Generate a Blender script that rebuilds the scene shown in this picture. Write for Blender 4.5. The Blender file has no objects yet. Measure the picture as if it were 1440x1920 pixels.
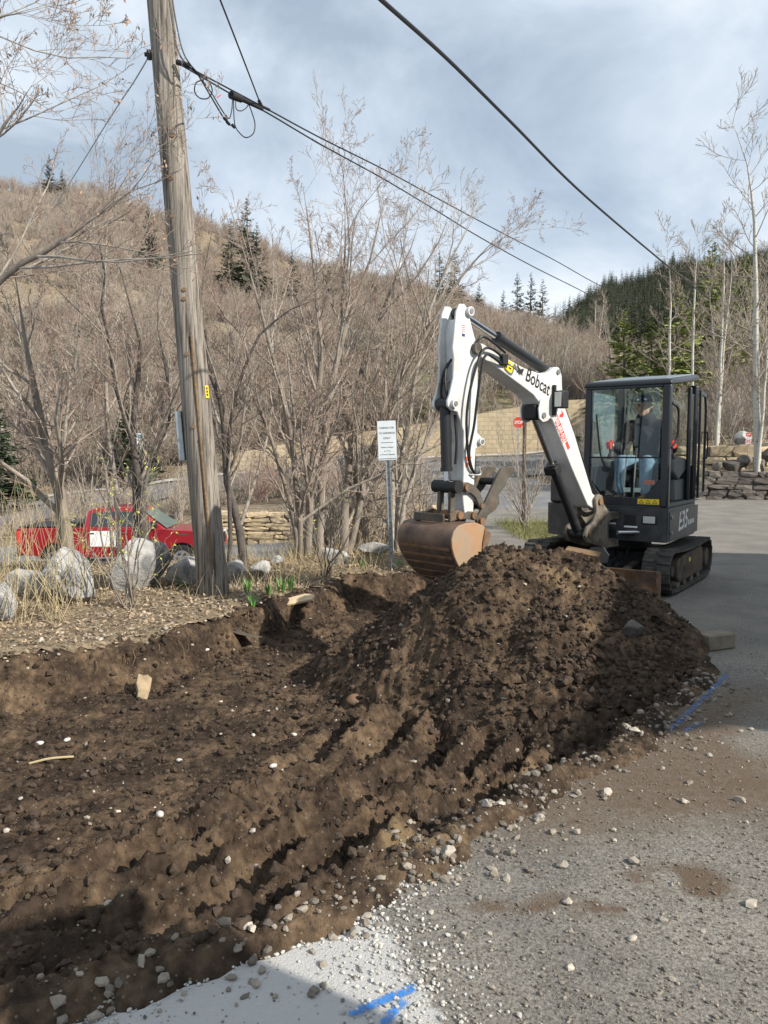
import bpy, bmesh, math, random
import numpy as np
from mathutils import Vector, Matrix

scene = bpy.context.scene
COL = scene.collection
R = math.radians

# ------------------------------------------------------------------ camera, sky, sun, exposure
CAM_H = 1.6
PITCH = math.atan(110 / 1420.0)
cam_d = bpy.data.cameras.new('camera')
cam_d.sensor_fit = 'VERTICAL'
cam_d.sensor_height = 36.0
cam_d.lens = 1420.0 * 36.0 / 1920.0
cam_d.clip_start = 0.05
cam_d.clip_end = 3000
cam = bpy.data.objects.new('camera', cam_d)
COL.objects.link(cam)
cam.location = (0, 0, CAM_H)
cam.rotation_euler = (math.pi / 2 - PITCH, 0, 0)
scene.camera = cam

SUN_AZ = (0.86, -0.50)
SUN_EL = R(34)
_n = math.hypot(*SUN_AZ)
SDIR = Vector((SUN_AZ[0] / _n * math.cos(SUN_EL), SUN_AZ[1] / _n * math.cos(SUN_EL), math.sin(SUN_EL)))
sun_d = bpy.data.lights.new('sun', 'SUN')
sun_d.energy = 4.8
sun_d.angle = R(0.6)
sun_d.color = (1.0, 0.94, 0.84)
sun = bpy.data.objects.new('sun', sun_d)
COL.objects.link(sun)
sun.rotation_euler = SDIR.to_track_quat('Z', 'Y').to_euler()

world = bpy.data.worlds.new('World')
scene.world = world
world.use_nodes = True
wn, wl = world.node_tree.nodes, world.node_tree.links
wn.clear()
w_out = wn.new('ShaderNodeOutputWorld')
w_bg = wn.new('ShaderNodeBackground')
w_bg.inputs['Strength'].default_value = 0.1
w_sky = wn.new('ShaderNodeTexSky')
w_sky.sky_type = 'NISHITA'
w_sky.sun_disc = False
w_sky.sun_elevation = SUN_EL
w_sky.sun_rotation = math.atan2(SUN_AZ[0], SUN_AZ[1])
w_sky.air_density = 1.0
w_sky.dust_density = 0.6
w_tc = wn.new('ShaderNodeTexCoord')
w_map = wn.new('ShaderNodeMapping')
w_map.inputs['Scale'].default_value = (1.0, 1.0, 1.55)
w_map.inputs['Location'].default_value = (4.3, 2.2, 0.9)
wl.new(w_tc.outputs['Generated'], w_map.inputs['Vector'])
w_n1 = wn.new('ShaderNodeTexNoise')
w_n1.inputs['Scale'].default_value = 2.9
w_n1.inputs['Detail'].default_value = 7
w_n1.inputs['Roughness'].default_value = 0.56
w_n1.inputs['Distortion'].default_value = 0.35
wl.new(w_map.outputs['Vector'], w_n1.inputs['Vector'])
w_r1 = wn.new('ShaderNodeValToRGB')          # colour of the cloud sheet (times 10, background strength is 0.1)
w_r1.color_ramp.elements[0].position = 0.37
w_r1.color_ramp.elements[0].color = (0.35, 0.425, 0.515, 1)
w_r1.color_ramp.elements[1].position = 0.66
w_r1.color_ramp.elements[1].color = (0.76, 0.81, 0.86, 1)
_e = w_r1.color_ramp.elements.new(0.5)
_e.color = (0.51, 0.59, 0.68, 1)
wl.new(w_n1.outputs['Fac'], w_r1.inputs['Fac'])
w_mul = wn.new('ShaderNodeVectorMath')
w_mul.operation = 'SCALE'
w_mul.inputs['Scale'].default_value = 10.0
wl.new(w_r1.outputs['Color'], w_mul.inputs[0])
w_n2 = wn.new('ShaderNodeTexNoise')
w_n2.inputs['Scale'].default_value = 1.7
w_n2.inputs['Detail'].default_value = 5
wl.new(w_map.outputs['Vector'], w_n2.inputs['Vector'])
w_r2 = wn.new('ShaderNodeMapRange')
w_r2.inputs['From Min'].default_value = 0.38
w_r2.inputs['From Max'].default_value = 0.6
w_r2.inputs['To Min'].default_value = 0.72
w_r2.inputs['To Max'].default_value = 0.97
wl.new(w_n2.outputs['Fac'], w_r2.inputs['Value'])
w_mix = wn.new('ShaderNodeMix')
w_mix.data_type = 'RGBA'
wl.new(w_r2.outputs['Result'], w_mix.inputs['Factor'])
wl.new(w_sky.outputs['Color'], w_mix.inputs['A'])
wl.new(w_mul.outputs['Vector'], w_mix.inputs['B'])
wl.new(w_mix.outputs['Result'], w_bg.inputs['Color'])
wl.new(w_bg.outputs['Background'], w_out.inputs['Surface'])

scene.view_settings.view_transform = 'Standard'
scene.view_settings.look = 'None'
scene.view_settings.exposure = 0.42
scene.view_settings.gamma = 1.0
scene.view_settings.use_curve_mapping = False
scene.cycles.max_bounces = 6
scene.cycles.transparent_max_bounces = 12
scene.cycles.use_denoising = True

# ------------------------------------------------------------------ helpers
CP, SP = math.cos(PITCH), math.sin(PITCH)
def ray(px, py):
    r, u = (px - 720) / 1420.0, -(py - 960) / 1420.0
    return Vector((r, CP + u * SP, -SP + u * CP))
def at(px, py, Y):
    d = ray(px, py)
    return d * (Y / d.y) + Vector((0, 0, CAM_H))
def gnd(px, py, z=0.0):
    d = ray(px, py)
    return d * ((z - CAM_H) / d.z) + Vector((0, 0, CAM_H))

def tag(o, label=None, cat=None, group=None, kind=None):
    if label: o['label'] = label
    if cat: o['category'] = cat
    if group: o['group'] = group
    if kind: o['kind'] = kind
    return o
def link(o, parent=None):
    COL.objects.link(o)
    if parent is not None:
        o.parent = parent
    return o
def empty(name, loc=(0, 0, 0), rz=0.0, parent=None):
    o = bpy.data.objects.new(name, None)
    o.location = loc
    o.rotation_euler = (0, 0, rz)
    o.empty_display_size = 0.2
    return link(o, parent)
def mesh_np(name, V, F, mat, parent=None, smooth=True, midx=None):
    """V (N,3) array, F (M,k) array of equal faces"""
    V = np.ascontiguousarray(V, dtype=np.float32)
    F = np.ascontiguousarray(F, dtype=np.int32)
    me = bpy.data.meshes.new(name)
    me.vertices.add(len(V))
    me.vertices.foreach_set('co', V.ravel())
    M, k = F.shape
    me.loops.add(M * k)
    me.loops.foreach_set('vertex_index', F.ravel())
    me.polygons.add(M)
    me.polygons.foreach_set('loop_start', np.arange(0, M * k, k, dtype=np.int32))
    me.polygons.foreach_set('loop_total', np.full(M, k, dtype=np.int32))
    me.polygons.foreach_set('use_smooth', np.full(M, smooth))
    for m in (mat if isinstance(mat, (list, tuple)) else [mat]):
        me.materials.append(m)
    if midx is not None:
        me.polygons.foreach_set('material_index', np.asarray(midx, dtype=np.int32))
    me.update(calc_edges=True)
    o = bpy.data.objects.new(name, me)
    return link(o, parent)
def attr(o, name, values):
    a = o.data.attributes.new(name, 'FLOAT', 'POINT')
    a.data.foreach_set('value', np.asarray(values, dtype=np.float32))

class MB:
    """collects simple shapes into one mesh; xf maps the points before they are stored"""
    def __init__(s, xf=None):
        s.v, s.f, s.xf = [], [], xf
    def add(s, vs, fs):
        b = len(s.v)
        for v in vs:
            v = Vector(v)
            s.v.append(s.xf(v) if s.xf else v)
        s.f += [tuple(b + i for i in q) for q in fs]
        return s
    def box(s, x0, x1, y0, y1, z0, z1):
        return s.add([(x0,y0,z0),(x1,y0,z0),(x1,y1,z0),(x0,y1,z0),(x0,y0,z1),(x1,y0,z1),(x1,y1,z1),(x0,y1,z1)],
                     [(3,2,1,0),(4,5,6,7),(0,1,5,4),(1,2,6,5),(2,3,7,6),(3,0,4,7)])
    def prism(s, pts, a0, a1, axis='y'):
        """polygon pts extruded from a0 to a1; axis y: pts are (x,z); axis z: (x,y); axis x: (y,z)"""
        n = len(pts)
        def mk(p, a):
            return (p[0], a, p[1]) if axis == 'y' else ((p[0], p[1], a) if axis == 'z' else (a, p[0], p[1]))
        vs = [mk(p, a0) for p in pts] + [mk(p, a1) for p in pts]
        fs = [tuple(range(n - 1, -1, -1)), tuple(range(n, 2 * n))]
        fs += [(i, (i + 1) % n, n + (i + 1) % n, n + i) for i in range(n)]
        return s.add(vs, fs)
    def cyl(s, p0, p1, r0, r1=None, k=16, caps=True):
        r1 = r0 if r1 is None else r1
        p0, p1 = Vector(p0), Vector(p1)
        t = (p1 - p0).normalized()
        a = t.orthogonal().normalized()
        b = t.cross(a)
        vs = []
        for p, r in ((p0, r0), (p1, r1)):
            vs += [p + (a * math.cos(2 * math.pi * i / k) + b * math.sin(2 * math.pi * i / k)) * r for i in range(k)]
        fs = [(i, (i + 1) % k, k + (i + 1) % k, k + i) for i in range(k)]
        if caps:
            fs += [tuple(range(k - 1, -1, -1)), tuple(range(k, 2 * k))]
        return s.add(vs, fs)
    def tube(s, pts, r, k=8, sub=4):
        pts = smooth_path(pts, sub) if sub > 1 else [Vector(p) for p in pts]
        rs = r if isinstance(r, (list, tuple)) else None
        n = len(pts)
        a = None
        vs, fs = [], []
        for i, p in enumerate(pts):
            t = (pts[min(i + 1, n - 1)] - pts[max(i - 1, 0)]).normalized()
            a = t.orthogonal().normalized() if a is None else (a - t * a.dot(t)).normalized()
            b = t.cross(a)
            rr = r if rs is None else rs[0] + (rs[1] - rs[0]) * i / (n - 1)
            vs += [p + (a * math.cos(2 * math.pi * j / k) + b * math.sin(2 * math.pi * j / k)) * rr for j in range(k)]
        for i in range(n - 1):
            fs += [(i * k + j, i * k + (j + 1) % k, (i + 1) * k + (j + 1) % k, (i + 1) * k + j) for j in range(k)]
        fs += [tuple(range(k - 1, -1, -1)), tuple((n - 1) * k + j for j in range(k))]
        return s.add(vs, fs)
    def build(s, name, mat, parent=None, smooth=False, bevel=0.0, seg=2):
        me = bpy.data.meshes.new(name)
        me.from_pydata([tuple(v) for v in s.v], [], s.f)
        bm = bmesh.new()
        bm.from_mesh(me)
        bmesh.ops.recalc_face_normals(bm, faces=bm.faces)
        bm.to_mesh(me)
        bm.free()
        me.materials.append(mat)
        if smooth or bevel:
            me.polygons.foreach_set('use_smooth', np.full(len(me.polygons), True))
            try:
                me.set_sharp_from_angle(angle=R(38))
            except Exception:
                pass
        o = bpy.data.objects.new(name, me)
        link(o, parent)
        if bevel:
            m = o.modifiers.new('bevel', 'BEVEL')
            m.width = bevel
            m.segments = seg
            m.limit_method = 'ANGLE'
            m.angle_limit = R(35)
            m.harden_normals = False
        return o

def smooth_path(pts, sub=4):
    P = [Vector(p) for p in pts]
    out = []
    n = len(P)
    for i in range(n - 1):
        p0, p1, p2, p3 = P[max(i - 1, 0)], P[i], P[i + 1], P[min(i + 2, n - 1)]
        for j in range(sub):
            t = j / sub
            out.append(0.5 * ((2 * p1) + (p2 - p0) * t + (2 * p0 - 5 * p1 + 4 * p2 - p3) * t * t + (3 * p1 - p0 - 3 * p2 + p3) * t ** 3))
    out.append(P[-1])
    return out

def text_obj(name, s, size, mat, origin, xdir, ydir, parent=None, align='LEFT', squeeze=1.0, extrude=0.0, shear=0.0, bold=0.0):
    cu = bpy.data.curves.new(name, 'FONT')
    cu.body = s
    cu.size = size
    cu.align_x = align
    cu.extrude = extrude
    cu.shear = shear
    cu.offset = bold
    cu.resolution_u = 3
    tmp = bpy.data.objects.new(name, cu)
    COL.objects.link(tmp)
    dg = bpy.context.evaluated_depsgraph_get()
    me = bpy.data.meshes.new_from_object(tmp.evaluated_get(dg))
    bpy.data.objects.remove(tmp)
    x, y = Vector(xdir).normalized(), Vector(ydir).normalized()
    z = x.cross(y)
    M = Matrix(((x.x * squeeze, y.x, z.x, origin[0]), (x.y * squeeze, y.y, z.y, origin[1]), (x.z * squeeze, y.z, z.z, origin[2]), (0, 0, 0, 1)))
    me.transform(M)
    me.materials.clear()
    me.materials.append(mat)
    o = bpy.data.objects.new(name, me)
    return link(o, parent)

# --- numpy noise
_tab = np.random.RandomState(7).rand(512, 512).astype(np.float64)
def vnoise(x, y, seed=0):
    x = np.asarray(x, float) + seed * 17.31
    y = np.asarray(y, float) + seed * 9.77
    xi, yi = np.floor(x).astype(int), np.floor(y).astype(int)
    fx, fy = x - xi, y - yi
    fx, fy = fx * fx * (3 - 2 * fx), fy * fy * (3 - 2 * fy)
    g = lambda a, b: _tab[a & 511, b & 511]
    return (g(xi, yi) * (1 - fx) + g(xi + 1, yi) * fx) * (1 - fy) + (g(xi, yi + 1) * (1 - fx) + g(xi + 1, yi + 1) * fx) * fy
def fbm(x, y, seed=0, oct=4, gain=0.5):
    s, a, f, n = 0, 1.0, 1.0, 0
    for i in range(oct):
        s = s + a * (vnoise(x * f, y * f, seed + i * 3) - 0.5)
        n += a
        a *= gain
        f *= 2.03
    return s / n * 2
def worley(x, y, seed=0):
    """distance to nearest feature point, cell size 1"""
    x = np.asarray(x, float); y = np.asarray(y, float)
    xi, yi = np.floor(x).astype(int), np.floor(y).astype(int)
    best = np.full(x.shape, 9.0)
    for dx in (-1, 0, 1):
        for dy in (-1, 0, 1):
            cx, cy = xi + dx, yi + dy
            px = cx + _tab[(cx + seed * 31) & 511, cy & 511]
            py = cy + _tab[cx & 511, (cy + 77 + seed * 13) & 511]
            best = np.minimum(best, (x - px) ** 2 + (y - py) ** 2)
    return np.sqrt(best)
def sstep(a, b, x):
    t = np.clip((np.asarray(x, float) - a) / (b - a), 0, 1)
    return t * t * (3 - 2 * t)
def poly_sd(x, y, poly):
    """signed distance, positive inside"""
    x = np.asarray(x, float); y = np.asarray(y, float)
    d = np.full(x.shape, 1e9)
    ins = np.zeros(x.shape, bool)
    n = len(poly)
    for i in range(n):
        x0, y0 = poly[i]; x1, y1 = poly[(i + 1) % n]
        ex, ey = x1 - x0, y1 - y0
        t = np.clip(((x - x0) * ex + (y - y0) * ey) / (ex * ex + ey * ey), 0, 1)
        d = np.minimum(d, (x - x0 - t * ex) ** 2 + (y - y0 - t * ey) ** 2)
        c = ((y0 > y) != (y1 > y)) & (x < (x1 - x0) * (y - y0) / ((y1 - y0) if y1 != y0 else 1e-9) + x0)
        ins ^= c
    d = np.sqrt(d)
    return np.where(ins, d, -d)

# ------------------------------------------------------------------ materials
def mat(name, col, rough=0.7, metal=0.0, var=0.0, vscale=6.0, bump=0.0, bscale=40.0, col2=None, c2scale=3.0, c2lo=0.45, c2hi=0.6, detail=5, spec=0.4, stretch=None, coat=0.0, bdist=0.02):
    m = bpy.data.materials.new(name)
    m.use_nodes = True
    nt = m.node_tree
    n, l = nt.nodes, nt.links
    b = n['Principled BSDF']
    b.inputs['Roughness'].default_value = rough
    b.inputs['Metallic'].default_value = metal
    b.inputs['Specular IOR Level'].default_value = spec
    if coat:
        b.inputs['Coat Weight'].default_value = coat
        b.inputs['Coat Roughness'].default_value = 0.08
    b.inputs['Base Color'].default_value = (*col, 1)
    tc = n.new('ShaderNodeTexCoord')
    src = tc.outputs['Object']
    if stretch:
        mp = n.new('ShaderNodeMapping')
        mp.inputs['Scale'].default_value = stretch
        l.new(src, mp.inputs['Vector'])
        src = mp.outputs['Vector']
    cur = None
    if col2 is not None:
        nz = n.new('ShaderNodeTexNoise')
        nz.inputs['Scale'].default_value = c2scale
        nz.inputs['Detail'].default_value = detail
        nz.inputs['Roughness'].default_value = 0.62
        l.new(src, nz.inputs['Vector'])
        mr = n.new('ShaderNodeMapRange')
        mr.inputs['From Min'].default_value = c2lo
        mr.inputs['From Max'].default_value = c2hi
        l.new(nz.outputs['Fac'], mr.inputs['Value'])
        mx = n.new('ShaderNodeMix')
        mx.data_type = 'RGBA'
        mx.inputs['A'].default_value = (*col, 1)
        mx.inputs['B'].default_value = (*col2, 1)
        l.new(mr.outputs['Result'], mx.inputs['Factor'])
        cur = mx.outputs['Result']
    if var:
        nz = n.new('ShaderNodeTexNoise')
        nz.inputs['Scale'].default_value = vscale
        nz.inputs['Detail'].default_value = detail
        l.new(src, nz.inputs['Vector'])
        mr = n.new('ShaderNodeMapRange')
        mr.inputs['From Min'].default_value = 0.3
        mr.inputs['From Max'].default_value = 0.7
        mr.inputs['To Min'].default_value = 1 - var
        mr.inputs['To Max'].default_value = 1 + var
        l.new(nz.outputs['Fac'], mr.inputs['Value'])
        hs = n.new('ShaderNodeHueSaturation')
        l.new(mr.outputs['Result'], hs.inputs['Value'])
        if cur is not None:
            l.new(cur, hs.inputs['Color'])
        else:
            hs.inputs['Color'].default_value = (*col, 1)
        cur = hs.outputs['Color']
    if cur is not None:
        l.new(cur, b.inputs['Base Color'])
    if bump:
        nz = n.new('ShaderNodeTexNoise')
        nz.inputs['Scale'].default_value = bscale
        nz.inputs['Detail'].default_value = 6
        nz.inputs['Roughness'].default_value = 0.65
        l.new(src, nz.inputs['Vector'])
        bp = n.new('ShaderNodeBump')
        bp.inputs['Strength'].default_value = bump
        bp.inputs['Distance'].default_value = bdist
        l.new(nz.outputs['Fac'], bp.inputs['Height'])
        l.new(bp.outputs['Normal'], b.inputs['Normal'])
    return m
def nodes_of(m):
    return m.node_tree.nodes, m.node_tree.links, m.node_tree.nodes['Principled BSDF']
def add_attr_mix(m, aname, col, soft_noise=None, lo=0.86, hi=1.14):
    """mix base colour towards col by a point attribute"""
    n, l, b = nodes_of(m)
    a = n.new('ShaderNodeAttribute')
    a.attribute_name = aname
    fac = a.outputs['Fac']
    if soft_noise:
        tc = n.new('ShaderNodeTexCoord')
        nz = n.new('ShaderNodeTexNoise')
        nz.inputs['Scale'].default_value = soft_noise
        nz.inputs['Detail'].default_value = 6
        nz.inputs['Roughness'].default_value = 0.7
        l.new(tc.outputs['Object'], nz.inputs['Vector'])
        mm = n.new('ShaderNodeMath'); mm.operation = 'ADD'
        l.new(a.outputs['Fac'], mm.inputs[0]); l.new(nz.outputs['Fac'], mm.inputs[1])
        mr = n.new('ShaderNodeMapRange')
        mr.inputs['From Min'].default_value = lo
        mr.inputs['From Max'].default_value = hi
        l.new(mm.outputs['Value'], mr.inputs['Value'])
        fac = mr.outputs['Result']
    mx = n.new('ShaderNodeMix'); mx.data_type = 'RGBA'
    lk = b.inputs['Base Color'].links
    if lk:
        l.new(lk[0].from_socket, mx.inputs['A'])
    else:
        mx.inputs['A'].default_value = b.inputs['Base Color'].default_value
    mx.inputs['B'].default_value = (*col, 1)
    l.new(fac, mx.inputs['Factor'])
    l.new(mx.outputs['Result'], b.inputs['Base Color'])
def add_random(m, amt=0.35):
    """brightness varies from loose piece to loose piece (mesh islands)"""
    n, l, b = nodes_of(m)
    g = n.new('ShaderNodeNewGeometry')
    mr = n.new('ShaderNodeMapRange')
    mr.inputs['To Min'].default_value = 1 - amt
    mr.inputs['To Max'].default_value = 1 + amt
    l.new(g.outputs['Random Per Island'], mr.inputs['Value'])
    hs = n.new('ShaderNodeHueSaturation')
    l.new(mr.outputs['Result'], hs.inputs['Value'])
    lk = b.inputs['Base Color'].links
    if lk:
        l.new(lk[0].from_socket, hs.inputs['Color'])
    else:
        hs.inputs['Color'].default_value = b.inputs['Base Color'].default_value
    l.new(hs.outputs['Color'], b.inputs['Base Color'])
def add_objrandom(m, amt=0.2):
    n, l, b = nodes_of(m)
    g = n.new('ShaderNodeObjectInfo')
    mr = n.new('ShaderNodeMapRange')
    mr.inputs['To Min'].default_value = 1 - amt
    mr.inputs['To Max'].default_value = 1 + amt
    l.new(g.outputs['Random'], mr.inputs['Value'])
    hs = n.new('ShaderNodeHueSaturation')
    l.new(mr.outputs['Result'], hs.inputs['Value'])
    lk = b.inputs['Base Color'].links
    if lk:
        l.new(lk[0].from_socket, hs.inputs['Color'])
    else:
        hs.inputs['Color'].default_value = b.inputs['Base Color'].default_value
    l.new(hs.outputs['Color'], b.inputs['Base Color'])

M = {}
M['soil'] = mat('soil', (0.046, 0.032, 0.023), 0.95, var=0.5, vscale=22, bump=1.0, bscale=50, col2=(0.142, 0.097, 0.061), c2scale=2.8, c2lo=0.44, c2hi=0.66, spec=0.12, bdist=0.022, detail=9)
def soil_flecks(m):
    """small pale grit caught in the soil"""
    n, l, b = nodes_of(m)
    tc = n.new('ShaderNodeTexCoord')
    vo = n.new('ShaderNodeTexVoronoi'); vo.inputs['Scale'].default_value = 70
    l.new(tc.outputs['Object'], vo.inputs['Vector'])
    sp = n.new('ShaderNodeSeparateColor'); l.new(vo.outputs['Color'], sp.inputs['Color'])
    gt = n.new('ShaderNodeMath'); gt.operation = 'GREATER_THAN'; gt.inputs[1].default_value = 0.93
    l.new(sp.outputs['Red'], gt.inputs[0])
    lt = n.new('ShaderNodeMath'); lt.operation = 'LESS_THAN'; lt.inputs[1].default_value = 0.34
    l.new(vo.outputs['Distance'], lt.inputs[0])
    mu = n.new('ShaderNodeMath'); mu.operation = 'MULTIPLY'
    l.new(gt.outputs['Value'], mu.inputs[0]); l.new(lt.outputs['Value'], mu.inputs[1])
    mx = n.new('ShaderNodeMix'); mx.data_type = 'RGBA'
    l.new(b.inputs['Base Color'].links[0].from_socket, mx.inputs['A'])
    mx.inputs['B'].default_value = (0.17, 0.14, 0.105, 1)
    l.new(mu.outputs['Value'], mx.inputs['Factor'])
    l.new(mx.outputs['Result'], b.inputs['Base Color'])
soil_flecks(M['soil'])
M['clod'] = mat('clod', (0.068, 0.049, 0.036), 0.95, var=0.3, vscale=20, bump=0.8, bscale=90, spec=0.15, bdist=0.008)
add_random(M['clod'], 0.22)
M['asphalt'] = mat('asphalt', (0.168, 0.155, 0.136), 0.9, var=0.5, vscale=85, bump=1.0, bscale=110, col2=(0.235, 0.215, 0.185), c2scale=1.3, c2lo=0.4, c2hi=0.65, spec=0.25, bdist=0.008)
M['road'] = mat('road', (0.16, 0.16, 0.16), 0.9, var=0.15, vscale=3, spec=0.25, col2=(0.21, 0.205, 0.2), c2scale=0.4)
M['litter_ground'] = mat('litter_ground', (0.185, 0.145, 0.10), 0.95, var=0.4, vscale=30, bump=0.9, bscale=45, col2=(0.26, 0.20, 0.13), c2scale=5, spec=0.1)
M['leaf_dry'] = mat('leaf_dry', (0.31, 0.235, 0.16), 0.85, spec=0.2)
add_random(M['leaf_dry'], 0.45)
M['straw'] = mat('straw', (0.50, 0.41, 0.24), 0.8, spec=0.2)
add_random(M['straw'], 0.25)
M['hill'] = mat('hill', (0.235, 0.185, 0.13), 0.95, var=0.4, vscale=3.0, col2=(0.295, 0.24, 0.17), c2scale=0.09, spec=0.1, detail=12, bump=1.0, bscale=4.0, bdist=0.25)
add_attr_mix(M['hill'], 'green', (0.13, 0.17, 0.05))
M['pebble'] = mat('pebble', (0.34, 0.30, 0.245), 0.8, var=0.15, vscale=30, spec=0.3)
add_random(M['pebble'], 0.42)
M['gravel'] = mat('gravel', (0.20, 0.172, 0.138), 0.85, var=0.2, vscale=60, spec=0.3)
add_random(M['gravel'], 0.5)
M['gravel_white'] = mat('gravel_white', (0.43, 0.415, 0.38), 0.85, spec=0.3)
add_random(M['gravel_white'], 0.25)
M['boulder'] = mat('boulder', (0.43, 0.42, 0.40), 0.85, var=0.35, vscale=6, bump=1.0, bscale=7, col2=(0.15, 0.15, 0.15), c2scale=3.2, c2lo=0.48, c2hi=0.62, bdist=0.06)
M['stone_tan'] = mat('stone_tan', (0.46, 0.36, 0.23), 0.9, var=0.2, vscale=5, bump=0.6, bscale=14, bdist=0.03)
add_objrandom(M['stone_tan'], 0.3)
M['stone_grey_shaded'] = mat('stone_grey_shaded', (0.135, 0.118, 0.102), 0.9, var=0.3, vscale=6, bump=0.7, bscale=14, bdist=0.03)  # grey stone darkened so the right wall's tree shade is in the colour
add_objrandom(M['stone_grey_shaded'], 0.4)
M['rock'] = mat('rock', (0.125, 0.112, 0.10), 0.85, var=0.25, vscale=9, bump=0.6, bscale=25)
M['block'] = mat('block', (0.22, 0.185, 0.14), 0.9, var=0.25, vscale=9, bump=0.5, bscale=40)
M['timber'] = mat('timber', (0.20, 0.125, 0.065), 0.85, var=0.35, vscale=5, bump=0.5, bscale=30, stretch=(1, 6, 6))
M['pole'] = mat('pole', (0.27, 0.238, 0.20), 0.9, var=0.45, vscale=3.0, bump=1.0, bscale=5, col2=(0.075, 0.062, 0.050), c2scale=4.2, c2lo=0.49, c2hi=0.63, stretch=(9, 9, 0.22), bdist=0.03)
M['bark'] = mat('bark', (0.23, 0.195, 0.16), 0.9, var=0.3, vscale=10, bump=0.7, bscale=30, stretch=(1, 1, 0.35))
M['bark_dark'] = mat('bark_dark', (0.10, 0.085, 0.075), 0.9, var=0.3, vscale=10, bump=0.7, bscale=30)
M['limb'] = mat('limb', (0.31, 0.272, 0.23), 0.85, var=0.4, vscale=14, bump=0.5, bscale=40)
M['twig'] = mat('twig', (0.335, 0.262, 0.215), 0.85)
M['twig_tan'] = mat('twig_tan', (0.37, 0.31, 0.24), 0.85)
M['twig_red'] = mat('twig_red', (0.27, 0.175, 0.14), 0.85)
M['bud'] = mat('bud', (0.50, 0.50, 0.07), 0.7)
M['samara'] = mat('samara', (0.36, 0.235, 0.16), 0.85)
M['aspen'] = mat('aspen', (0.47, 0.45, 0.39), 0.85, var=0.12, vscale=6, col2=(0.06, 0.055, 0.05), c2scale=5.0, c2lo=0.60, c2hi=0.66, stretch=(1.0, 1.0, 2.6))
M['aspen_twig'] = mat('aspen_twig', (0.30, 0.25, 0.20), 0.85)
M['needle'] = mat('needle', (0.040, 0.060, 0.030), 0.8, spec=0.2)
add_random(M['needle'], 0.4)
M['needle_hazed'] = mat('needle_hazed', (0.088, 0.108, 0.062), 0.8, spec=0.2)  # needles lightened to put the far hill's haze into their colour
add_random(M['needle_hazed'], 0.4)
M['needle_pale'] = mat('needle_pale', (0.22, 0.25, 0.075), 0.8, spec=0.2)
add_random(M['needle_pale'], 0.4)
M['green_blade'] = mat('green_blade', (0.10, 0.24, 0.05), 0.6)
M['grass'] = mat('grass', (0.19, 0.195, 0.075), 0.8)
add_random(M['grass'], 0.3)
# machine
M['white_paint'] = mat('white_paint', (0.59, 0.59, 0.575), 0.42, var=0.08, vscale=5, col2=(0.40, 0.37, 0.32), c2scale=4.5, c2lo=0.52, c2hi=0.80, detail=10, spec=0.5)
M['dark_paint'] = mat('dark_paint', (0.026, 0.029, 0.033), 0.42, var=0.2, vscale=3, col2=(0.085, 0.078, 0.068), c2scale=4.0, c2lo=0.48, c2hi=0.78, detail=10, spec=0.45)
M['cab_paint'] = mat('cab_paint', (0.018, 0.021, 0.025), 0.35, var=0.15, vscale=3, spec=0.5)
M['roof_paint'] = mat('roof_paint', (0.16, 0.19, 0.20), 0.3, spec=0.5)
M['black'] = mat('black', (0.014, 0.014, 0.015), 0.55)
M['cyl_black'] = mat('cyl_black', (0.02, 0.021, 0.023), 0.4, col2=(0.05, 0.046, 0.04), c2scale=4, c2lo=0.55, c2hi=0.8)
M['rubber'] = mat('rubber', (0.042, 0.039, 0.036), 0.85, var=0.3, vscale=8, col2=(0.12, 0.103, 0.083), c2scale=5, c2lo=0.46, c2hi=0.72, bump=0.3, bscale=40)
M['hose'] = mat('hose', (0.012, 0.012, 0.013), 0.5)
M['chrome'] = mat('chrome', (0.55, 0.56, 0.58), 0.18, metal=1.0)
M['steel'] = mat('steel', (0.32, 0.32, 0.32), 0.45, metal=0.8)
M['steel_dirty'] = mat('steel_dirty', (0.20, 0.17, 0.13), 0.75, metal=0.15, var=0.3, vscale=7, col2=(0.075, 0.065, 0.055), c2scale=5, bump=0.3, bscale=30)
M['link_steel'] = mat('link_steel', (0.10, 0.088, 0.072), 0.7, metal=0.3, var=0.3, vscale=8, col2=(0.17, 0.105, 0.06), c2scale=6, c2lo=0.52, c2hi=0.75, bump=0.3, bscale=30)
M['rust'] = mat('rust', (0.21, 0.115, 0.06), 0.8, metal=0.1, var=0.3, vscale=9, col2=(0.12, 0.085, 0.06), c2scale=5, bump=0.3, bscale=40)
M['bucket_back'] = mat('bucket_back', (0.165, 0.105, 0.072), 0.55, metal=0.25, var=0.3, vscale=5, col2=(0.10, 0.066, 0.05), c2scale=4, bump=0.25, bscale=25)
M['bucket_side'] = mat('bucket_side', (0.34, 0.25, 0.17), 0.7, metal=0.1, var=0.15, vscale=4, col2=(0.33, 0.165, 0.075), c2scale=4, c2lo=0.46, c2hi=0.7)
M['track_frame'] = mat('track_frame', (0.115, 0.082, 0.055), 0.85, var=0.3, vscale=6, col2=(0.06, 0.05, 0.04), c2scale=4, bump=0.3, bscale=30)
M['console'] = mat('console', (0.10, 0.105, 0.10), 0.6, var=0.1)
M['lamp_glass'] = mat('lamp_glass', (0.55, 0.56, 0.52), 0.25, spec=0.6)
M['yellow'] = mat('yellow', (0.80, 0.58, 0.03), 0.5)
M['ink'] = mat('ink', (0.015, 0.015, 0.016), 0.5)
M['white'] = mat('white', (0.78, 0.78, 0.77), 0.5)
M['red_print'] = mat('red_print', (0.62, 0.06, 0.035), 0.5)
M['orange_print'] = mat('orange_print', (0.75, 0.13, 0.03), 0.5)
M['navy_print'] = mat('navy_print', (0.04, 0.05, 0.16), 0.5)
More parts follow.
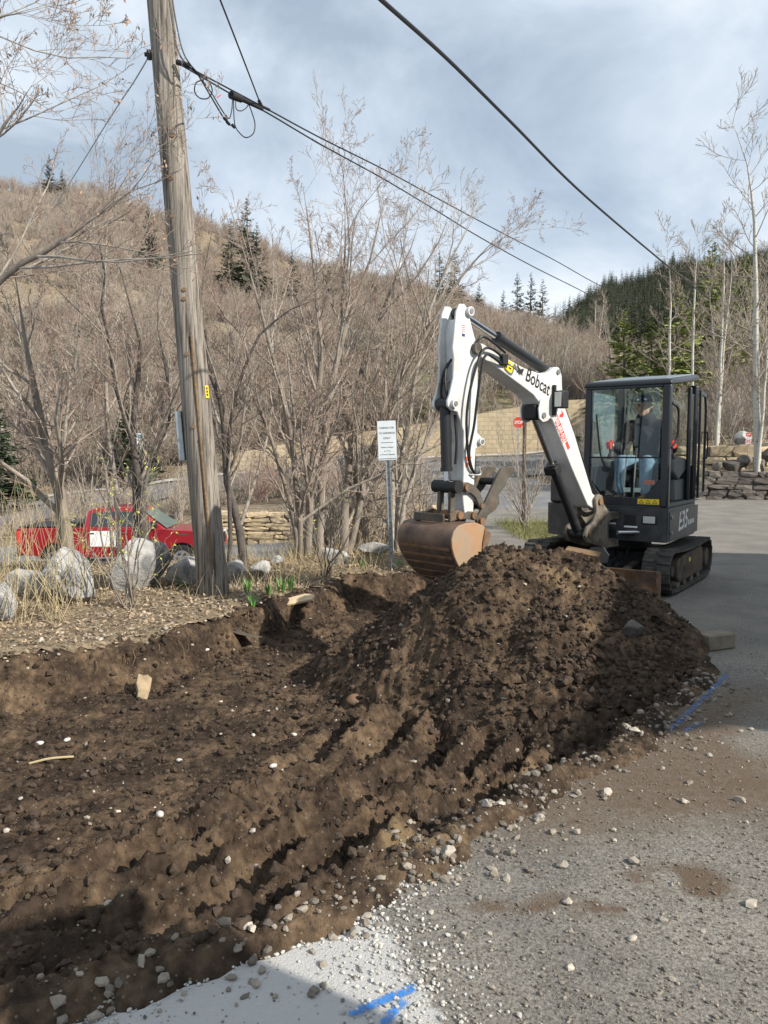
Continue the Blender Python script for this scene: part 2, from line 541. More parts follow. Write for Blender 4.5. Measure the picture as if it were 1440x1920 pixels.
M['sign_white'] = mat('sign_white', (0.70, 0.74, 0.76), 0.35, var=0.05, vscale=5, spec=0.6)
M['galv'] = mat('galv', (0.36, 0.39, 0.40), 0.5, metal=0.5, var=0.2, vscale=12)
M['post_brown'] = mat('post_brown', (0.085, 0.05, 0.042), 0.8, var=0.3, vscale=10)
M['truck_red'] = mat('truck_red', (0.27, 0.009, 0.018), 0.3, spec=0.5, coat=0.6, var=0.12, vscale=2)
M['tyre'] = mat('tyre', (0.02, 0.02, 0.02), 0.85)
M['rim'] = mat('rim', (0.30, 0.30, 0.31), 0.4, metal=0.6)
M['dark_glass'] = mat('dark_glass', (0.02, 0.028, 0.03), 0.06, spec=0.8)
M['wind_glass'] = mat('wind_glass', (0.12, 0.17, 0.16), 0.06, spec=0.9)
M['car_grey'] = mat('car_grey', (0.10, 0.105, 0.11), 0.35, coat=0.4)
M['skin'] = mat('skin', (0.50, 0.31, 0.22), 0.55)
M['hoodie'] = mat('hoodie', (0.024, 0.025, 0.030), 0.9, var=0.2, vscale=12, bump=0.4, bscale=18)
M['jeans'] = mat('jeans', (0.14, 0.23, 0.33), 0.9, var=0.25, vscale=10, bump=0.4, bscale=22)
M['glove'] = mat('glove', (0.62, 0.035, 0.03), 0.75)
M['boot'] = mat('boot', (0.30, 0.17, 0.08), 0.8)
M['siding'] = mat('siding', (0.30, 0.27, 0.23), 0.8, var=0.1)
M['shingle'] = mat('shingle', (0.07, 0.065, 0.06), 0.9, var=0.3, vscale=8)
# glass pane: tinted see-through sheet with a clear-coat reflection
def glass_mat(name, tint, refl=1.0):
    m = bpy.data.materials.new(name)
    m.use_nodes = True
    n, l = m.node_tree.nodes, m.node_tree.links
    n.clear()
    o = n.new('ShaderNodeOutputMaterial')
    t = n.new('ShaderNodeBsdfTransparent')
    t.inputs['Color'].default_value = (*tint, 1)
    g = n.new('ShaderNodeBsdfGlossy')
    g.inputs['Roughness'].default_value = 0.02
    g.inputs['Color'].default_value = (0.9, 0.95, 1, 1)
    lw = n.new('ShaderNodeLayerWeight')
    lw.inputs['Blend'].default_value = 0.5
    pw = n.new('ShaderNodeMath')
    pw.operation = 'POWER'
    pw.inputs[1].default_value = 4.0
    l.new(lw.outputs['Facing'], pw.inputs[0])
    mu = n.new('ShaderNodeMath')
    mu.operation = 'MULTIPLY_ADD'
    mu.inputs[1].default_value = 0.8 * refl
    mu.inputs[2].default_value = 0.05 * refl
    l.new(pw.outputs['Value'], mu.inputs[0])
    mx = n.new('ShaderNodeMixShader')
    l.new(mu.outputs['Value'], mx.inputs['Fac'])
    l.new(t.outputs['BSDF'], mx.inputs[1])
    l.new(g.outputs['BSDF'], mx.inputs[2])
    l.new(mx.outputs['Shader'], o.inputs['Surface'])
    return m
M['glass'] = glass_mat('glass', (0.90, 0.95, 0.93), 0.8)

# ------------------------------------------------------------------ terrain beyond the dig
def zpx(y, D):
    """height of something seen at row y of the photograph, D metres away"""
    return CAM_H + (850 - y) / 1420.0 * D
COLS = {
 -700: [(8,0),(10.5,0),(12,-.5),(15,-1.8),(27,-1.8),(31,-2.2),(45,-3.0),(54,-2.4),(58,-2.0),(180,72),(230,76),(400,60)],
 0:    [(8,0),(10.5,0),(12,-.5),(15,-1.8),(27,-1.8),(31,-2.0),(45,-2.68),(54,-2.0),(58,-1.6),(180,zpx(352,180)),(230,70),(400,60)],
 200:  [(8,0),(10.5,0),(12,-.5),(15,-1.8),(27,-1.8),(31,-1.7),(45,-1.75),(54,-1.2),(58,-.8),(180,zpx(372,180)),(230,66),(400,60)],
 345:  [(8,0),(10.8,0),(12.4,-.5),(15.5,-1.8),(27,-1.8),(30,-1.0),(45,-.93),(54,-.5),(58,.2),(180,zpx(428,180)),(230,58),(400,55)],
 440:  [(8,0),(11.2,0),(13,-.5),(16,-1.75),(27.6,-1.75),(28.4,-.5),(34,-.6),(45,-.6),(54,0),(57,.24),(58,1.5),(180,zpx(470,180)),(230,50),(400,50)],
 600:  [(8,0),(11.8,0),(13.5,-.4),(16.5,-1.6),(27.6,-1.6),(28.4,-.4),(36,-.3),(45,-.25),(54,.6),(57,.9),(58,2.6),(180,zpx(515,180)),(230,44),(400,50)],
 750:  [(8,0),(12.2,0),(14,-.3),(17,-.7),(20,-.5),(25,-.1),(36,0),(45,.05),(54,1.0),(57,1.3),(58,3.4),(180,zpx(545,180)),(230,38),(400,56)],
 850:  [(8,0),(13,0),(36,0),(45,.1),(54,1.2),(57,1.55),(58,4.2),(180,zpx(572,180)),(230,32),(400,60)],
 950:  [(8,0),(36,0),(45,.2),(54,1.3),(57,1.7),(58,4.9),(180,zpx(605,180)),(230,26),(400,62)],
 1050: [(8,0),(36,0),(45,.4),(54,1.6),(57,2.0),(58,5.5),(180,zpx(650,180)),(230,26),(360,zpx(622,360)),(440,66)],
 1150: [(8,0),(26.5,0),(30,.8),(45,2.0),(57,3.6),(58,5.5),(180,zpx(690,180)),(230,30),(360,zpx(575,360)),(440,76)],
 1300: [(8,0),(26.5,0),(27.3,.85),(29,1.0),(29.6,1.75),(34,2.4),(58,7.5),(180,zpx(700,180)),(230,34),(360,zpx(535,360)),(440,84)],
 1440: [(8,0),(26.5,0),(27.3,.9),(29,1.1),(29.6,1.9),(34,2.8),(58,9),(180,zpx(690,180)),(230,36),(360,zpx(515,360)),(440,88)],
 2100: [(8,0),(26.5,0),(27.3,.9),(29,1.1),(29.6,1.9),(34,2.8),(58,10),(180,40),(230,50),(360,110),(440,110)],
}
_ck = sorted(COLS)
def T(x, y):
    x = np.asarray(x, float); y = np.maximum(np.asarray(y, float), 1.0)
    px = 720 + 1420 * x / y
    prof = [np.interp(y, [p[0] for p in COLS[k]], [p[1] for p in COLS[k]]) for k in _ck]
    out = np.array(prof[0], copy=True)
    for i in range(len(_ck) - 1):
        t = np.clip((px - _ck[i]) / (_ck[i + 1] - _ck[i]), 0, 1)
        t = t * t * (3 - 2 * t)
        out = np.where(px >= _ck[i], prof[i] * (1 - t) + prof[i + 1] * t, out)
    return out
def Tn(x, y):
    """with unevenness on the hills"""
    z = T(x, y)
    k = sstep(60, 85, y)
    z = z + k * (fbm(np.asarray(x) / 24, np.asarray(y) / 24, 5, 4) * 5.0) + k * fbm(np.asarray(x) / 5, np.asarray(y) / 5, 9, 3) * 0.7
    return z
def Tz(x, y):
    return float(Tn(np.array([x]), np.array([y]))[0])

# trench outline on the ground (metres)
TRENCH = [(-1.9, 1.2), (-.99, 2.02), (-.38, 2.31), (.04, 2.77), (.28, 2.96), (.69, 3.39), (1.43, 4.11), (2.0, 4.85), (2.38, 5.4), (2.55, 6.2), (2.5, 7.0), (2.2, 7.6),
          (1.9, 8.4), (1.3, 9.7), (.45, 10.2), (-.56, 9.65), (-1.05, 8.8), (-1.5, 7.9), (-1.98, 6.6), (-3.0, 5.75), (-5.2, 5.2), (-6.5, 1.2)]
def trench_sd(x, y):
    w = fbm(np.asarray(x) * 2.2, np.asarray(y) * 2.2, 3, 3) * 0.12 + fbm(np.asarray(x) * 9, np.asarray(y) * 9, 4, 2) * 0.035
    return poly_sd(x, y, TRENCH) + w

# terrain sheet: fans out from the lot to the ridge
def fan(name, pxs, ys, mt, zf, smooth=True):
    PX, YY = np.meshgrid(pxs, ys)
    X = (PX - 720) / 1420.0 * YY
    Z = zf(X, YY)
    n, m = len(ys), len(pxs)
    V = np.stack([X, YY, Z], -1).reshape(-1, 3)
    i = np.arange(n * m).reshape(n, m)
    F = np.stack([i[:-1, :-1], i[:-1, 1:], i[1:, 1:], i[1:, :-1]], -1).reshape(-1, 4)
    return V, F
ys = np.concatenate([np.linspace(7.5, 30, 46), np.linspace(30.5, 57, 30), [57.5, 58, 58.6], np.geomspace(60, 460, 120)])
V, F = fan('t', np.linspace(-690, 2090, 240), ys, None, lambda x, y: Tn(x, y) - 0.05)
Vc = V[F].mean(1)
hole = (trench_sd(Vc[:, 0], Vc[:, 1]) > -0.35)
F = F[~hole]
hill = mesh_np('hillside', V, F, M['hill'])
px = 720 + 1420 * V[:, 0] / V[:, 1]
g = sstep(58, 62, V[:, 1]) * (1 - sstep(70, 84, V[:, 1])) * sstep(560, 760, px) * (1 - sstep(1000, 1100, px)) * 0.9
g = g + 0.7 * sstep(14, 15, V[:, 1]) * (1 - sstep(15.5, 17, V[:, 1])) * sstep(940, 985, px) * (1 - sstep(1060, 1100, px))
g = np.clip(g * (0.4 + 1.2 * vnoise(V[:, 0] / 1.5, V[:, 1] / 1.5, 2)), 0, 1)
attr(hill, 'green', g * .6)
tag(hill, 'brown brushy hillside rising behind the road', kind='structure')

def sheet(name, xs, ys, zf, mt, keep=None, smooth=True):
    X, Y = np.meshgrid(xs, ys)
    Z = zf(X, Y)
    V = np.stack([X, Y, Z], -1).reshape(-1, 3)
    n, m = len(ys), len(xs)
    i = np.arange(n * m).reshape(n, m)
    F = np.stack([i[:-1, :-1], i[:-1, 1:], i[1:, 1:], i[1:, :-1]], -1).reshape(-1, 4)
    if keep is not None:
        c = V[F].mean(1)
        F = F[keep(c[:, 0], c[:, 1])]
        used = np.unique(F)
        remap = np.full(len(V), -1); remap[used] = np.arange(len(used))
        V, F = V[used], remap[F]
    return mesh_np(name, V, F, mt, smooth=smooth), V

# the asphalt drive the machine stands on
def asph_z(x, y):
    return fbm(x * 1.1, y * 1.1, 21, 3) * 0.012
xs = np.concatenate([np.arange(-2.4, 4.0, 0.035), np.arange(4.0, 16.1, 0.5)])
ysa = np.concatenate([np.arange(-1.0, 1.6, 0.3), np.arange(1.6, 7.0, 0.035), np.arange(7.0, 26.3, 0.25)])
def keep_as(x, y):
    left = np.interp(y, [-2, 2, 6, 9, 12, 14, 27], [-9, -9, 0, 0.9, 1.0, 1.1, 1.2])
    return (trench_sd(x, y) < 0.10) & (x > left) & ((y < 24.5) | (x > 8.6)) & ~((x > 2.6) & (x < 4.6) & (y > 13.6) & (y < 17.5))
drive, V = sheet('asphalt_drive', xs, ysa, asph_z, M['asphalt'], keep_as)
sd = trench_sd(V[:, 0], V[:, 1])
whites = sstep(-0.12, 0.16, 0.02 + (2.4 - V[:, 1]) * 0.42 - V[:, 0] + fbm(V[:, 0] * 3, V[:, 1] * 3, 8, 3) * 0.16) * 0.85 * (V[:, 1] < 3.4)
attr(drive, 'pale', whites)
dust = np.clip(sstep(-1.5, -0.05, sd + fbm(V[:, 0] * 1.6, V[:, 1] * 1.6, 12, 4) * 0.8 - 0.05) * 0.72 + .35 * sstep(.1, .6, fbm(V[:, 0] * .9, V[:, 1] * .9, 15, 5)), 0, .8) * (1 - whites) * sstep(2.5, 3.2, V[:, 1]) * (1 - .75 * sstep(4.6, 5.6, V[:, 1]))
SM = np.clip(.75 + 2.0 * fbm(V[:, 0] * 7, V[:, 1] * 11, 18, 4), 0, 1.5)
dust = np.maximum(dust, SM * np.exp(-(((V[:, 0] - .62) / .32) ** 2 + ((V[:, 1] - 2.55) / .09) ** 2)))
dust = np.maximum(dust, SM * np.exp(-(((V[:, 0] - 1.12) / .22) ** 2 + ((V[:, 1] - 2.72) / .13) ** 2)))
dust = np.maximum(dust, SM * np.exp(-(((V[:, 0] - 1.75) / .35) ** 2 + ((V[:, 1] - 3.55) / .22) ** 2)))
attr(drive, 'dust', dust)
add_attr_mix(M['asphalt'], 'dust', (0.125, 0.090, 0.062), 26.0, 0.76, 1.36)
add_attr_mix(M['asphalt'], 'pale', (0.47, 0.46, 0.44), 30.0)
tag(drive, 'grey gritty asphalt drive with pale gravel patch', kind='structure')

# verge of leaf litter behind the dig
def verge_z(x, y):
    return T(x, y) + 0.02 - 0.055 * sstep(-.22, .05, trench_sd(x, y)) + fbm(x * 1.5, y * 1.5, 31, 4) * 0.07 + fbm(x * 7, y * 7, 33, 2) * 0.018
verge, V = sheet('verge', np.arange(-9.5, 1.75, 0.06), np.arange(4.6, 16.2, 0.06), verge_z, M['litter_ground'],
                 lambda x, y: (trench_sd(x, y) + .07 * fbm(x * 4, y * 4, 77, 3) < -0.05) & (x < np.interp(y, [5, 9.9, 12, 15, 16], [-1.4, 1.35, 1.3, 1.2, 1.1])))
tag(verge, 'verge of dry leaves and grass under the trees', kind='structure')

# street, main road and lower lot
def road_sheet(name, xs, ys, keep, dz=0.03):
    return sheet(name, xs, ys, lambda x, y: T(x, y) - .03 + (dz + .03) * sstep(20, 24, y), M['road'], keep)[0]
tag(road_sheet('side_street', np.arange(0.9, 10, 0.45), np.arange(20, 47, 0.6), lambda x, y: (x < 9 - (y - 14) * 0.03)), 'grey side street running down to the stop sign', kind='structure')
V, F = fan('r', np.linspace(-680, 1120, 90), np.linspace(44.6, 54.2, 14), None, lambda x, y: T(x, y) + 0.05)
main_road = mesh_np('main_road', V, F, M['road'])
tag(main_road, 'grey main road climbing along the foot of the hill', kind='structure')
V, F = fan('r', np.linspace(-680, 1120, 90), np.linspace(54.2, 55.0, 3), None, lambda x, y: T(x, y) + 0.16)
tag(mesh_np('kerb', V, F, M['gravel_white']), 'pale kerb on the far side of the main road', kind='structure')
V, F = fan('l', np.linspace(-680, 560, 70), np.linspace(15.4, 27.2, 16), None, lambda x, y: T(x, y) + 0.05)
tag(mesh_np('parking_lot', V, F, M['road']), 'grey lower parking lot with the red pickup', kind='structure')

# ------------------------------------------------------------------ the dug soil: floor, tooth grooves and spoil heap in one height field
CONES = [(1.04, 6.42, .90, .72), (1.55, 6.62, .76, .72), (2.0, 6.65, .52, .62), (2.25, 6.2, .28, .6), (.70, 6.15, .40, .7), (1.38, 5.9, .40, .72), (1.95, 5.75, .27, .66), (1.7, 5.25, .14, .55), (1.1, 5.35, .06, .5), (.42, 6.35, .30, .6)]
def soil_z(x, y):
    sd = trench_sd(x, y)
    vg = sstep(-0.15, 0.15, np.interp(y, [5, 9.9, 12, 15, 16], [-1.4, 1.35, 1.3, 1.2, 1.1]) - x) * sstep(4.4, 5.0, y)
    G = np.where(vg > 0, verge_z(x, y), 0.0) * vg
    back = sstep(4.6, 5.4, y) * sstep(0.4, -0.6, x)                        # steep cut below the verge
    wid = 0.42 - 0.17 * back + 0.10 * back * fbm(x * 2.5, y * 2.5, 37, 3)
    depth = 0.10 + 0.24 * sstep(2.3, 4.6, y - 0.25 * x) + 0.16 * np.exp(-(((x - .6) / 1.0) ** 2 + ((y - 8.3) / 1.2) ** 2))
    z = G - (depth + G * 0.6) * sstep(0.0, 1.0, sd / wid)
    z = z + 0.035 * np.exp(-((sd - 0.02) / 0.16) ** 2) * (1 - back)          # crumbs heaped along the edge
    out = np.clip(-sd, 0, None)
    z = z - np.where(vg > .5, np.minimum(0.014 - 0.045 * fbm(x * 5, y * 5, 39, 3) * (out < .3) + 0.30 * np.clip(out - .08, 0, None), 0.12), 0.55 * np.clip(out - 0.03, 0, None))
    # tooth grooves, sweeping towards the machine
    ux, uy = 0.56, 0.83
    a = (x + .4) * ux + (y - 3.4) * uy
    v = (x + .4) * uy - (y - 3.4) * ux + 0.10 * a * a * 0.5 + fbm(x * 1.3, y * 1.3, 41, 3) * 0.13
    win = sstep(-1.5, -0.8, a) * (1 - sstep(1.6, 2.4, a)) * sstep(-0.95, -0.5, v) * (1 - sstep(0.95, 1.3, v)) * sstep(0.05, 0.3, sd)
    ph = v / 0.27 + fbm(x * .9, y * .9, 44, 2) * 0.5
    saw = 1 - np.abs(((ph % 1.0) - 0.3) / np.where((ph % 1.0) < 0.3, 0.3, 0.7))
    z = z + win * (saw * 0.24 - 0.10) * (0.6 + 0.8 * vnoise(a * 1.7, v * 5, 46)) + win * (fbm(x * 13, y * 13, 48, 3) * 0.034 + fbm(x * 5, y * 5, 49, 2) * 0.03)
    # heap
    hp = np.full(np.shape(x), -1.0)
    for cx, cy, h, s in CONES:
        r = np.sqrt((x - cx) ** 2 + (y - cy) ** 2 + 0.012)
        c = h - s * r - 0.22 * s * np.clip(r - 0.9, 0, None)
        hp = np.maximum(hp, c) + 0.06 * np.exp(-np.abs(hp - c) / 0.1) * (np.minimum(hp, c) > -0.4)
    hp = hp + fbm(x * 1.8, y * 1.8, 51, 4) * 0.15
    hp = hp - 1.3 * np.clip(-sd - 0.02, 0, None)
    heap = sstep(-0.06, 0.12, hp - z)
    z = np.maximum(z, hp) * heap + z * (1 - heap)
    # crumbly surface
    inside = sstep(-0.12, 0.15, sd) + sstep(0, .1, hp) * 0
    rough = (0.25 + 0.75 * inside) * (0.5 + 0.5 * sstep(-1.5, 0.1, x + 0.25 * (5 - y)))
    z = z + rough * (1 - .55 * win) * (fbm(x * 2.6, y * 2.6, 61, 3) * 0.055 + fbm(x * 9, y * 9, 63, 3) * 0.030)
    w1 = worley(x * 7 + fbm(x * 5, y * 5, 2, 2), y * 7, 1)
    w2 = worley(x * 17, y * 17, 5)
    cl = 0.35 + 0.9 * vnoise(x * 1.4, y * 1.4, 71)
    z = z + rough * cl * (np.clip(0.55 - w1, 0, 1) * 0.085 + np.clip(0.55 - w2, 0, 1) * 0.055 + np.clip(0.5 - worley(x * 36, y * 36, 8), 0, 1) * 0.022) + rough * fbm(x * 24, y * 24, 65, 2) * 0.010
    return z
xs = np.arange(-4.6, 3.05, 0.0155)
ys = np.concatenate([np.arange(1.5, 5.6, 0.0145), np.arange(5.6, 10.7, 0.022)])
soil, V = sheet('dug_soil', xs, ys, soil_z, M['soil'], lambda x, y: (poly_sd(x, y, TRENCH) > -0.55) & (np.abs(x) < 0.62 * y + 0.6))
tanm = np.clip(fbm(V[:, 0] * 1.1, V[:, 1] * 1.1, 83, 4) * 1.5 - 0.35, 0, 0.8) * sstep(-1.2, 0.2, V[:, 0]) 
for cx, cy, rx, ry, k in ((.85, 4.15, .16, .13, .95), (.15, 2.98, .25, .12, .85), (1.45, 6.15, .35, .25, .6), (-.15, 3.0, .12, .1, .6)):
    tanm = np.maximum(tanm, k * np.exp(-(((V[:, 0] - cx) / rx) ** 2 + ((V[:, 1] - cy) / ry) ** 2)))
attr(soil, 'tan', tanm)
grit = sstep(-0.25, 0.12, 0.16 - np.abs(trench_sd(V[:, 0], V[:, 1]) - 0.05)) * (V[:, 1] < 4.6) * sstep(-0.45, 0.1, V[:, 0]) * 0.32
attr(soil, 'grit', grit)
add_attr_mix(M['soil'], 'tan', (0.20, 0.14, 0.08), 14.0)
add_attr_mix(M['soil'], 'grit', (0.20, 0.175, 0.14), 45.0)
tag(soil, 'dark brown dug soil of the trench and the spoil heap', kind='structure')

# ------------------------------------------------------------------ loose pieces
def ico(sub):
    bm = bmesh.new()
    bmesh.ops.create_icosphere(bm, subdivisions=sub, radius=1.0)
    V = np.array([v.co[:] for v in bm.verts])
    F = np.array([[v.index for v in f.verts] for f in bm.faces])
    bm.free()
    return V, F
ICO1, ICO2, ICO3 = ico(1), ico(2), ico(3)
rng = np.random.RandomState(11)
def scatter(name, pts, sizes, base, mt, flat=(0.5, 0.9), rough=0.25, sink=0.25, seed=0, smooth=False):
    """many lumps joined into one mesh"""
    r = np.random.RandomState(seed)
    BV, BF = base
    n, k = len(pts), len(BV)
    V = np.repeat(BV[None], n, 0) * (1 + rough * (r.rand(n, k, 1) - 0.5) * 2)
    sc = np.stack([r.uniform(.75, 1.3, n), r.uniform(.6, 1.0, n), r.uniform(*flat, n)], -1) * sizes[:, None]
    V = V * sc[:, None, :]
    tilt = r.uniform(-.5, .5, n)
    c, s_ = np.cos(tilt)[:, None], np.sin(tilt)[:, None]
    V = np.stack([V[..., 0], V[..., 1] * c - V[..., 2] * s_, V[..., 1] * s_ + V[..., 2] * c], -1)
    a = r.uniform(0, 6.283, n)
    c, s_ = np.cos(a)[:, None], np.sin(a)[:, None]
    V = np.stack([V[..., 0] * c - V[..., 1] * s_, V[..., 0] * s_ + V[..., 1] * c, V[..., 2]], -1)
    P = np.asarray(pts).copy()
    P[:, 2] += sizes * (np.mean(flat) - sink)
    V = V + P[:, None, :]
    F = BF[None] + (np.arange(n) * k)[:, None, None]
    return mesh_np(name, V.reshape(-1, 3), F.reshape(-1, BF.shape[1]), mt, smooth=smooth)
def inview(n, y0, y1, margin=0.25, bias=1.0, r=rng):
    y = y0 + (y1 - y0) * r.rand(n) ** bias
    x = (r.rand(n) * 2 - 1) * (0.507 * y + margin)
    return x, y
def ground_z(x, y):
    sd = trench_sd(x, y)
    return np.where(sd > -0.22, np.maximum(soil_z(x, y), np.where((sd < 0.05), 0.0, -9)), np.where((y > 5.0) & (x < np.interp(y, [5, 9.9, 12], [-1.4, 1.35, 1.3])), verge_z(x, y), asph_z(x, y)))

# clods on heap and trench floor
x, y = inview(48000, 1.9, 9.3, bias=0.8)
sd = trench_sd(x, y)
heapy = np.zeros(len(x))
for cx, cy, h, s in CONES:
    heapy = np.maximum(heapy, np.exp(-(((x - cx) / .8) ** 2 + ((y - cy) / .8) ** 2)))
ok = (sd > 0.03) & (rng.rand(len(x)) < 0.3 + 0.6 * heapy) & (soil_z(x, y) < 1.2)
x, y = x[ok], y[ok]
sz = 0.004 + 0.026 * rng.rand(len(x)) ** 4.2 + 0.012 * np.exp(-(((x - 1.5) / .9) ** 2 + ((y - 5.2) / .6) ** 2)) * rng.rand(len(x))
tag(scatter('soil_crumbs', np.stack([x, y, soil_z(x, y)], -1), sz, ICO1, M['clod'], (0.6, 1.0), 0.3, 0.2, 1), 'dark crumbs and clods lying on the dug soil', 'soil', kind='stuff')
# crumbs broken off the bank under the verge, and torn roots
n = 5200
x = rng.uniform(-4.6, .9, n); y = rng.uniform(5.0, 10.4, n)
sd = trench_sd(x, y)
ok = (sd > -.14) & (sd < .3) & (y > 5.2) & (x < y * .45 - 3.0 + 1.2)
x, y = x[ok], y[ok]
sz = 0.005 + 0.030 * rng.rand(len(x)) ** 3
tag(scatter('bank_crumbs', np.stack([x, y, np.maximum(soil_z(x, y), -.5)], -1), sz, ICO1, M['clod'], (0.6, 1.0), 0.35, 0.3, 7), 'soil crumbs broken off the bank below the verge', 'soil', kind='stuff')
# pale pebbles in the soil
x, y = inview(2600, 1.9, 9.5, bias=0.9)
sd = trench_sd(x, y)
clump = fbm(x * 1.2, y * 1.2, 91, 3)
ok = (sd > 0.0) & (rng.rand(len(x)) < 0.28 + 0.5 * clump + 0.25 * (sd < 0.3))
x, y = x[ok], y[ok]
sz = 0.005 + 0.017 * rng.rand(len(x)) ** 2.5
tag(scatter('pale_pebbles', np.stack([x, y, soil_z(x, y)], -1), sz, ICO1, M['pebble'], (0.4, 0.8), 0.25, 0.4, 2), 'pale pebbles sprinkled through the dark soil', 'pebbles', kind='stuff')
# broken edge stones along the asphalt rim
n = 1000
t = .12 + .88 * rng.rand(n) ** .8
ex = np.interp(t, np.linspace(0, 1, 9), [-1.1, -.99, -.38, .04, .28, .69, 1.43, 2.0, 2.3])
ey = np.interp(t, np.linspace(0, 1, 9), [1.9, 2.02, 2.31, 2.77, 2.96, 3.39, 4.11, 4.85, 5.3])
off = rng.normal(0.02, 0.13, n)
x, y = ex + off * 0.72, ey - off * 0.68
sz = 0.004 + 0.019 * rng.rand(n) ** 2.8
tag(scatter('rim_stones', np.stack([x, y, ground_z(x, y)], -1), sz, ICO1, M['gravel'], (0.5, 0.9), 0.28, 0.25, 3), 'broken stones along the rim of the trench', 'stones', kind='stuff')
# grit on the asphalt
x, y = inview(15000, 1.85, 6.5, bias=1.5)
ok = (trench_sd(x, y) < -0.06) & (x > -1.2) & ((x > .05 + (2.4 - y) * .42) | (rng.rand(len(x)) < .12))
x, y = x[ok], y[ok]
sz = 0.0022 + 0.0055 * rng.rand(len(x)) ** 3
tag(scatter('asphalt_grit', np.stack([x, y, asph_z(x, y)], -1), sz, ICO1, M['gravel'], (0.5, 0.9), 0.3, 0.15, 4), 'fine grit lying on the asphalt drive', 'grit', kind='stuff')
# white gravel by the pale patch
n = 5200
x = rng.uniform(-1.1, 0.5, n); y = rng.uniform(1.9, 2.85, n)
sd = trench_sd(x, y)
line = 0.02 + (2.4 - y) * 0.42 - x
ok = (sd < 0.04) & (rng.rand(n) < np.clip(np.exp(-((line - 0.05) / 0.17) ** 2) + np.exp(-((sd + 0.03) / 0.07) ** 2), 0, 1))
x, y = x[ok], y[ok]
sz = 0.0035 + 0.006 * rng.rand(len(x)) ** 2
tag(scatter('white_gravel', np.stack([x, y, asph_z(x, y)], -1), sz, ICO1, M['gravel_white'], (0.5, 0.9), 0.25, 0.15, 5), 'white gravel spilling around the pale patch', 'gravel', kind='stuff')
# medium stones spread on the asphalt right of the dig
x, y = inview(620, 2.0, 5.6, bias=1.1)
sd = trench_sd(x, y)
ok = (sd < -0.05) & (x > 0.1) & (rng.rand(len(x)) < 0.25 + 0.75 * sstep(-1.1, -0.1, sd))
x, y = x[ok], y[ok]
sz = 0.006 + 0.012 * rng.rand(len(x)) ** 2
tag(scatter('scattered_stones', np.stack([x, y, asph_z(x, y)], -1), sz, ICO1, M['pebble'], (0.4, 0.75), 0.3, 0.3, 6), 'small stones scattered over the asphalt', 'stones', kind='stuff')

# single stones that stand out
def lump(name, loc, size, mt, rz=0.0, seed=0, rough=0.14, base=None, tilt=0.0, sink=0.35, smooth=True, facets=0):
    r = np.random.RandomState(seed)
    BV, BF = base or ICO3
    V = BV.copy()
    ph = r.rand(3) * 50
    d = fbm(V[:, 0] * 1.3 + ph[0] + V[:, 2], V[:, 1] * 1.3 + ph[1] - V[:, 2] * .7, seed % 9, 3) * rough * 2.2
    V = V * (1 + d[:, None])
    for _ in range(facets):
        nrm = r.normal(size=3); nrm /= np.linalg.norm(nrm)
        h = r.uniform(0.5, 0.82)
        dd = V @ nrm - h
        V = V - np.clip(dd, 0, None)[:, None] * nrm
    V = V * np.asarray(size) * 0.5
    o = mesh_np(name, V, BF, mt, smooth=smooth)
    if facets and smooth:
        o.data.set_sharp_from_angle(angle=R(24))
    o.location = (loc[0], loc[1], loc[2] + size[2] * (0.5 - sink))
    o.rotation_euler = (tilt, tilt * 0.6, rz)
    return o
def soilz1(x, y):
    return float(soil_z(np.array([x]), np.array([y]))[0])
def onsoil(px, py):
    """point of the dug soil seen at a pixel of the photograph"""
    d = ray(px, py)
    t = np.linspace(1.5, 12, 1400)
    z = CAM_H + d.z * t
    g = soil_z(d.x * t, d.y * t)
    k = int(np.argmax(z < g))
    return (d.x * t[k], d.y * t[k], float(g[k]))
c = onsoil(665, 1316)
tag(lump('rounded_rock', c, (.14, .11, .09), M['rust'], 0.4, 3, 0.08), 'rounded reddish brown rock half buried at the foot of the heap', 'rock')
c = onsoil(1185, 1190)
tag(lump('angular_rock', c, (.24, .2, .19), M['rock'], 0.3, 5, 0.05, facets=9, smooth=False, sink=0.3), 'large grey angular rock on the shaded side of the heap', 'rock')
for i, (px, py, s, lab) in enumerate([
    (930, 1120, .20, 'wide brown clod high on the front of the heap'), (1128, 1240, .20, 'split brown clod below the angular rock'),
    (1096, 1275, .16, 'round brown clod left of the split clod'), (1095, 1315, .22, 'big dark clod at the foot of the heap near the tan patch'),
    (1010, 1340, .12, 'small brown clod at the front foot of the heap'), (955, 1275, .17, 'flat brown clod in the middle of the heap'),
    (1235, 1165, .22, 'dark clod on the right shoulder of the heap by the blade'), (1185, 1330, .15, 'earthy clod near the blue paint line')]):
    c = onsoil(px, py)
    tag(lump('soil_clod', c, (s * 1.1, s * .85, s * .7), M['soil'], i * 1.3, 20 + i, 0.34, base=ICO3, facets=6, sink=.45), lab, 'clod', 'large clods on the heap')
pebs = [(438, 1738, .05), (462, 1738, .05), (474, 1776, .045), (838, 1620, .09), (1055, 1628, .06), (1186, 1619, .07), (1064, 1695, .05), (1185, 1765, .04), (868, 1758, .04),
        (1137, 1490, .07), (1075, 1495, .05), (1190, 1388, .09), (1175, 1385, .06), (1155, 1392, .05), (1387, 1504, .06), (1283, 1507, .05), (1410, 1702, .06), (950, 1652, .05),
        (1080, 1565, .05), (910, 1535, .07), (937, 1533, .06), (1012, 1538, .06), (1330, 1418, .05), (1293, 1471, .05), (1040, 1495, .05), (688, 1720, .045)]
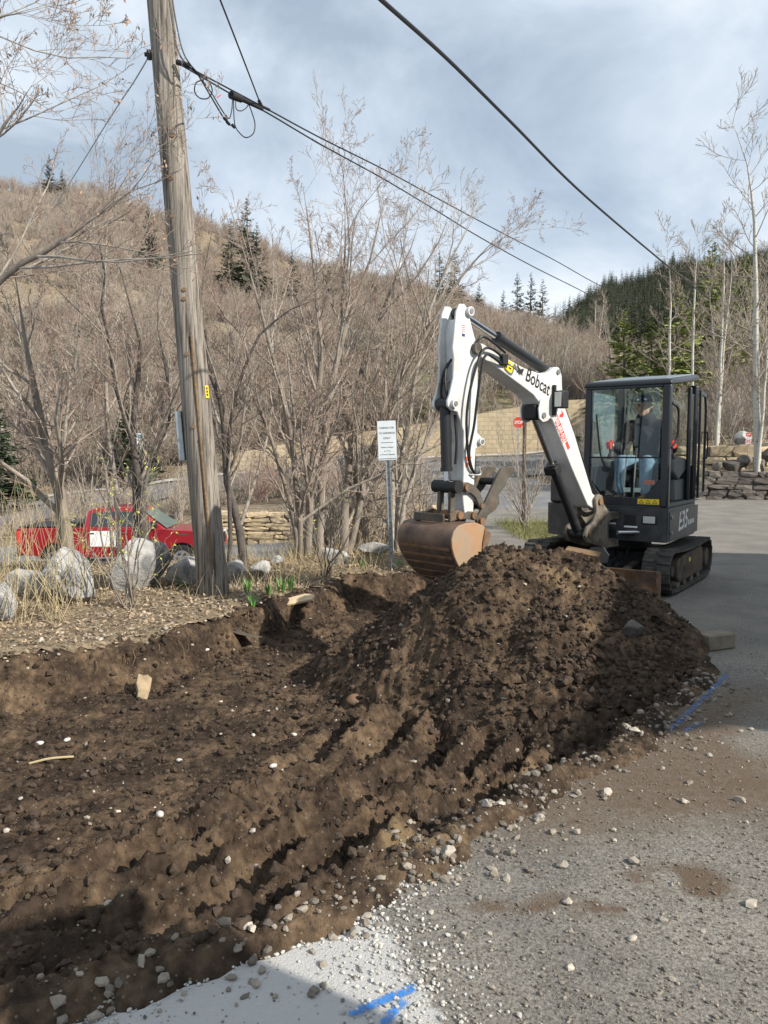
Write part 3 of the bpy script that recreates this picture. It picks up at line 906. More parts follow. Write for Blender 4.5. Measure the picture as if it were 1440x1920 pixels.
ORD = ['leftmost', 'second', 'third', 'fourth', 'fifth', 'sixth', 'seventh', 'eighth', 'ninth', 'tenth', 'eleventh', 'twelfth', 'thirteenth', 'fourteenth', 'fifteenth', 'sixteenth', 'seventeenth', 'eighteenth', 'nineteenth', 'twentieth', 'twenty-first', 'twenty-second', 'twenty-third', 'twenty-fourth', 'twenty-fifth', 'twenty-sixth', 'twenty-seventh', 'twenty-eighth', 'twenty-ninth']
def nth(i):
    return ORD[i] if i == 0 else ORD[i] + ' from the left'
pebs.sort()
for i, (px, py, s) in enumerate(pebs):
    g = gnd(px, py)
    z = float(ground_z(np.array([g.x]), np.array([g.y]))[0])
    o = lump('pale_stone', (g.x, g.y, z), (s * .95, s * .7, s * .5), M['pebble'], i * 0.9, 60 + i, 0.16, base=ICO3, sink=0.2, facets=(12 if i % 3 else 5))
    tag(o, nth(i) + ' of the pale stones lying on and beside the asphalt', 'stone', 'pale stones on and beside the asphalt')
for i, (px, py, s, lab) in enumerate([(75, 1397, .05, 'white pebble at the left edge of the trench floor'), (126, 1391, .045, 'white pebble right of the leftmost white pebble'), (300, 1530, .05, 'white pebble in the middle of the trench floor'),
    (336, 1428, .035, 'small white pebble left of the tooth grooves'), (388, 1220, .045, 'white pebble below the curled metal sheet'), (475, 1380, .035, 'white pebble above the tooth grooves'), (551, 1380, .04, 'white pebble right above the tooth grooves'), (512, 1440, .045, 'oval tan pebble between two tooth grooves')]):
    c = onsoil(px, py)
    tag(lump('white_pebble', c, (s * 1.2, s * .8, s * .6), M['gravel_white'], i, 90 + i, 0.08, base=ICO2, sink=0.2), lab, 'pebble', 'white pebbles in the trench')
# concrete block, timber block, split slab, curled sheet metal, flat boards
g = gnd(1340, 1214)
mb = MB().box(-.14, .14, -.085, .085, 0, .125)
o = mb.build('paver_block', M['block'], bevel=0.012)
o.location = (g.x, g.y, 0.0); o.rotation_euler = (0, 0, R(22))
tag(o, 'tan concrete block lying on the asphalt right of the heap', 'block')
mb = MB().box(-.17, .17, -.09, .09, 0, .2)
o = mb.build('timber_block', M['timber'], bevel=0.01)
c = at(1088, 1050, 7.55)
o.location = (c.x, c.y, c.z - .1); o.rotation_euler = (R(6), R(8), R(-24))
tag(o, 'sawn timber block between the heap and the machine', 'timber')
M['slab'] = mat('slab', (0.30, 0.225, 0.14), 0.9, var=0.3, vscale=14, bump=0.6, bscale=30)
c = onsoil(265, 1310)
o = MB().prism([(-.05, -.04), (.03, -.05), (.055, .05), (.07, .17), (.03, .20), (.0, .185), (-.045, .20), (-.06, .10), (-.045, .03)], 0, .04, 'z').build('split_stone_slab', M['slab'], bevel=0.006)
o.location = (c[0], c[1] + .02, c[2] + .01); o.rotation_euler = (R(38), R(16), R(28))
tag(o, 'pale tan slab of stone sticking up from the trench floor', 'stone slab')
c = onsoil(450, 1200)
mb = MB()
prof = [(-.16, .0), (-.13, .05), (-.10, .075), (-.05, .065), (.0, .05), (.10, .035), (.2, .02)]
vs, fs = [], []
for yy in (-.10, .12):
    for (a, b) in prof: vs.append((a, yy, b))
    for (a, b) in prof: vs.append((a, yy, b - .006))
k = len(prof)
for i in range(k - 1):
    fs += [(i, i + 1, 2 * k + i + 1, 2 * k + i), (k + i, 3 * k + i, 3 * k + i + 1, k + i + 1), (i, k + i, k + i + 1, i + 1), (2 * k + i, 2 * k + i + 1, 3 * k + i + 1, 3 * k + i)]
fs += [(0, 2 * k, 3 * k, k), (k - 1, 2 * k - 1, 4 * k - 1, 3 * k - 1)]
o = mb.add(vs, fs).build('curled_sheet', M['link_steel'], smooth=True)
o.location = (c[0], c[1], c[2] + .02); o.rotation_euler = (R(-12), 0, R(-12))
tag(o, 'curled sheet of old metal poking out of the trench bank', 'sheet metal')
c = onsoil(555, 1138)
o = MB().prism([(-.23, -.05), (.18, -.07), (.24, .0), (.14, .07), (-.2, .06)], 0, .04, 'z').build('flat_stone', M['stone_tan'], bevel=0.012)
o.location = (c[0], c[1], c[2] + .05); o.rotation_euler = (R(24), R(-9), R(22))
tag(o, 'long flat stone lying in the soil bank below the green shoots', 'stone slab')
c = onsoil(95, 1432)
o = MB().tube([(-.12, -.03, 0), (0, .0, .02), (.13, .04, .015)], .007, 6).build('dry_stick', M['straw'], smooth=True)
o.location = (c[0], c[1], c[2] + .01)
tag(o, 'pale dry stick lying on the left of the trench floor', 'stick')
k_ = 0
rv, rf_ = [], []
for i in range(70):
    t_ = rng.rand()
    x0 = np.interp(t_, [0, .35, .6, .8, 1], [-3.4, -1.98, -1.5, -1.05, -.4]); y0 = np.interp(t_, [0, .35, .6, .8, 1], [5.62, 6.6, 7.9, 8.8, 9.72])
    z0 = float(soil_z(np.array([x0 + .05]), np.array([y0 - .1]))[0])
    L_ = rng.uniform(.05, .2)
    a_ = rng.uniform(-1, 1)
    P_ = np.array([[[x0, y0, z0 - .01], [x0 + .3 * L_ * a_ + .03, y0 - .10, z0 + .015], [x0 + .6 * L_ * a_ + .04, y0 - .14, z0 - .3 * L_], [x0 + L_ * a_, y0 - .16 - .2 * L_, z0 - .75 * L_]]])
    an_ = np.arange(3) * 2.094
    R_ = np.array([.005, .004, .003, .0015]) * rng.uniform(.5, 1.1)
    ring = np.stack([np.cos(an_), np.sin(an_), 0 * an_], -1)
    vv = P_[0][:, None, :] + ring[None] * R_[:, None, None]
    rv.append(vv.reshape(-1, 3))
    for q in range(3):
        for w in range(3):
            rf_.append((k_ + q * 3 + w, k_ + q * 3 + (w + 1) % 3, k_ + q * 3 + 3 + (w + 1) % 3, k_ + q * 3 + 3 + w))
    k_ += 12
tag(mesh_np('torn_roots', np.concatenate(rv), np.array(rf_), M['timber']), 'thin torn roots hanging from the trench bank', 'roots', kind='stuff')
# blue spray marks
def paint(name, pts, w, label, seed):
    P = smooth_path([(p[0], p[1], 0) for p in pts], 10)
    vs, fs = [], []
    k = 7
    for i, p in enumerate(P):
        t = (P[min(i + 1, len(P) - 1)] - P[max(i - 1, 0)]).normalized()
        s = Vector((-t.y, t.x, 0))
        for j in range(k):
            q = p + s * w * (j / (k - 1) - 0.5) * 2
            vs.append((q.x, q.y, float(asph_z(np.array([q.x]), np.array([q.y]))[0]) + 0.006))
    n = len(P)
    V = np.array(vs); i = np.arange(n * k).reshape(n, k)
    F = np.stack([i[:-1, :-1], i[:-1, 1:], i[1:, 1:], i[1:, :-1]], -1).reshape(-1, 4)
    o = mesh_np(name, V, F, M['blue_paint'])
    e = np.minimum(1, np.tile(1 - np.abs(np.linspace(-1, 1, k)) ** 2, n))
    ends = np.repeat(np.minimum(1, np.minimum(np.arange(n), np.arange(n)[::-1]) / 5.0), k)
    attr(o, 'spray', e * ends * (0.56 if seed < 3 else 0.46))
    tag(o, label, kind='structure')
m = bpy.data.materials.new('blue_paint'); m.use_nodes = True
n_, l_ = m.node_tree.nodes, m.node_tree.links
b_ = n_['Principled BSDF']
b_.inputs['Base Color'].default_value = (0.03, 0.20, 0.56, 1)
b_.inputs['Roughness'].default_value = 0.7
a_ = n_.new('ShaderNodeAttribute'); a_.attribute_name = 'spray'
z_ = n_.new('ShaderNodeTexNoise'); z_.inputs['Scale'].default_value = 75; z_.inputs['Detail'].default_value = 5; z_.inputs['Roughness'].default_value = 0.75
t_ = n_.new('ShaderNodeTexCoord'); l_.new(t_.outputs['Object'], z_.inputs['Vector'])
ad = n_.new('ShaderNodeMath'); ad.operation = 'ADD'; l_.new(a_.outputs['Fac'], ad.inputs[0]); l_.new(z_.outputs['Fac'], ad.inputs[1])
mr = n_.new('ShaderNodeMapRange'); mr.inputs['From Min'].default_value = 0.88; mr.inputs['From Max'].default_value = 1.12; l_.new(ad.outputs['Value'], mr.inputs['Value'])
l_.new(mr.outputs['Result'], b_.inputs['Alpha'])
M['blue_paint'] = m
paint('paint_mark', [gnd(640, 1915), gnd(690, 1893), gnd(740, 1872), gnd(800, 1845)], .035, 'bright blue spray mark on the pale patch in the foreground', 1)
paint('paint_mark', [gnd(705, 1945), gnd(735, 1905), gnd(775, 1868)], .03, 'blue spray stroke meeting the foreground mark', 2)
paint('paint_mark', [gnd(1242, 1382), gnd(1275, 1352), gnd(1315, 1315), gnd(1345, 1285), gnd(1375, 1255)], .045, 'long faded blue spray line beside the heap', 3)
paint('paint_mark', [gnd(1275, 1376), gnd(1300, 1364), gnd(1325, 1352)], .035, 'short blue spray line beside the long one', 4)

# ------------------------------------------------------------------ bare trees
def norm(v):
    return v / np.maximum(np.linalg.norm(v, axis=-1, keepdims=True), 1e-9)
def tubes(P, Rr, k):
    """P (B,n,3), Rr (B,n) -> verts, quads of open tubes"""
    B, n = P.shape[:2]
    Tn_ = np.empty_like(P)
    Tn_[:, 1:-1] = P[:, 2:] - P[:, :-2]
    Tn_[:, 0] = P[:, 1] - P[:, 0]
    Tn_[:, -1] = P[:, -1] - P[:, -2]
    Tn_ = norm(Tn_)
    ref = np.where(np.abs(Tn_[:, :1, 2:3]) > 0.9, np.array([1.0, 0, 0]), np.array([0, 0, 1.0]))
    A = norm(np.cross(Tn_, np.broadcast_to(ref, P.shape)))
    Bv = np.cross(Tn_, A)
    an = np.arange(k) * 2 * np.pi / k
    ring = A[:, :, None, :] * np.cos(an)[None, None, :, None] + Bv[:, :, None, :] * np.sin(an)[None, None, :, None]
    V = P[:, :, None, :] + ring * Rr[:, :, None, None]
    idx = np.arange(B * n * k).reshape(B, n, k)
    a = idx[:, :-1, :]
    b = np.roll(idx, -1, 2)[:, :-1, :]
    c = np.roll(idx, -1, 2)[:, 1:, :]
    d = idx[:, 1:, :]
    return V.reshape(-1, 3), np.stack([a, b, c, d], -1).reshape(-1, 4)
def walk(r, P0, D0, L, n, wig, up):
    """curved paths from P0 (B,3) along D0 with length L (B,)"""
    B = len(P0)
    P = np.empty((B, n, 3)); P[:, 0] = P0
    D = norm(D0)
    for i in range(1, n):
        D = norm(D + r.normal(size=(B, 3)) * wig + np.array([0, 0, up]))
        P[:, i] = P[:, i - 1] + D * (L / (n - 1))[:, None]
    return P
def spawn(r, P, Rr, L, c, t0, ang, lf, n, wig, up, rf=0.52, rmin=0.0025, spread_up=0.15):
    B, m = P.shape[:2]
    t = t0 + (1 - t0) * ((np.arange(c)[None] + r.rand(B, c)) / c)
    t = np.clip(t, 0, 0.985)
    f = t * (m - 1)
    i = np.minimum(f.astype(int), m - 2)
    w = (f - i)[..., None]
    bi = np.arange(B)[:, None]
    pos = P[bi, i] * (1 - w) + P[bi, i + 1] * w
    rad = Rr[bi, i] * (1 - w[..., 0]) + Rr[bi, i + 1] * w[..., 0]
    tg = norm(P[bi, i + 1] - P[bi, i])
    q = norm(np.cross(tg, r.normal(size=tg.shape)))
    a = np.radians(r.uniform(ang[0], ang[1], t.shape))[..., None]
    D = norm(tg * np.cos(a) + q * np.sin(a) + np.array([0, 0, spread_up]))
    Lc = L[:, None] * lf * (1.15 - 0.65 * t) * r.uniform(.6, 1.25, t.shape)
    pos, D, Lc, rad = pos.reshape(-1, 3), D.reshape(-1, 3), Lc.ravel(), rad.ravel()
    Pn = walk(r, pos, D, Lc, n, wig, up)
    r0 = np.maximum(rad * rf, rmin)
    Rn = r0[:, None] * np.linspace(1, 0.35, n)[None]
    return Pn, np.maximum(Rn, rmin * 0.7), Lc
BARE = [dict(c=8, t0=.22, ang=(22, 55), lf=.52, n=6, wig=.10, up=.06), dict(c=7, t0=.2, ang=(25, 60), lf=.48, n=5, wig=.12, up=.05), dict(c=6, t0=.15, ang=(25, 60), lf=.46, n=4, wig=.12, up=.05), dict(c=3, t0=.2, ang=(25, 55), lf=.5, n=3, wig=.1, up=.06)]
def tree_geo(seed, stems, levels=BARE, rmin=0.003, sides=(7, 5, 4, 3, 3)):
    """stems: list of (points, r0, r1). returns list of stem meshes and the crown mesh (verts, faces, level per face), and all last-level tip points"""
    r = np.random.RandomState(seed)
    sts, crown = [], []
    n0 = 14
    Ps, Rs, Ls = [], [], []
    for pts, r0, r1 in stems:
        q = np.array([p[:] for p in smooth_path(pts, 8)])
        f = np.linspace(0, len(q) - 1, n0)
        P = np.stack([np.interp(f, np.arange(len(q)), q[:, k]) for k in range(3)], -1)
        P[1:-1] += r.normal(size=(n0 - 2, 3)) * 0.012
        L = np.linalg.norm(np.diff(P, axis=0), axis=1).sum()
        Rr = np.linspace(r0, r1, n0) * (1 + r.rand(n0) * .08)
        Rr[-4:] *= np.array([.8, .58, .36, .12])
        Rr[0] *= 1.25
        sts.append(tubes(P[None], Rr[None], sides[0]))
        Ps.append(P); Rs.append(Rr); Ls.append(L)
    P, Rr, L = np.array(Ps), np.array(Rs), np.array(Ls)
    off = 0
    VV, FF, LV = [], [], []
    for k, sp in enumerate(levels):
        P, Rr, L = spawn(r, P, Rr, L, rmin=rmin, **sp)
        v, f = tubes(P, Rr, sides[min(k + 1, 4)])
        VV.append(v); FF.append(f + off); LV.append(np.full(len(f), k)); off += len(v)
    return sts, np.concatenate(VV), np.concatenate(FF), np.concatenate(LV), P
def leaf_quads(P, r, size, droop=0.0):
    """little two-triangle leaves at points P"""
    n = len(P)
    d = norm(r.normal(size=(n, 3)) + np.array([0, 0, -droop]))
    s = norm(np.cross(d, r.normal(size=(n, 3))))
    L = size * r.uniform(.6, 1.3, n)[:, None]
    V = np.stack([P, P + d * L * .5 + s * L * .22, P + d * L, P + d * L * .5 - s * L * .22], 1)
    return V.reshape(-1, 3), np.arange(n * 4).reshape(n, 4)
def bare_tree(name, label, cat, seed, stems, mats=('bark', 'limb', 'twig'), levels=BARE, group=None, rmin=0.0026, seeds=0, seedmat='samara', seedsize=.05, droop=1.0):
    base = Vector(stems[0][0][0])
    root = empty(name, base)
    sts, V, F, LV, tips = tree_geo(seed, stems, levels, rmin)
    for v, f in sts:
        mesh_np('trunk', v - np.array(base), f, M[mats[0]], root)
    mesh_np('crown', V - np.array(base), F, [M[mats[1]], M[mats[2]]], root, midx=(LV >= 1).astype(int))
    if seeds:
        r = np.random.RandomState(seed + 5)
        k = r.choice(len(tips), seeds)
        j = r.randint(0, tips.shape[1], seeds)
        v, f = leaf_quads(tips[k, j] - np.array(base), r, seedsize, droop)
        mesh_np('hanging_seeds' if seedmat == 'samara' else 'bud_leaves', v, f, M[seedmat], root, smooth=False)['kind'] = 'stuff'
    return tag(root, label, cat, group)
def stem(pxs, Y0, Y1, r0, r1, sinkz=0.15):
    """stem through pixels of the photograph, going from Y0 to Y1 metres away"""
    n = len(pxs)
    pts = [at(p[0], p[1], Y0 + (Y1 - Y0) * i / (n - 1)) for i, p in enumerate(pxs)]
    b = pts[0].copy()
    gz = float(T(np.array([b.x]), np.array([b.y]))[0])
    b.z = min(b.z, gz) - sinkz
    return ([b] + pts, r0, r1)
WIDE = [dict(c=12, t0=.25, ang=(25, 62), lf=.42, n=7, wig=.11, up=.05), dict(c=8, t0=.15, ang=(28, 68), lf=.44, n=5, wig=.13, up=.04), dict(c=7, t0=.12, ang=(30, 70), lf=.44, n=4, wig=.12, up=.03), dict(c=4, t0=.2, ang=(20, 50), lf=.5, n=3, wig=.08, up=.06)]
THIN = [dict(c=12, t0=.2, ang=(25, 55), lf=.36, n=6, wig=.10, up=.06), dict(c=7, t0=.15, ang=(25, 60), lf=.45, n=4, wig=.12, up=.05), dict(c=6, t0=.15, ang=(25, 60), lf=.45, n=3, wig=.1, up=.04), dict(c=3, t0=.15, ang=(25, 55), lf=.5, n=3, wig=.1, up=.04)]
bare_tree('bare_tree', 'tall many stemmed bare tree just left of the parking sign', 'tree', 101, [
    stem([(562, 1065), (560, 960), (548, 860), (520, 700), (470, 520), (430, 380)], 11.3, 10.9, .065, .018),
    stem([(575, 1068), (580, 950), (590, 800), (600, 640), (585, 490), (568, 350)], 11.4, 11.6, .075, .02),
    stem([(600, 1062), (604, 940), (612, 800), (640, 640), (690, 500), (720, 375)], 11.5, 12.2, .085, .02),
    stem([(560, 1070), (540, 930), (500, 800), (455, 690), (415, 590)], 11.2, 10.6, .045, .015)], levels=WIDE, seeds=900, seedsize=.035)
bare_tree('bare_tree', 'bare tree with two thick trunks behind the parking sign', 'tree', 102, [
    stem([(645, 1040), (650, 940), (660, 820), (680, 680), (735, 540), (785, 420)], 12.6, 13.0, .095, .02),
    stem([(690, 1030), (668, 900), (650, 760), (640, 600), (650, 470), (642, 345)], 12.8, 12.6, .06, .018),
    stem([(655, 1040), (690, 880), (745, 730), (820, 590), (890, 490), (940, 440)], 12.6, 13.4, .06, .016)], levels=WIDE, seeds=700, seedsize=.035)
bare_tree('bare_tree', 'slender bare tree leaning right towards the machine arm', 'tree', 103, [
    stem([(748, 1010), (762, 930), (790, 850), (830, 770), (880, 720), (930, 690)], 12.4, 12.8, .05, .014),
    stem([(740, 1012), (752, 880), (770, 760), (800, 600), (850, 480), (900, 390)], 12.5, 13.5, .055, .014),
    stem([(735, 1012), (735, 880), (722, 740), (735, 560), (770, 400)], 12.4, 13.0, .05, .014)], levels=THIN, mats=('limb', 'limb', 'twig_tan'), seeds=300, seedsize=.03)
bare_tree('bare_tree', 'bare tree with a bowed trunk right behind the utility pole', 'tree', 104, [
    stem([(455, 1045), (440, 960), (425, 880), (418, 780), (395, 690), (375, 560), (400, 420)], 10.3, 10.6, .07, .016),
    stem([(432, 1000), (428, 850), (440, 740), (480, 640), (540, 585), (600, 560)], 10.3, 10.0, .035, .010)], mats=('bark_dark', 'limb', 'twig'), levels=THIN)
bare_tree('bare_tree', 'bare forked tree with dark trunk behind the pointed boulder', 'tree', 105, [
    stem([(272, 1050), (270, 960), (262, 905), (250, 850), (252, 760), (262, 660), (240, 560), (205, 440)], 10.6, 10.9, .075, .014),
    stem([(252, 850), (235, 790), (215, 700), (195, 590), (190, 470), (175, 380)], 10.7, 10.3, .04, .010, 0),
    stem([(262, 905), (290, 850), (320, 760), (300, 640), (290, 540)], 10.7, 11.2, .03, .010, 0)], mats=('bark_dark', 'limb', 'twig'), levels=THIN)
bare_tree('bare_tree', 'bare forked tree with pale trunk above the leftmost boulder', 'tree', 106, [
    stem([(130, 1060), (122, 990), (112, 930), (100, 870), (78, 790), (55, 690), (42, 600), (20, 470)], 10.2, 10.0, .105, .02),
    stem([(114, 935), (122, 860), (118, 790), (135, 700), (150, 600), (135, 480)], 10.2, 10.6, .05, .012, 0)], mats=('bark', 'limb', 'twig'), levels=WIDE, seeds=500, seedsize=.04)
bare_tree('bare_tree', 'thin bare sapling between the two left forked trees', 'tree', 107, [
    stem([(222, 1000), (215, 880), (200, 780), (198, 660), (195, 560), (200, 430), (215, 320)], 12.5, 12.5, .05, .012),
    stem([(210, 1000), (195, 870), (165, 780), (150, 690), (118, 600)], 12.5, 12.2, .03, .010)], mats=('limb', 'limb', 'twig'), levels=THIN)
bare_tree('bare_tree', 'big bare tree reaching in from beyond the left edge', 'tree', 108, [
    ([Vector((-5.3, 8.6, -.2)), Vector((-5.2, 8.6, 1.5)), Vector((-4.9, 8.6, 2.8)), at(5, 522, 8.4), at(60, 485, 8.3), at(115, 448, 8.2), at(165, 415, 8.2), at(225, 345, 8.2), at(262, 300, 8.2)], .05, .008),
    ([Vector((-5.3, 8.6, 1.2)), Vector((-5.1, 8.3, 3.5)), at(-60, 330, 8.0), at(10, 230, 7.9), at(60, 160, 7.8)], .04, .008),
    ([Vector((-5.3, 8.6, 2.2)), Vector((-5.2, 8.2, 5.0)), at(-90, 80, 7.2), at(-20, 40, 7.0), at(70, 18, 6.9)], .03, .006)], levels=THIN, mats=('bark', 'limb', 'twig'), seeds=900, seedsize=.045, droop=2.0)
# shrubs in the foreground verge
SHRUB = [dict(c=5, t0=.3, ang=(20, 50), lf=.42, n=5, wig=.1, up=.05), dict(c=4, t0=.2, ang=(25, 55), lf=.45, n=3, wig=.1, up=.05)]
def shrub(name, label, seed, base, tops, r0, mats, leaves, group=None, lv=SHRUB, lsize=.03):
    sts = []
    rr = random.Random(seed)
    b = Vector(base)
    for t in tops:
        t = Vector(t)
        mid = b.lerp(t, .5) + Vector((rr.uniform(-.08, .08), rr.uniform(-.08, .08), .06))
        sts.append(([b + Vector((rr.uniform(-.06, .06), rr.uniform(-.06, .06), -.06)), mid, t], r0 * rr.uniform(.7, 1.2), r0 * .35))
    return bare_tree(name, label, 'shrub', seed, sts, mats, lv, group, 0.0022, leaves, 'bud', lsize, -0.3)
b = gnd(243, 1142)
shrub('budding_shrub', 'shrub with yellow green buds in front of the pointed boulder', 201, b, [at(p, q, 7.75 + dy) for p, q, dy in ((178, 950, .1), (205, 925, .3), (235, 905, 0), (262, 930, -.1), (300, 960, .2), (150, 1000, -.2), (310, 1010, -.2), (215, 985, -.3), (275, 870, .1))], .012, ('bark', 'limb', 'twig_tan'), 330)
b = gnd(612, 1082)
shrub('budding_shrub', 'small shrub with bare shoots at the rim behind the heap', 202, b, [at(p, q, 9.6 + dy) for p, q, dy in ((590, 930, .1), (625, 910, .1), (655, 880, 0), (690, 930, .2), (570, 980, .1), (640, 1000, -.1))], .011, ('bark_dark', 'limb', 'twig'), 60)
b = at(985, 985, 15.8)
shrub('wild_shrub', 'leafless grey brush around the brown post', 203, b, [at(p, q, 15.8 + dy) for p, q, dy in ((930, 800, .2), (955, 770, .5), (985, 790, 0), (1010, 780, .5), (1030, 800, .3), (905, 870, -.3), (1035, 870, .2), (1020, 900, -.3), (940, 880, .5), (895, 830, .2))], .014, ('limb', 'limb', 'twig_tan'), 0, lv=[dict(c=8, t0=.15, ang=(20, 55), lf=.45, n=5, wig=.1, up=.05), dict(c=6, t0=.15, ang=(25, 55), lf=.45, n=4, wig=.1, up=.05), dict(c=3, t0=.2, ang=(25, 55), lf=.5, n=3, wig=.1, up=.05)])
b = at(790, 1000, 13.6)
shrub('wild_shrub', 'leafless dark brush left of the bucket', 204, b, [at(p, q, 13.6 + dy) for p, q, dy in ((760, 900, .2), (790, 850, .3), (815, 880, 0), (770, 870, -.2), (825, 920, .2), (745, 930, .1))], .011, ('bark_dark', 'limb', 'twig'), 0)
for i, (p, q, Y, lab) in enumerate([(480, 900, 33, 'red twigged brush above the low stone wall'), (540, 890, 36, 'red twigged brush left of the many stemmed tree beyond the wall'), (170, 905, 40, 'grey brush between lot and road at the left'), (640, 900, 33, 'brown brush beyond the wall behind the two thick trunks')]):
    b = Vector((at(p, q, Y).x, Y, 0)); b.z = Tz(b.x, Y)
    rr = random.Random(i)
    shrub('roadside_brush', lab, 210 + i, b, [b + Vector((rr.uniform(-2.2, 2.2), rr.uniform(-1, 1), rr.uniform(1.0, 2.0))) for _ in range(16)], .016, ('twig_red' if i != 2 else 'limb', 'twig_red' if i != 2 else 'limb', 'twig_red' if i != 2 else 'twig'), 0, 'roadside brush', lv=[dict(c=8, t0=.1, ang=(20, 55), lf=.5, n=4, wig=.12, up=.05), dict(c=6, t0=.1, ang=(25, 55), lf=.5, n=3, wig=.1, up=.05)])

# middle-distance bare trees on the slope between lot and hill (shared meshes)
protos = []
for k in range(4):
    rr = random.Random(300 + k)
    sts = []
    for j in range(3 + k % 2):
        a = rr.uniform(0, 6.28); s = rr.uniform(.5, 1.3)
        sts.append(([Vector((rr.uniform(-.2, .2), rr.uniform(-.2, .2), -.3)), Vector((math.cos(a) * s * .3, math.sin(a) * s * .3, 1.8)), Vector((math.cos(a) * s, math.sin(a) * s, rr.uniform(4.2, 5.6)))], .07, .02))
    protos.append(tree_geo(310 + k, sts, [dict(c=9, t0=.2, ang=(20, 50), lf=.42, n=5, wig=.1, up=.06), dict(c=7, t0=.15, ang=(22, 55), lf=.45, n=4, wig=.1, up=.06), dict(c=4, t0=.15, ang=(22, 55), lf=.45, n=3, wig=.1, up=.06)], 0.006, (5, 4, 3, 3, 3)))
pm = []
spots = [(95, 62, 1.5, ''), (165, 34, .8, ''), (240, 60, 1.4, ''), (325, 62, 1.5, ''), (400, 36, .9, ''), (470, 62, 1.6, ''), (545, 60, 1.3, ''), (620, 62, 1.5, ''), (700, 61, 1.6, ''), (770, 61, 1.4, ''), (850, 62, 1.5, ''), (925, 62, 1.3, ''), (985, 63, 1.4, ''), (1045, 62, 1.2, ''), (1090, 60, 1.1, ''), (1345, 42, 1.3, ''), (1390, 46, 1.6, ''), (1430, 40, 1.2, ''), (20, 60, 1.6, ''), (60, 75, 1.7, ''), (140, 72, 1.6, ''), (210, 80, 1.8, ''), (290, 76, 1.7, ''), (370, 74, 1.7, ''), (430, 72, 1.6, ''), (510, 78, 1.8, ''), (590, 74, 1.7, ''), (660, 80, 1.9, ''), (735, 76, 1.8, ''), (810, 78, 1.7, ''), (1150, 60, 1.2, ''), (1340, 62, 1.3, '')]
spots.sort()
cnt_ = {}
for i, (p, Y, s, _) in enumerate(spots):
    x = (p - 720) / 1420 * Y
    root = empty('hillside_tree', (x, Y, Tz(x, Y) - .1), i * 1.7)
    root.scale = (s, s, s * (1 + .1 * math.sin(i)))
    sts, V, F, LV, tips = protos[i % 4]
    if i < 4:
        sv, sf, o = [], [], 0
        for v, f in sts:
            sv.append(v); sf.append(f + o); o += len(v)
        a = mesh_np('trunk', np.concatenate(sv), np.concatenate(sf), M['limb'], root)
        b = mesh_np('crown', V, F, [M['limb'], M['twig_tan']], root, midx=(LV >= 1).astype(int))
        pm.append((a.data, b.data))
    else:
        for nm, d in zip(('trunk', 'crown'), pm[i % 4]):
            link(bpy.data.objects.new(nm, d), root)
    far = Y > 50
    gk = ('behind the right stone walls', 'leafless trees behind the right walls') if p > 1120 else (('on the slope beyond the main road', 'leafless trees of the slope') if far else ('on the bank between lot and road', 'leafless trees between lot and road'))
    c_ = cnt_.setdefault(gk[1], 0); cnt_[gk[1]] += 1
    tag(root, nth(c_) + ' of the leafless trees ' + gk[0], 'tree', gk[1])

# ------------------------------------------------------------------ conifers
def conifer_geo(seed, h, rad, whorls=22, per=7, sprays=8, droop=.25):
    r = np.random.RandomState(seed)
    tr = tubes(np.array([[[0, 0, -.4], [0, 0, h * .5], [0, 0, h]]]), np.array([[h * .016, h * .010, h * .001]]), 6)
    zs = h * (0.07 + 0.92 * np.linspace(0, 1, whorls) ** 0.95)
    P0, D, L = [], [], []
    for i, z in enumerate(zs):
        f = 1 - z / h
        n = max(4, int(per * (0.5 + .6 * f)) + r.randint(0, 2))
        for j in range(n):
            a = r.uniform(0, 6.283)
            P0.append((0, 0, z + r.uniform(-.02, .02) * h))
            D.append((math.cos(a), math.sin(a), .28 - droop * 2 * f * r.uniform(.5, 1.1)))
            L.append(rad * (f ** .85 * 0.96 + .04) * r.uniform(.7, 1.12))
    P0, D, L = np.array(P0), norm(np.array(D)), np.array(L)
    P = walk(r, P0, D, L, 5, .06, .05)
    # sprays along each branch
    t = (np.arange(sprays)[None] + r.rand(len(P), sprays)) / sprays * .92 + .08
    f = t * 4; i = np.minimum(f.astype(int), 3); w = (f - i)[..., None]; bi = np.arange(len(P))[:, None]
    pos = P[bi, i] * (1 - w) + P[bi, i + 1] * w
    tg = norm(P[bi, i + 1] - P[bi, i])
    side = norm(np.cross(tg, np.array([0, 0, 1.0])))
    sgn = np.where(r.rand(*t.shape) < .5, -1, 1)[..., None]
    d = norm(tg * r.uniform(.4, 1.1, t.shape)[..., None] + side * sgn * r.uniform(.3, 1.0, t.shape)[..., None] + r.normal(size=tg.shape) * .22 - np.array([0, 0, .12]))
    ln = (L[:, None] * .34 * (1.1 - .5 * t) * r.uniform(.6, 1.2, t.shape) + .03 * rad)[..., None]
    up = norm(np.cross(d, side * sgn + r.normal(size=d.shape) * .5))
    wd = norm(np.cross(d, up)) * ln * .24
    A = pos; B = pos + d * ln * .55 + wd; C = pos + d * ln; E_ = pos + d * ln * .55 - wd
    V = np.stack([A, B, C, E_], -2).reshape(-1, 3)
    F = np.arange(len(V)).reshape(-1, 4)
    bv, bf = tubes(P, np.maximum(L[:, None] * .012 * np.linspace(1, .2, 5)[None], .004), 3)
    return tr, (V, F), (bv, bf)
CON = {}
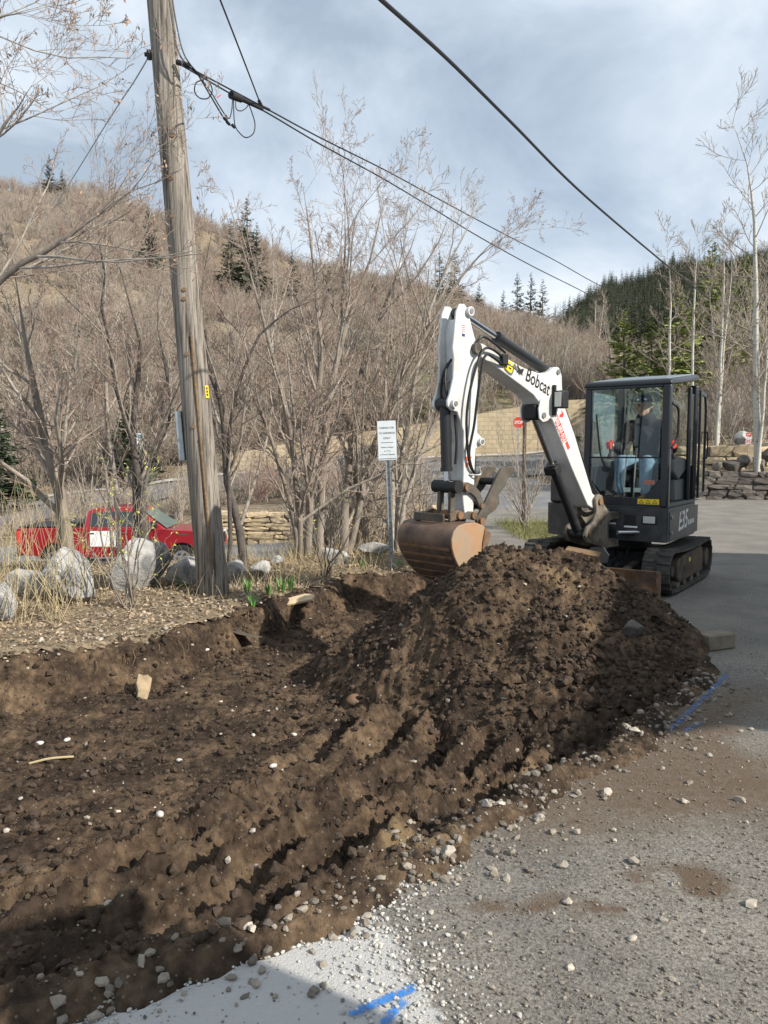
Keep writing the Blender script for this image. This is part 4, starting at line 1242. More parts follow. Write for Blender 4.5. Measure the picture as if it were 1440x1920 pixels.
def conifer(name, label, x, y, h, rad, group=None, kind='a', needle='needle', z=None, sk=0):
    key = (kind, needle)
    root = empty(name, (x, y, (Tz(x, y) if z is None else z) - .1), sk * 1.3)
    if key not in CON:
        tr, cr, br = conifer_geo(500 + len(CON), 10.0, 2.4 if kind == 'a' else 3.0, 24 if kind == 'a' else 30, 8, 9 if kind == 'a' else 11, .22 if kind == 'a' else .3)
        a = mesh_np('trunk', *tr, M['bark_dark'])
        b = mesh_np('crown', *cr, M[needle], smooth=False)
        c = mesh_np('limbs', *br, M['bark_dark'])
        CON[key] = (a.data, b.data, c.data)
        for o in (a, b, c):
            bpy.data.objects.remove(o)
    for nm, d in zip(('trunk', 'crown', 'limbs'), CON[key]):
        o_ = link(bpy.data.objects.new(nm, d), root)
        if nm != 'trunk': o_['kind'] = 'stuff'
    k = h / 10.0
    root.scale = (rad / 2.4, rad / 2.4, k)
    return tag(root, label, 'conifer', group)
ridge = [(112, 345, 178, 11), (135, 350, 176, 9), (12, 350, 170, 10), (290, 372, 120, 13), (362, 385, 160, 9), (440, 400, 130, 13), (470, 410, 118, 17), (487, 440, 125, 13), (552, 428, 130, 11), (617, 440, 140, 9), (645, 450, 140, 9), (700, 480, 150, 7), (763, 492, 150, 8), (822, 500, 135, 11), (850, 495, 140, 13), (895, 540, 160, 8), (940, 545, 150, 8), (965, 540, 150, 12), (990, 540, 150, 13), (1012, 575, 145, 13), (1065, 580, 200, 12), (1090, 590, 190, 10)]
cnt_ = {}
for i, (p, q, Y, h) in enumerate(sorted(ridge)):
    x = (p - 720) / 1420 * Y
    side = 'left' if p < 420 else ('middle' if p < 760 else 'right')
    h *= .85 if p < 420 else 1.0
    conifer('ridge_conifer', 'dark conifer, %s on the %s stretch of the brushy ridge' % (nth(cnt_.setdefault(side, 0)), side), x, Y, h, h * .25, 'conifers on the %s ridge' % side, 'a', sk=i)
    cnt_[side] += 1
for i, (p, Y, h, rad, lab) in enumerate([(1165, 42, 7.6, 2.2, 'pale green spruce showing just above the cab roof'), (1215, 46, 6.6, 1.9, 'pale green spruce behind the right end of the cab roof'), (1262, 40, 7.0, 2.0, 'pale green spruce between the left aspens'), (1322, 44, 9.0, 2.2, 'tall pale green spruce behind the twin aspens'), (1385, 52, 8.0, 2.0, 'pale green spruce behind the rightmost aspen')]):
    x = (p - 720) / 1420 * Y
    conifer('spruce', lab, x, Y, h, rad, None, 'b', 'needle_pale', sk=i)
for i, (p, Y, h, lab) in enumerate([(0, 50, 7.5, 'dark bushy conifer cut by the left edge above the road'), (248, 56, 7.0, 'dark conifer behind the small blue sign'), (1100, 75, 3.0, 'small dark conifer on the slope right of the boom'), (1190, 60, 5.0, 'dark conifer low behind the cab')]):
    x = (p - 720) / 1420 * Y
    conifer('conifer', lab, x, Y, h, h * .3, None, 'b', 'needle', sk=i)

# far forest and hillside brush: instanced masses
def instance_mass(name, P, rot, scl, protos_, label, cat):
    me = bpy.data.meshes.new(name)
    me.from_pydata([tuple(p) for p in P], [], [])
    for nm, val in (('rz', rot), ('sc', scl), ('pick', np.arange(len(P)) % len(protos_))):
        a = me.attributes.new(nm, 'FLOAT', 'POINT')
        a.data.foreach_set('value', np.asarray(val, dtype=np.float32))
    o = link(bpy.data.objects.new(name, me))
    ng = bpy.data.node_groups.new(name, 'GeometryNodeTree')
    ng.interface.new_socket('Geometry', in_out='INPUT', socket_type='NodeSocketGeometry')
    ng.interface.new_socket('Geometry', in_out='OUTPUT', socket_type='NodeSocketGeometry')
    n, l = ng.nodes, ng.links
    gi, go = n.new('NodeGroupInput'), n.new('NodeGroupOutput')
    jn = n.new('GeometryNodeJoinGeometry')
    def named(nm):
        q = n.new('GeometryNodeInputNamedAttribute'); q.data_type = 'FLOAT'; q.inputs['Name'].default_value = nm
        return q.outputs['Attribute']
    cx = n.new('ShaderNodeCombineXYZ'); l.new(named('rz'), cx.inputs['Z'])
    cs = n.new('ShaderNodeCombineXYZ')
    s_ = named('sc')
    for k in 'XYZ': l.new(s_, cs.inputs[k])
    for k, pr in enumerate(protos_):
        oi = n.new('GeometryNodeObjectInfo'); oi.inputs['Object'].default_value = pr; oi.inputs['As Instance'].default_value = True
        ip = n.new('GeometryNodeInstanceOnPoints')
        cmp_ = n.new('FunctionNodeCompare'); cmp_.data_type = 'FLOAT'; cmp_.operation = 'EQUAL'
        l.new(named('pick'), cmp_.inputs[0]); cmp_.inputs[1].default_value = k
        cmp_.inputs['Epsilon'].default_value = 0.1
        l.new(gi.outputs[0], ip.inputs['Points']); l.new(cmp_.outputs[0], ip.inputs['Selection'])
        l.new(oi.outputs['Geometry'], ip.inputs['Instance']); l.new(cx.outputs[0], ip.inputs['Rotation']); l.new(cs.outputs[0], ip.inputs['Scale'])
        l.new(ip.outputs[0], jn.inputs[0])
    l.new(jn.outputs[0], go.inputs[0])
    o.modifiers.new('instances', 'NODES').node_group = ng
    return tag(o, label, cat, kind='stuff')
def proto_mesh(name, parts):
    """template object outside the scene; parts: list of (V,F,mat)"""
    V, F, MI, off = [], [], [], 0
    for k, (v, f, m) in enumerate(parts):
        V.append(v); F.append(f + off); MI.append(np.full(len(f), k)); off += len(v)
    o = mesh_np(name, np.concatenate(V), np.concatenate(F), [p[2] for p in parts], midx=np.concatenate(MI), smooth=False)
    COL.objects.unlink(o)
    return o
bp = []
for k in range(5):
    rr = random.Random(700 + k)
    sts = []
    for j in range(11):
        a = rr.uniform(0, 6.28); s = rr.uniform(.2, 1.1)
        sts.append(([Vector((rr.uniform(-.5, .5), rr.uniform(-.5, .5), -.2)), Vector((math.cos(a) * s * .6, math.sin(a) * s * .6, .9)), Vector((math.cos(a) * s, math.sin(a) * s, rr.uniform(1.6, 2.6)))], .028, .012))
    sts, V, F, LV, _t = tree_geo(720 + k, sts, [dict(c=6, t0=.2, ang=(18, 50), lf=.45, n=3, wig=.12, up=.06), dict(c=4, t0=.15, ang=(20, 55), lf=.5, n=3, wig=.1, up=.06)], 0.009, (3, 3, 3, 3, 3))
    sv, sf, o = [], [], 0
    for v, f in sts:
        sv.append(v); sf.append(f + o); o += len(v)
    bp.append(proto_mesh('brush_%d' % k, [(np.concatenate(sv), np.concatenate(sf), M['limb']), (V, F, M[('twig_tan', 'twig', 'limb', 'twig_red', 'twig_tan')[k]])]))
r = np.random.RandomState(5)
N = 11000
Y = 58.6 + (205 - 58.6) * r.rand(N) ** 1.25
PXv = r.uniform(-120, 1560, N)
X = (PXv - 720) / 1420 * Y
dens = vnoise(X / 9, Y / 9, 3) + 0.25 - 0.5 * (sstep(59, 61, Y) * (1 - sstep(70, 80, Y)) * sstep(600, 740, PXv) * (1 - sstep(1000, 1090, PXv)))
ok = (r.rand(N) < dens * 1.15) & (vnoise(X / 14, Y / 9, 13) + .25 * vnoise(X / 4, Y / 4, 14) > .47 - .4 * sstep(80, 140, Y))
X, Y = X[ok], Y[ok]
instance_mass('hillside_brush', np.stack([X, Y, Tn(X, Y) - .1], -1), r.uniform(0, 6.28, len(X)), r.uniform(.6, 1.35, len(X)), bp, 'leafless grey brown brush covering the hillside', 'brush')
# right bank brush and lot bank brush
N = 420
Y = r.uniform(30.5, 57, N); PXv = r.uniform(1080, 1520, N); X = (PXv - 720) / 1420 * Y
ok = r.rand(N) < .55
X2, Y2 = X[ok], Y[ok]
N = 60
Y = r.uniform(29.5, 40, N); PXv = r.uniform(-80, 660, N); X = (PXv - 720) / 1420 * Y
X2, Y2 = np.concatenate([X2, X]), np.concatenate([Y2, Y])
N = 60
Y = r.uniform(13.6, 26, N); PXv = r.uniform(600, 790, N); X = (PXv - 720) / 1420 * Y
X2, Y2 = np.concatenate([X2, X]), np.concatenate([Y2, Y])
instance_mass('bank_brush', np.stack([X2, Y2, T(X2, Y2) - .1], -1), r.uniform(0, 6.28, len(X2)), r.uniform(.4, .85, len(X2)), bp[:3], 'low leafless brush on the banks beside the road', 'brush')
cp = []
for k in range(3):
    tr, cr, br = conifer_geo(800 + k, 13, 3.2, 18, 8, 7, .25)
    cp.append(proto_mesh('far_conifer_%d' % k, [(*tr, M['bark_dark']), (*cr, M['needle_hazed'])]))
N = 9500
Y = r.uniform(236, 440, N); PXv = r.uniform(1030, 1720, N); X = (PXv - 720) / 1420 * Y
ok = (r.rand(N) < sstep(1030, 1090, PXv) * (.35 + .8 * vnoise(X / 22, Y / 22, 6)))
X, Y = X[ok], Y[ok]
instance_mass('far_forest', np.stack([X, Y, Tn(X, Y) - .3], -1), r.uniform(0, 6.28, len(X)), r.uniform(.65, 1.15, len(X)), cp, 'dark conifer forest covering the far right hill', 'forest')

# aspens on the right bank
ASP = [dict(c=26, t0=.30, ang=(45, 85), lf=.20, n=6, wig=.10, up=.10, rf=.32), dict(c=7, t0=.2, ang=(25, 55), lf=.45, n=4, wig=.12, up=.08), dict(c=5, t0=.2, ang=(25, 55), lf=.45, n=3, wig=.1, up=.08)]
def aspen(label, pxs, Y, r0, seed, lv=ASP):
    return bare_tree('aspen', label, 'aspen', seed, [stem(pxs, Y, Y, r0 * .9, r0 * .10)], ('aspen', 'aspen_twig', 'aspen_twig'), lv, None, 0.008)
aspen('tall thick aspen with white trunk at the right edge', [(1420, 880), (1418, 760), (1417, 640), (1416, 520), (1413, 400), (1400, 300), (1360, 205)], 27.8, .17, 401)
aspen('thin aspen leaning beside the thick one at the right edge', [(1420, 878), (1428, 800), (1436, 700), (1442, 600), (1446, 470)], 27.6, .10, 402)
aspen('left stem of the twin aspens behind the open cab door', [(1343, 838), (1348, 740), (1352, 660), (1356, 560), (1357, 480), (1352, 400)], 30.5, .10, 403)
aspen('right stem of the twin aspens behind the open cab door', [(1345, 838), (1352, 720), (1360, 620), (1370, 540), (1374, 450)], 30.6, .085, 404)
aspen('slim aspen rising behind the cab roof', [(1253, 830), (1255, 700), (1256, 600), (1257, 540), (1248, 430)], 34, .11, 405)
aspen('crooked slim aspen right of the cab roof', [(1296, 830), (1298, 700), (1300, 600), (1303, 540), (1306, 490), (1312, 450)], 36, .10, 406)
aspen('grey snag on the slope between boom and cab', [(1115, 650), (1116, 600), (1118, 555)], 110, .25, 407)
aspen('second grey snag on the slope between boom and cab', [(1122, 650), (1128, 600), (1134, 550)], 110, .2, 408)

# ------------------------------------------------------------------ leaf litter, dry stalks, green shoots
n = 24000
x = rng.uniform(-5.8, 1.2, n); y = 5.2 + rng.rand(n) ** 1.1 * 7.3
ok = (trench_sd(x, y) + .10 * rng.rand(n) < 0.03) & (x < np.interp(y, [5, 9.9, 12], [-1.4, 1.3, 1.25])) & (np.abs(x) < .56 * y + .2)
x, y = x[ok], y[ok]
v, f = leaf_quads(np.stack([x, y, verge_z(x, y) + .012 + .02 * rng.rand(len(x))], -1), np.random.RandomState(3), .055)
c = np.repeat(np.stack([x, y, verge_z(x, y) + .015], -1), 4, 0)
v[:, 2] = c[:, 2] + np.abs(v[:, 2] - c[:, 2]) * .6 + .004
tag(mesh_np('leaf_litter', v, f, M['leaf_dry'], smooth=False), 'dry brown leaves littering the verge', 'leaves', kind='stuff')
x = rng.uniform(-5.2, -.6, 2600); y = rng.uniform(5.4, 9.6, 2600)
ok = (trench_sd(x, y) < 0.04) & (rng.rand(2600) < np.where(trench_sd(x, y) > -1.0, .55, .12))
x, y = x[ok], y[ok]
tag(scatter('verge_pebbles', np.stack([x, y, verge_z(x, y)], -1), .008 + .024 * rng.rand(len(x)) ** 2, ICO1, M['pebble'], (.4, .7), .15, .2, 9, True), 'pale pebbles along the edge of the verge', 'pebbles', kind='stuff')
def stalks(name, xs, ys, hs, mt, label, cat, lean=.25, rad=.0022, seed=0):
    r = np.random.RandomState(seed)
    n = len(xs)
    z = np.where(ys < 12, verge_z(xs, ys), T(xs, ys))
    D = norm(np.stack([r.normal(0, lean, n), r.normal(0, lean, n), np.ones(n)], -1))
    P = walk(r, np.stack([xs, ys, z - .02], -1), D, hs, 5, .09, -.03)
    v, f = tubes(P, rad * np.linspace(1, .4, 5)[None] * np.ones((n, 1)), 3)
    return tag(mesh_np(name, v, f, M[mt]), label, cat, kind='stuff')
n = 170
xs_ = rng.uniform(-4.4, -3.0, n) ; ys_ = rng.uniform(6.6, 8.3, n)
stalks('dry_stalks', xs_, ys_, rng.uniform(.5, 1.5, n), 'straw', 'tall pale dry stalks at the left edge of the verge', 'dry grass', .28, .0035, 1)
n = 2600
xs_ = rng.uniform(-4.5, 1.2, n); ys_ = rng.uniform(8.2, 12.0, n)
ok = (trench_sd(xs_, ys_) < -.05) & (rng.rand(n) < .25 + .75 * np.exp(-((xs_ + .8) / 1.4) ** 2)) & (xs_ < 1.2)
stalks('dry_grass', xs_[ok], ys_[ok], rng.uniform(.12, .42, ok.sum()), 'straw', 'dry straw coloured grass around the tree bases', 'dry grass', .5, .003, 2)
n = 2600
ys_ = rng.uniform(13, 27, n); xs_ = (rng.uniform(540, 800, n) - 720) / 1420 * ys_
stalks('bank_grass', xs_, ys_, rng.uniform(.15, .5, n), 'straw', 'dry grass on the bank between lot and street', 'dry grass', .5, .006, 7)
n = 1500
xs_ = rng.uniform(2.5, 4.8, n); ys_ = rng.uniform(13.7, 17.3, n)
stalks('green_grass', xs_, ys_, rng.uniform(.08, .3, n), 'grass', 'green and dry grass on the island by the brown post', 'grass', .5, .006, 3)
for i, (p, q, s, lab) in enumerate([(463, 1112, .2, 'green bulb shoots right next to the pole base'), (474, 1130, .14, 'small green bulb shoots in front of the shoots by the pole'), (505, 1115, .17, 'narrow green bulb shoots in the middle of the row'), (528, 1108, .24, 'tallest green bulb shoots at the right of the row'), (545, 1104, .17, 'green bulb shoots at the right end of the row'), (676, 1070, .12, 'lone green shoot behind the trench rim'), (748, 1062, .12, 'lone green shoot between sign post and bucket'), (340, 1102, .18, 'green shoots at the foot of the boulder left of the pole')]):
    g = gnd(p, q)
    z = float(verge_z(np.array([g.x]), np.array([g.y]))[0])
    root = empty('bulb_shoots', (g.x, g.y, z))
    rr = random.Random(900 + i)
    for j in range(9 if i < 5 else 5):
        a = rr.uniform(0, 6.28); L = s * rr.uniform(.7, 1.2); w = .011 * rr.uniform(.8, 1.3); ln = rr.uniform(.15, .6)
        d = Vector((math.cos(a), math.sin(a), 0)); sd_ = Vector((-d.y, d.x, 0))
        b0 = d * rr.uniform(0, .04)
        pts = [b0, b0 + d * L * ln * .35 + Vector((0, 0, L * .55)), b0 + d * L * ln + Vector((0, 0, L * (1.0 - .25 * ln)))]
        vs = []
        for k, (pp, ww) in enumerate(zip(pts, (w * .8, w, .001))):
            vs += [pp - sd_ * ww, pp + d * ww * .35, pp + sd_ * ww]
        MB().add(vs, [(0, 1, 4, 3), (1, 2, 5, 4), (3, 4, 7, 6), (4, 5, 8, 7)]).build('leaf_blade', M['green_blade'], root, smooth=True)
    tag(root, lab, 'plant', 'green shoots on the verge')

# boulders on the verge
for i, (p, q, Y, sx, sz, rz, lab) in enumerate([
    (115, 1138, 8.0, .98, .66, .2, 'broad pale boulder under the forked tree at the left'), (247, 1108, 8.8, .82, .80, .8, 'pointed grey boulder behind the budding shrub'),
    (345, 1100, 9.1, .68, .50, .1, 'dark grey boulder just left of the pole base'), (437, 1098, 9.2, .38, .46, .5, 'pale boulder just right of the pole base'),
    (484, 1080, 9.8, .34, .26, .9, 'small rounded stone right of the pole'), (-8, 1165, 7.1, .42, .5, .2, 'pale boulder cut by the left edge'), (35, 1140, 8.6, .5, .4, .6, 'grey boulder behind the dry stalks at the left'),
    (625, 1058, 10.8, .55, .36, .3, 'pale boulder at the foot of the many stemmed tree'), (700, 1040, 11.8, .75, .32, .2, 'flat grey boulder behind the sign post'), (520, 1062, 10.6, .3, .2, 1.2, 'half hidden grey stone among the dry grass')]):
    x = (p - 720) / 1420 * Y
    z = float(verge_z(np.array([x]), np.array([Y]))[0])
    o = lump('boulder', (x, Y, z), (sx * 1.05, sx * .75, sz * 1.15), M['boulder'], rz, 40 + i, .22, facets=30, sink=.25)
    tag(o, lab, 'boulder', 'boulders along the verge')

# ------------------------------------------------------------------ the mini excavator (local x forward, y to its left)
EX = empty('mini_excavator', (2.98, 9.51, 0.0), R(-125))
tag(EX, 'white and black mini excavator with raised boom beside the dirt heap', 'excavator')
TY = .725
# --- tracks
def track_path():
    pts = []
    def arc(cx, cz, r, a0, a1, n):
        for i in range(n + 1):
            a = R(a0 + (a1 - a0) * i / n)
            pts.append((cx + r * math.cos(a), cz + r * math.sin(a)))
    arc(.80, .285, .235, -70, 95, 9)
    for t in (.25, .5, .75):
        pts.append((.80 - 1.66 * t, .515 - .03 * math.sin(math.pi * t)))
    arc(-.86, .275, .235, 88, 255, 9)
    pts += [(-.72, .03), (-.3, .025), (.2, .025), (.62, .03)]
    return pts
TP = track_path()
def resample(pts, n):
    P = np.array(pts + [pts[0]])
    d = np.concatenate([[0], np.cumsum(np.linalg.norm(np.diff(P, axis=0), axis=1))])
    s = np.linspace(0, d[-1], n, endpoint=False)
    return np.stack([np.interp(s, d, P[:, 0]), np.interp(s, d, P[:, 1])], -1)
def lug_mesh():
    mb = MB()
    for y0, y1, dx in ((-.15, -.01, -.012), (.01, .15, .012)):
        mb.prism([(-.026 + dx, 0), (.026 + dx, 0), (.016 + dx, .022), (-.016 + dx, .022)], y0, y1, 'y')
    o = mb.build('track_lug', M['rubber'])
    return o
lug0 = lug_mesh(); lug_me = lug0.data; bpy.data.objects.remove(lug0)
for sgn in (1, -1):
    mb = MB()
    Q = resample(TP, 90)
    vs, fs = [], []
    n = len(Q)
    for i in range(n):
        t = Q[(i + 1) % n] - Q[i - 1]; t /= np.linalg.norm(t)
        nr = np.array([t[1], -t[0]])
        for yy, off in ((-.15, 0), (.15, 0), (.15, -.028), (-.15, -.028)):
            p = Q[i] + nr * off
            vs.append((p[0], TY * sgn + yy, p[1]))
    for i in range(n):
        j = (i + 1) % n
        for k in range(4):
            fs.append((i * 4 + k, i * 4 + (k + 1) % 4, j * 4 + (k + 1) % 4, j * 4 + k))
    mb.add(vs, fs)
    trk = mb.build('track', M['rubber'], EX, smooth=True)
    Q = resample(TP, 46)
    for i in range(46):
        t = Q[(i + 1) % 46] - Q[i - 1]; t /= np.linalg.norm(t)
        nr = np.array([t[1], -t[0]])
        lg = bpy.data.objects.new('track_lug', lug_me)
        link(lg, trk)
        ang = math.atan2(nr[1], nr[0]) - math.pi / 2
        lg.location = (Q[i][0] - nr[0] * .004, TY * sgn, Q[i][1] - nr[1] * .004)
        lg.rotation_euler = (0, -ang, 0)
    yo = TY * sgn
    fr = MB().prism([(-.66, .12), (.50, .12), (.62, .2), (.60, .34), (.48, .40), (.10, .425), (-.58, .44), (-.68, .36)], yo - .10, yo + .125 * sgn if sgn > 0 else yo + .1, 'y').build('track_frame', M['track_frame'], EX, bevel=.012)
    MB().box(-.42, .3, yo + .1255, yo + .135, .24, .28).build('frame_rib', M['track_frame'], fr)
    idl = MB().cyl((.80, yo - .06, .285), (.80, yo + .06, .285), .2, k=28).cyl((.80, yo - .10, .285), (.80, yo + .125, .285), .06).build('idler_wheel', M['track_frame'], EX, smooth=True)
    spr = MB()
    pts = []
    for i in range(36):
        a = 2 * math.pi * i / 36
        rr = .2 if i % 3 else .165
        pts.append((-.86 + rr * math.cos(a), .275 + rr * math.sin(a)))
    spr.prism(pts, yo - .03, yo + .03, 'y').cyl((-.86, yo - .1, .275), (-.86, yo + .13, .275), .11, k=20)
    spr.build('drive_sprocket', M['track_frame'], EX)
    for xx in (-.5, -.17, .16, .46):
        MB().cyl((xx, yo - .11, .10), (xx, yo + .11, .10), .065, k=14).build('track_roller', M['steel_dirty'], EX, smooth=True)
MB().box(-.02, .06, TY + .1258, TY + .1266, .31, .36).build('hazard_label', M['yellow'], EX)
# --- undercarriage centre, slew ring, blade
MB().box(-.45, .45, -.58, .58, .22, .44).build('carriage_frame', M['black'], EX, bevel=.02)
MB().cyl((0, 0, .44), (0, 0, .60), .38, k=32).build('slew_ring', M['black'], EX, smooth=True)
for s in (-1, 1):
    MB().prism([(.3, .18), (1.42, .10), (1.42, .22), (.3, .34)], s * .34 - .05, s * .34 + .05, 'y').build('blade_arm', M['steel_dirty'], EX, bevel=.008)
bl = MB().prism([(1.47, .015), (1.50, .015), (1.475, .12), (1.465, .22), (1.475, .31), (1.50, .37), (1.47, .375), (1.435, .31), (1.43, .2), (1.44, .1)], -.87, .87, 'y').build('dozer_blade', M['rust'], EX, bevel=.004)
for s in (-1, 1):
    MB().prism([(1.40, .015), (1.52, .015), (1.53, .36), (1.48, .385), (1.40, .36)], s * .878 - .008, s * .878 + .008, 'y').build('blade_end_plate', M['rust'], bl)
o = MB().prism([(-.13, -.06), (.10, -.09), (.15, .0), (.10, .10), (-.08, .11), (-.15, .03)], -.008, .008, 'x').build('cylinder_guard', M['steel'], EX, bevel=.003)
o.location = (1.12, .12, .44); o.rotation_euler = (R(10), R(10), R(-20))
MB().tube([(.5, .1, .45), (.8, .2, .40), (1.05, .22, .36), (1.3, .3, .28)], .022).build('blade_hose', M['hose'], EX, smooth=True)
MB().tube([(.5, .25, .47), (.85, .3, .36), (1.1, .32, .36), (1.3, .36, .26)], .018).build('blade_hose', M['hose'], EX, smooth=True)
# --- house
def rounded(poly, rad, n=5):
    out = []
    m = len(poly)
    for i in range(m):
        p = Vector((poly[i][0], poly[i][1]))
        a = Vector((poly[i - 1][0], poly[i - 1][1])); b = Vector((poly[(i + 1) % m][0], poly[(i + 1) % m][1]))
        rr = rad[i] if isinstance(rad, (list, tuple)) else rad
        da, db = (a - p).normalized(), (b - p).normalized()
        p0, p1 = p + da * rr, p + db * rr
        if rr < 1e-6:
            out.append((p.x, p.y)); continue
        for k in range(n + 1):
            t = k / n
            q = p0.lerp(p, t).lerp(p.lerp(p1, t), t)
            out.append((q.x, q.y))
    return out
house = rounded([(.80, .78), (.80, -.30), (.55, -.77), (-.62, -.77), (-.82, -.45), (-.82, .45), (-.62, .78)], [.05, .03, .12, .2, .25, .25, .2])
body = MB().prism(house, .60, .985, 'z').build('house_body', M['dark_paint'], EX, bevel=.018)
MB().box(.802, .806, -.03, .20, .605, .72).build('swing_recess', M['black'], body)
MB().prism([(-.60, .62), (.72, .62), (.74, .94), (-.60, .96)], .781, .787, 'y').build('side_panel', M['dark_paint'], body, bevel=.003)
MB().prism(rounded([(.56, -.20), (.56, -.72), (-.6, -.76), (-.80, -.45), (-.80, -.2)], .06), .99, 1.30, 'z').build('engine_hood', M['dark_paint'], EX, bevel=.03)
MB().prism(rounded([(-.56, .70), (-.56, -.20), (-.80, -.45), (-.80, .45)], .05), .99, 1.42, 'z').build('rear_hood', M['white_paint'], EX, bevel=.03)
MB().prism(rounded([(.575, -.28), (.575, -.70), (-.3, -.70), (-.3, -.28)], .05), 1.30, 1.40, 'z').build('hood_top', M['white_paint'], EX, bevel=.03)
# front lamp, plates and bolts on the house
lamp = MB().box(.801, .815, .50, .66, .80, .90).build('front_lamp', M['black'], EX, bevel=.006)
MB().box(.815, .819, .515, .648, .812, .890).build('lens', M['lamp_glass'], lamp, bevel=.003)
MB().box(.801, .805, .30, .43, .78, .90).build('data_plate', M['black'], EX, bevel=.002)
MB().box(.8055, .807, .30, .45, .752, .772).build('small_label', M['white'], EX)
MB().box(.801, .803, .12, .20, .78, .80).build('small_label', M['white'], EX)
for z in (.70, .88):
    MB().cyl((.66, .787, z), (.66, .80, z), .022, k=12).build('panel_bolt', M['steel'], EX, smooth=True)
# model lettering on the side
text_obj('model_lettering', 'E35', .30, M['white'], (.36, .7885, .70), (-1, 0, .06), (0, 0, 1), EX, squeeze=.95, shear=.25, bold=.006)
MB().box(.205, .245, .7905, .792, .875, .915).build('red_dot', M['red_print'], EX)
for k in range(4):
    MB().box(-.16 - k * .075, -.115 - k * .075, .7885, .790, .735 + .004 * k, .80).build('small_mark', M['white'], EX)
# --- cab
CX0, CX1, CY0, CY1, CZ0, CZ1 = -.55, .78, -.22, .77, .99, 2.42
def pillar(name, p0, p1, w=.085, d=.085, parent=EX):
    mb = MB()
    x0, y0, z0 = p0; x1, y1, z1 = p1
    vs = []
    for (x, y, z) in (p0, p1):
        vs += [(x - d / 2, y - w / 2, z), (x + d / 2, y - w / 2, z), (x + d / 2, y + w / 2, z), (x - d / 2, y + w / 2, z)]
    mb.add(vs, [(3, 2, 1, 0), (4, 5, 6, 7), (0, 1, 5, 4), (1, 2, 6, 5), (2, 3, 7, 6), (3, 0, 4, 7)])
    return mb.build(name, M['cab_paint'], parent, bevel=.022, seg=3)
pillar('cab_pillar', (.74, .725, .99), (.71, .725, 2.37), .095, .10)
pillar('cab_pillar', (.74, -.175, .99), (.70, -.175, 2.36), .08, .09)
pillar('cab_pillar', (-.50, .725, .99), (-.50, .725, 2.44), .09, .09)
pillar('cab_pillar', (-.50, -.175, .99), (-.50, -.175, 2.44), .09, .09)
pillar('door_post', (-.22, .74, 1.0), (-.22, .74, 2.40), .05, .05)
roof = MB()
rv = []
for z0, ins in ((0, 0), (.045, .0), (.07, .03)):
    rv += [(.76 - ins, .775 - ins, 2.36 + z0), (.76 - ins, -.225 + ins, 2.36 + z0), (-.55 + ins, -.225 + ins, 2.50 + z0 * 1.1), (-.55 + ins, .775 - ins, 2.50 + z0 * 1.1)]
roof.add(rv, [(0, 1, 2, 3)] + [(k * 4 + i, k * 4 + (i + 1) % 4, k * 4 + 4 + (i + 1) % 4, k * 4 + 4 + i) for k in range(2) for i in range(4)] + [(8, 9, 10, 11)])
roof_o = roof.build('cab_roof', M['cab_paint'], EX, bevel=.02, seg=3)
MB().add([(.70, .71, 2.434), (.70, -.16, 2.434), (-.48, -.16, 2.566), (-.48, .71, 2.566), (.68, .69, 2.446), (.68, -.14, 2.446), (-.46, -.14, 2.582), (-.46, .69, 2.582)],
         [(0, 1, 5, 4), (1, 2, 6, 5), (2, 3, 7, 6), (3, 0, 4, 7), (4, 5, 6, 7)]).build('roof_panel', M['roof_paint'], roof_o)
MB().box(-.5, .78, -.22, .77, .985, 1.03).build('cab_floor', M['console'], EX, bevel=.01)
MB().box(.66, .70, .60, .76, .9855, .992).build('door_step', M['timber'], EX)
# lower front panel with the cut for the glass
MB().prism([(-.215, 1.0), (.765, 1.0), (.765, 1.30), (.66, 1.30), (.66, 1.27), (.50, 1.10), (.02, 1.10), (-.10, 1.27), (-.135, 1.3), (-.215, 1.3)], .765, .785, 'x').build('front_panel', M['cab_paint'], EX, bevel=.006)
wl_ = MB().box(.787, .789, .44, .68, 1.025, 1.085).build('warning_label', M['yellow'], EX)
for k in range(3):
    y0 = .66 - k * .075
    MB().prism([(y0, 1.033), (y0 - .055, 1.033), (y0 - .0275, 1.078)], .7892, .790, 'x').build('warning_triangle', M['ink'], wl_)
    MB().prism([(y0 - .010, 1.039), (y0 - .045, 1.039), (y0 - .0275, 1.069)], .7902, .791, 'x').build('warning_triangle_face', M['yellow'], wl_)
# front glass, split by a thin bar; rear and right panes
MB().prism([(.66, 1.56), (.66, 2.335), (-.12, 2.335), (-.12, 1.56)], .752, .757, 'x').build('windshield', M['glass'], EX)
MB().prism([(.655, 1.545), (-.115, 1.545), (-.115, 1.29), (-.09, 1.27), (.03, 1.11), (.49, 1.11), (.645, 1.27), (.655, 1.30)], .765, .770, 'x').build('lower_glass', M['glass'], EX)
MB().box(.748, .772, -.13, .67, 1.543, 1.562).build('window_bar', M['black'], EX)
MB().box(.725, .755, -.13, .68, 2.335, 2.37).build('windshield_header', M['cab_paint'], EX, bevel=.01)
MB().box(-.44, .64, -.197, -.192, 1.45, 2.33).build('right_window', M['glass'], EX)
MB().box(-.46, .66, -.215, -.165, 1.03, 1.45).build('right_panel', M['cab_paint'], EX, bevel=.01)
MB().box(-.532, -.528, -.12, .67, 1.5, 2.38).build('rear_window', M['glass'], EX)
MB().box(-.54, -.50, -.13, .69, 1.03, 1.5).build('rear_panel', M['cab_paint'], EX, bevel=.01)
MB().box(-.46, -.26, .755, .76, 1.45, 2.32).build('side_window', M['glass'], EX)
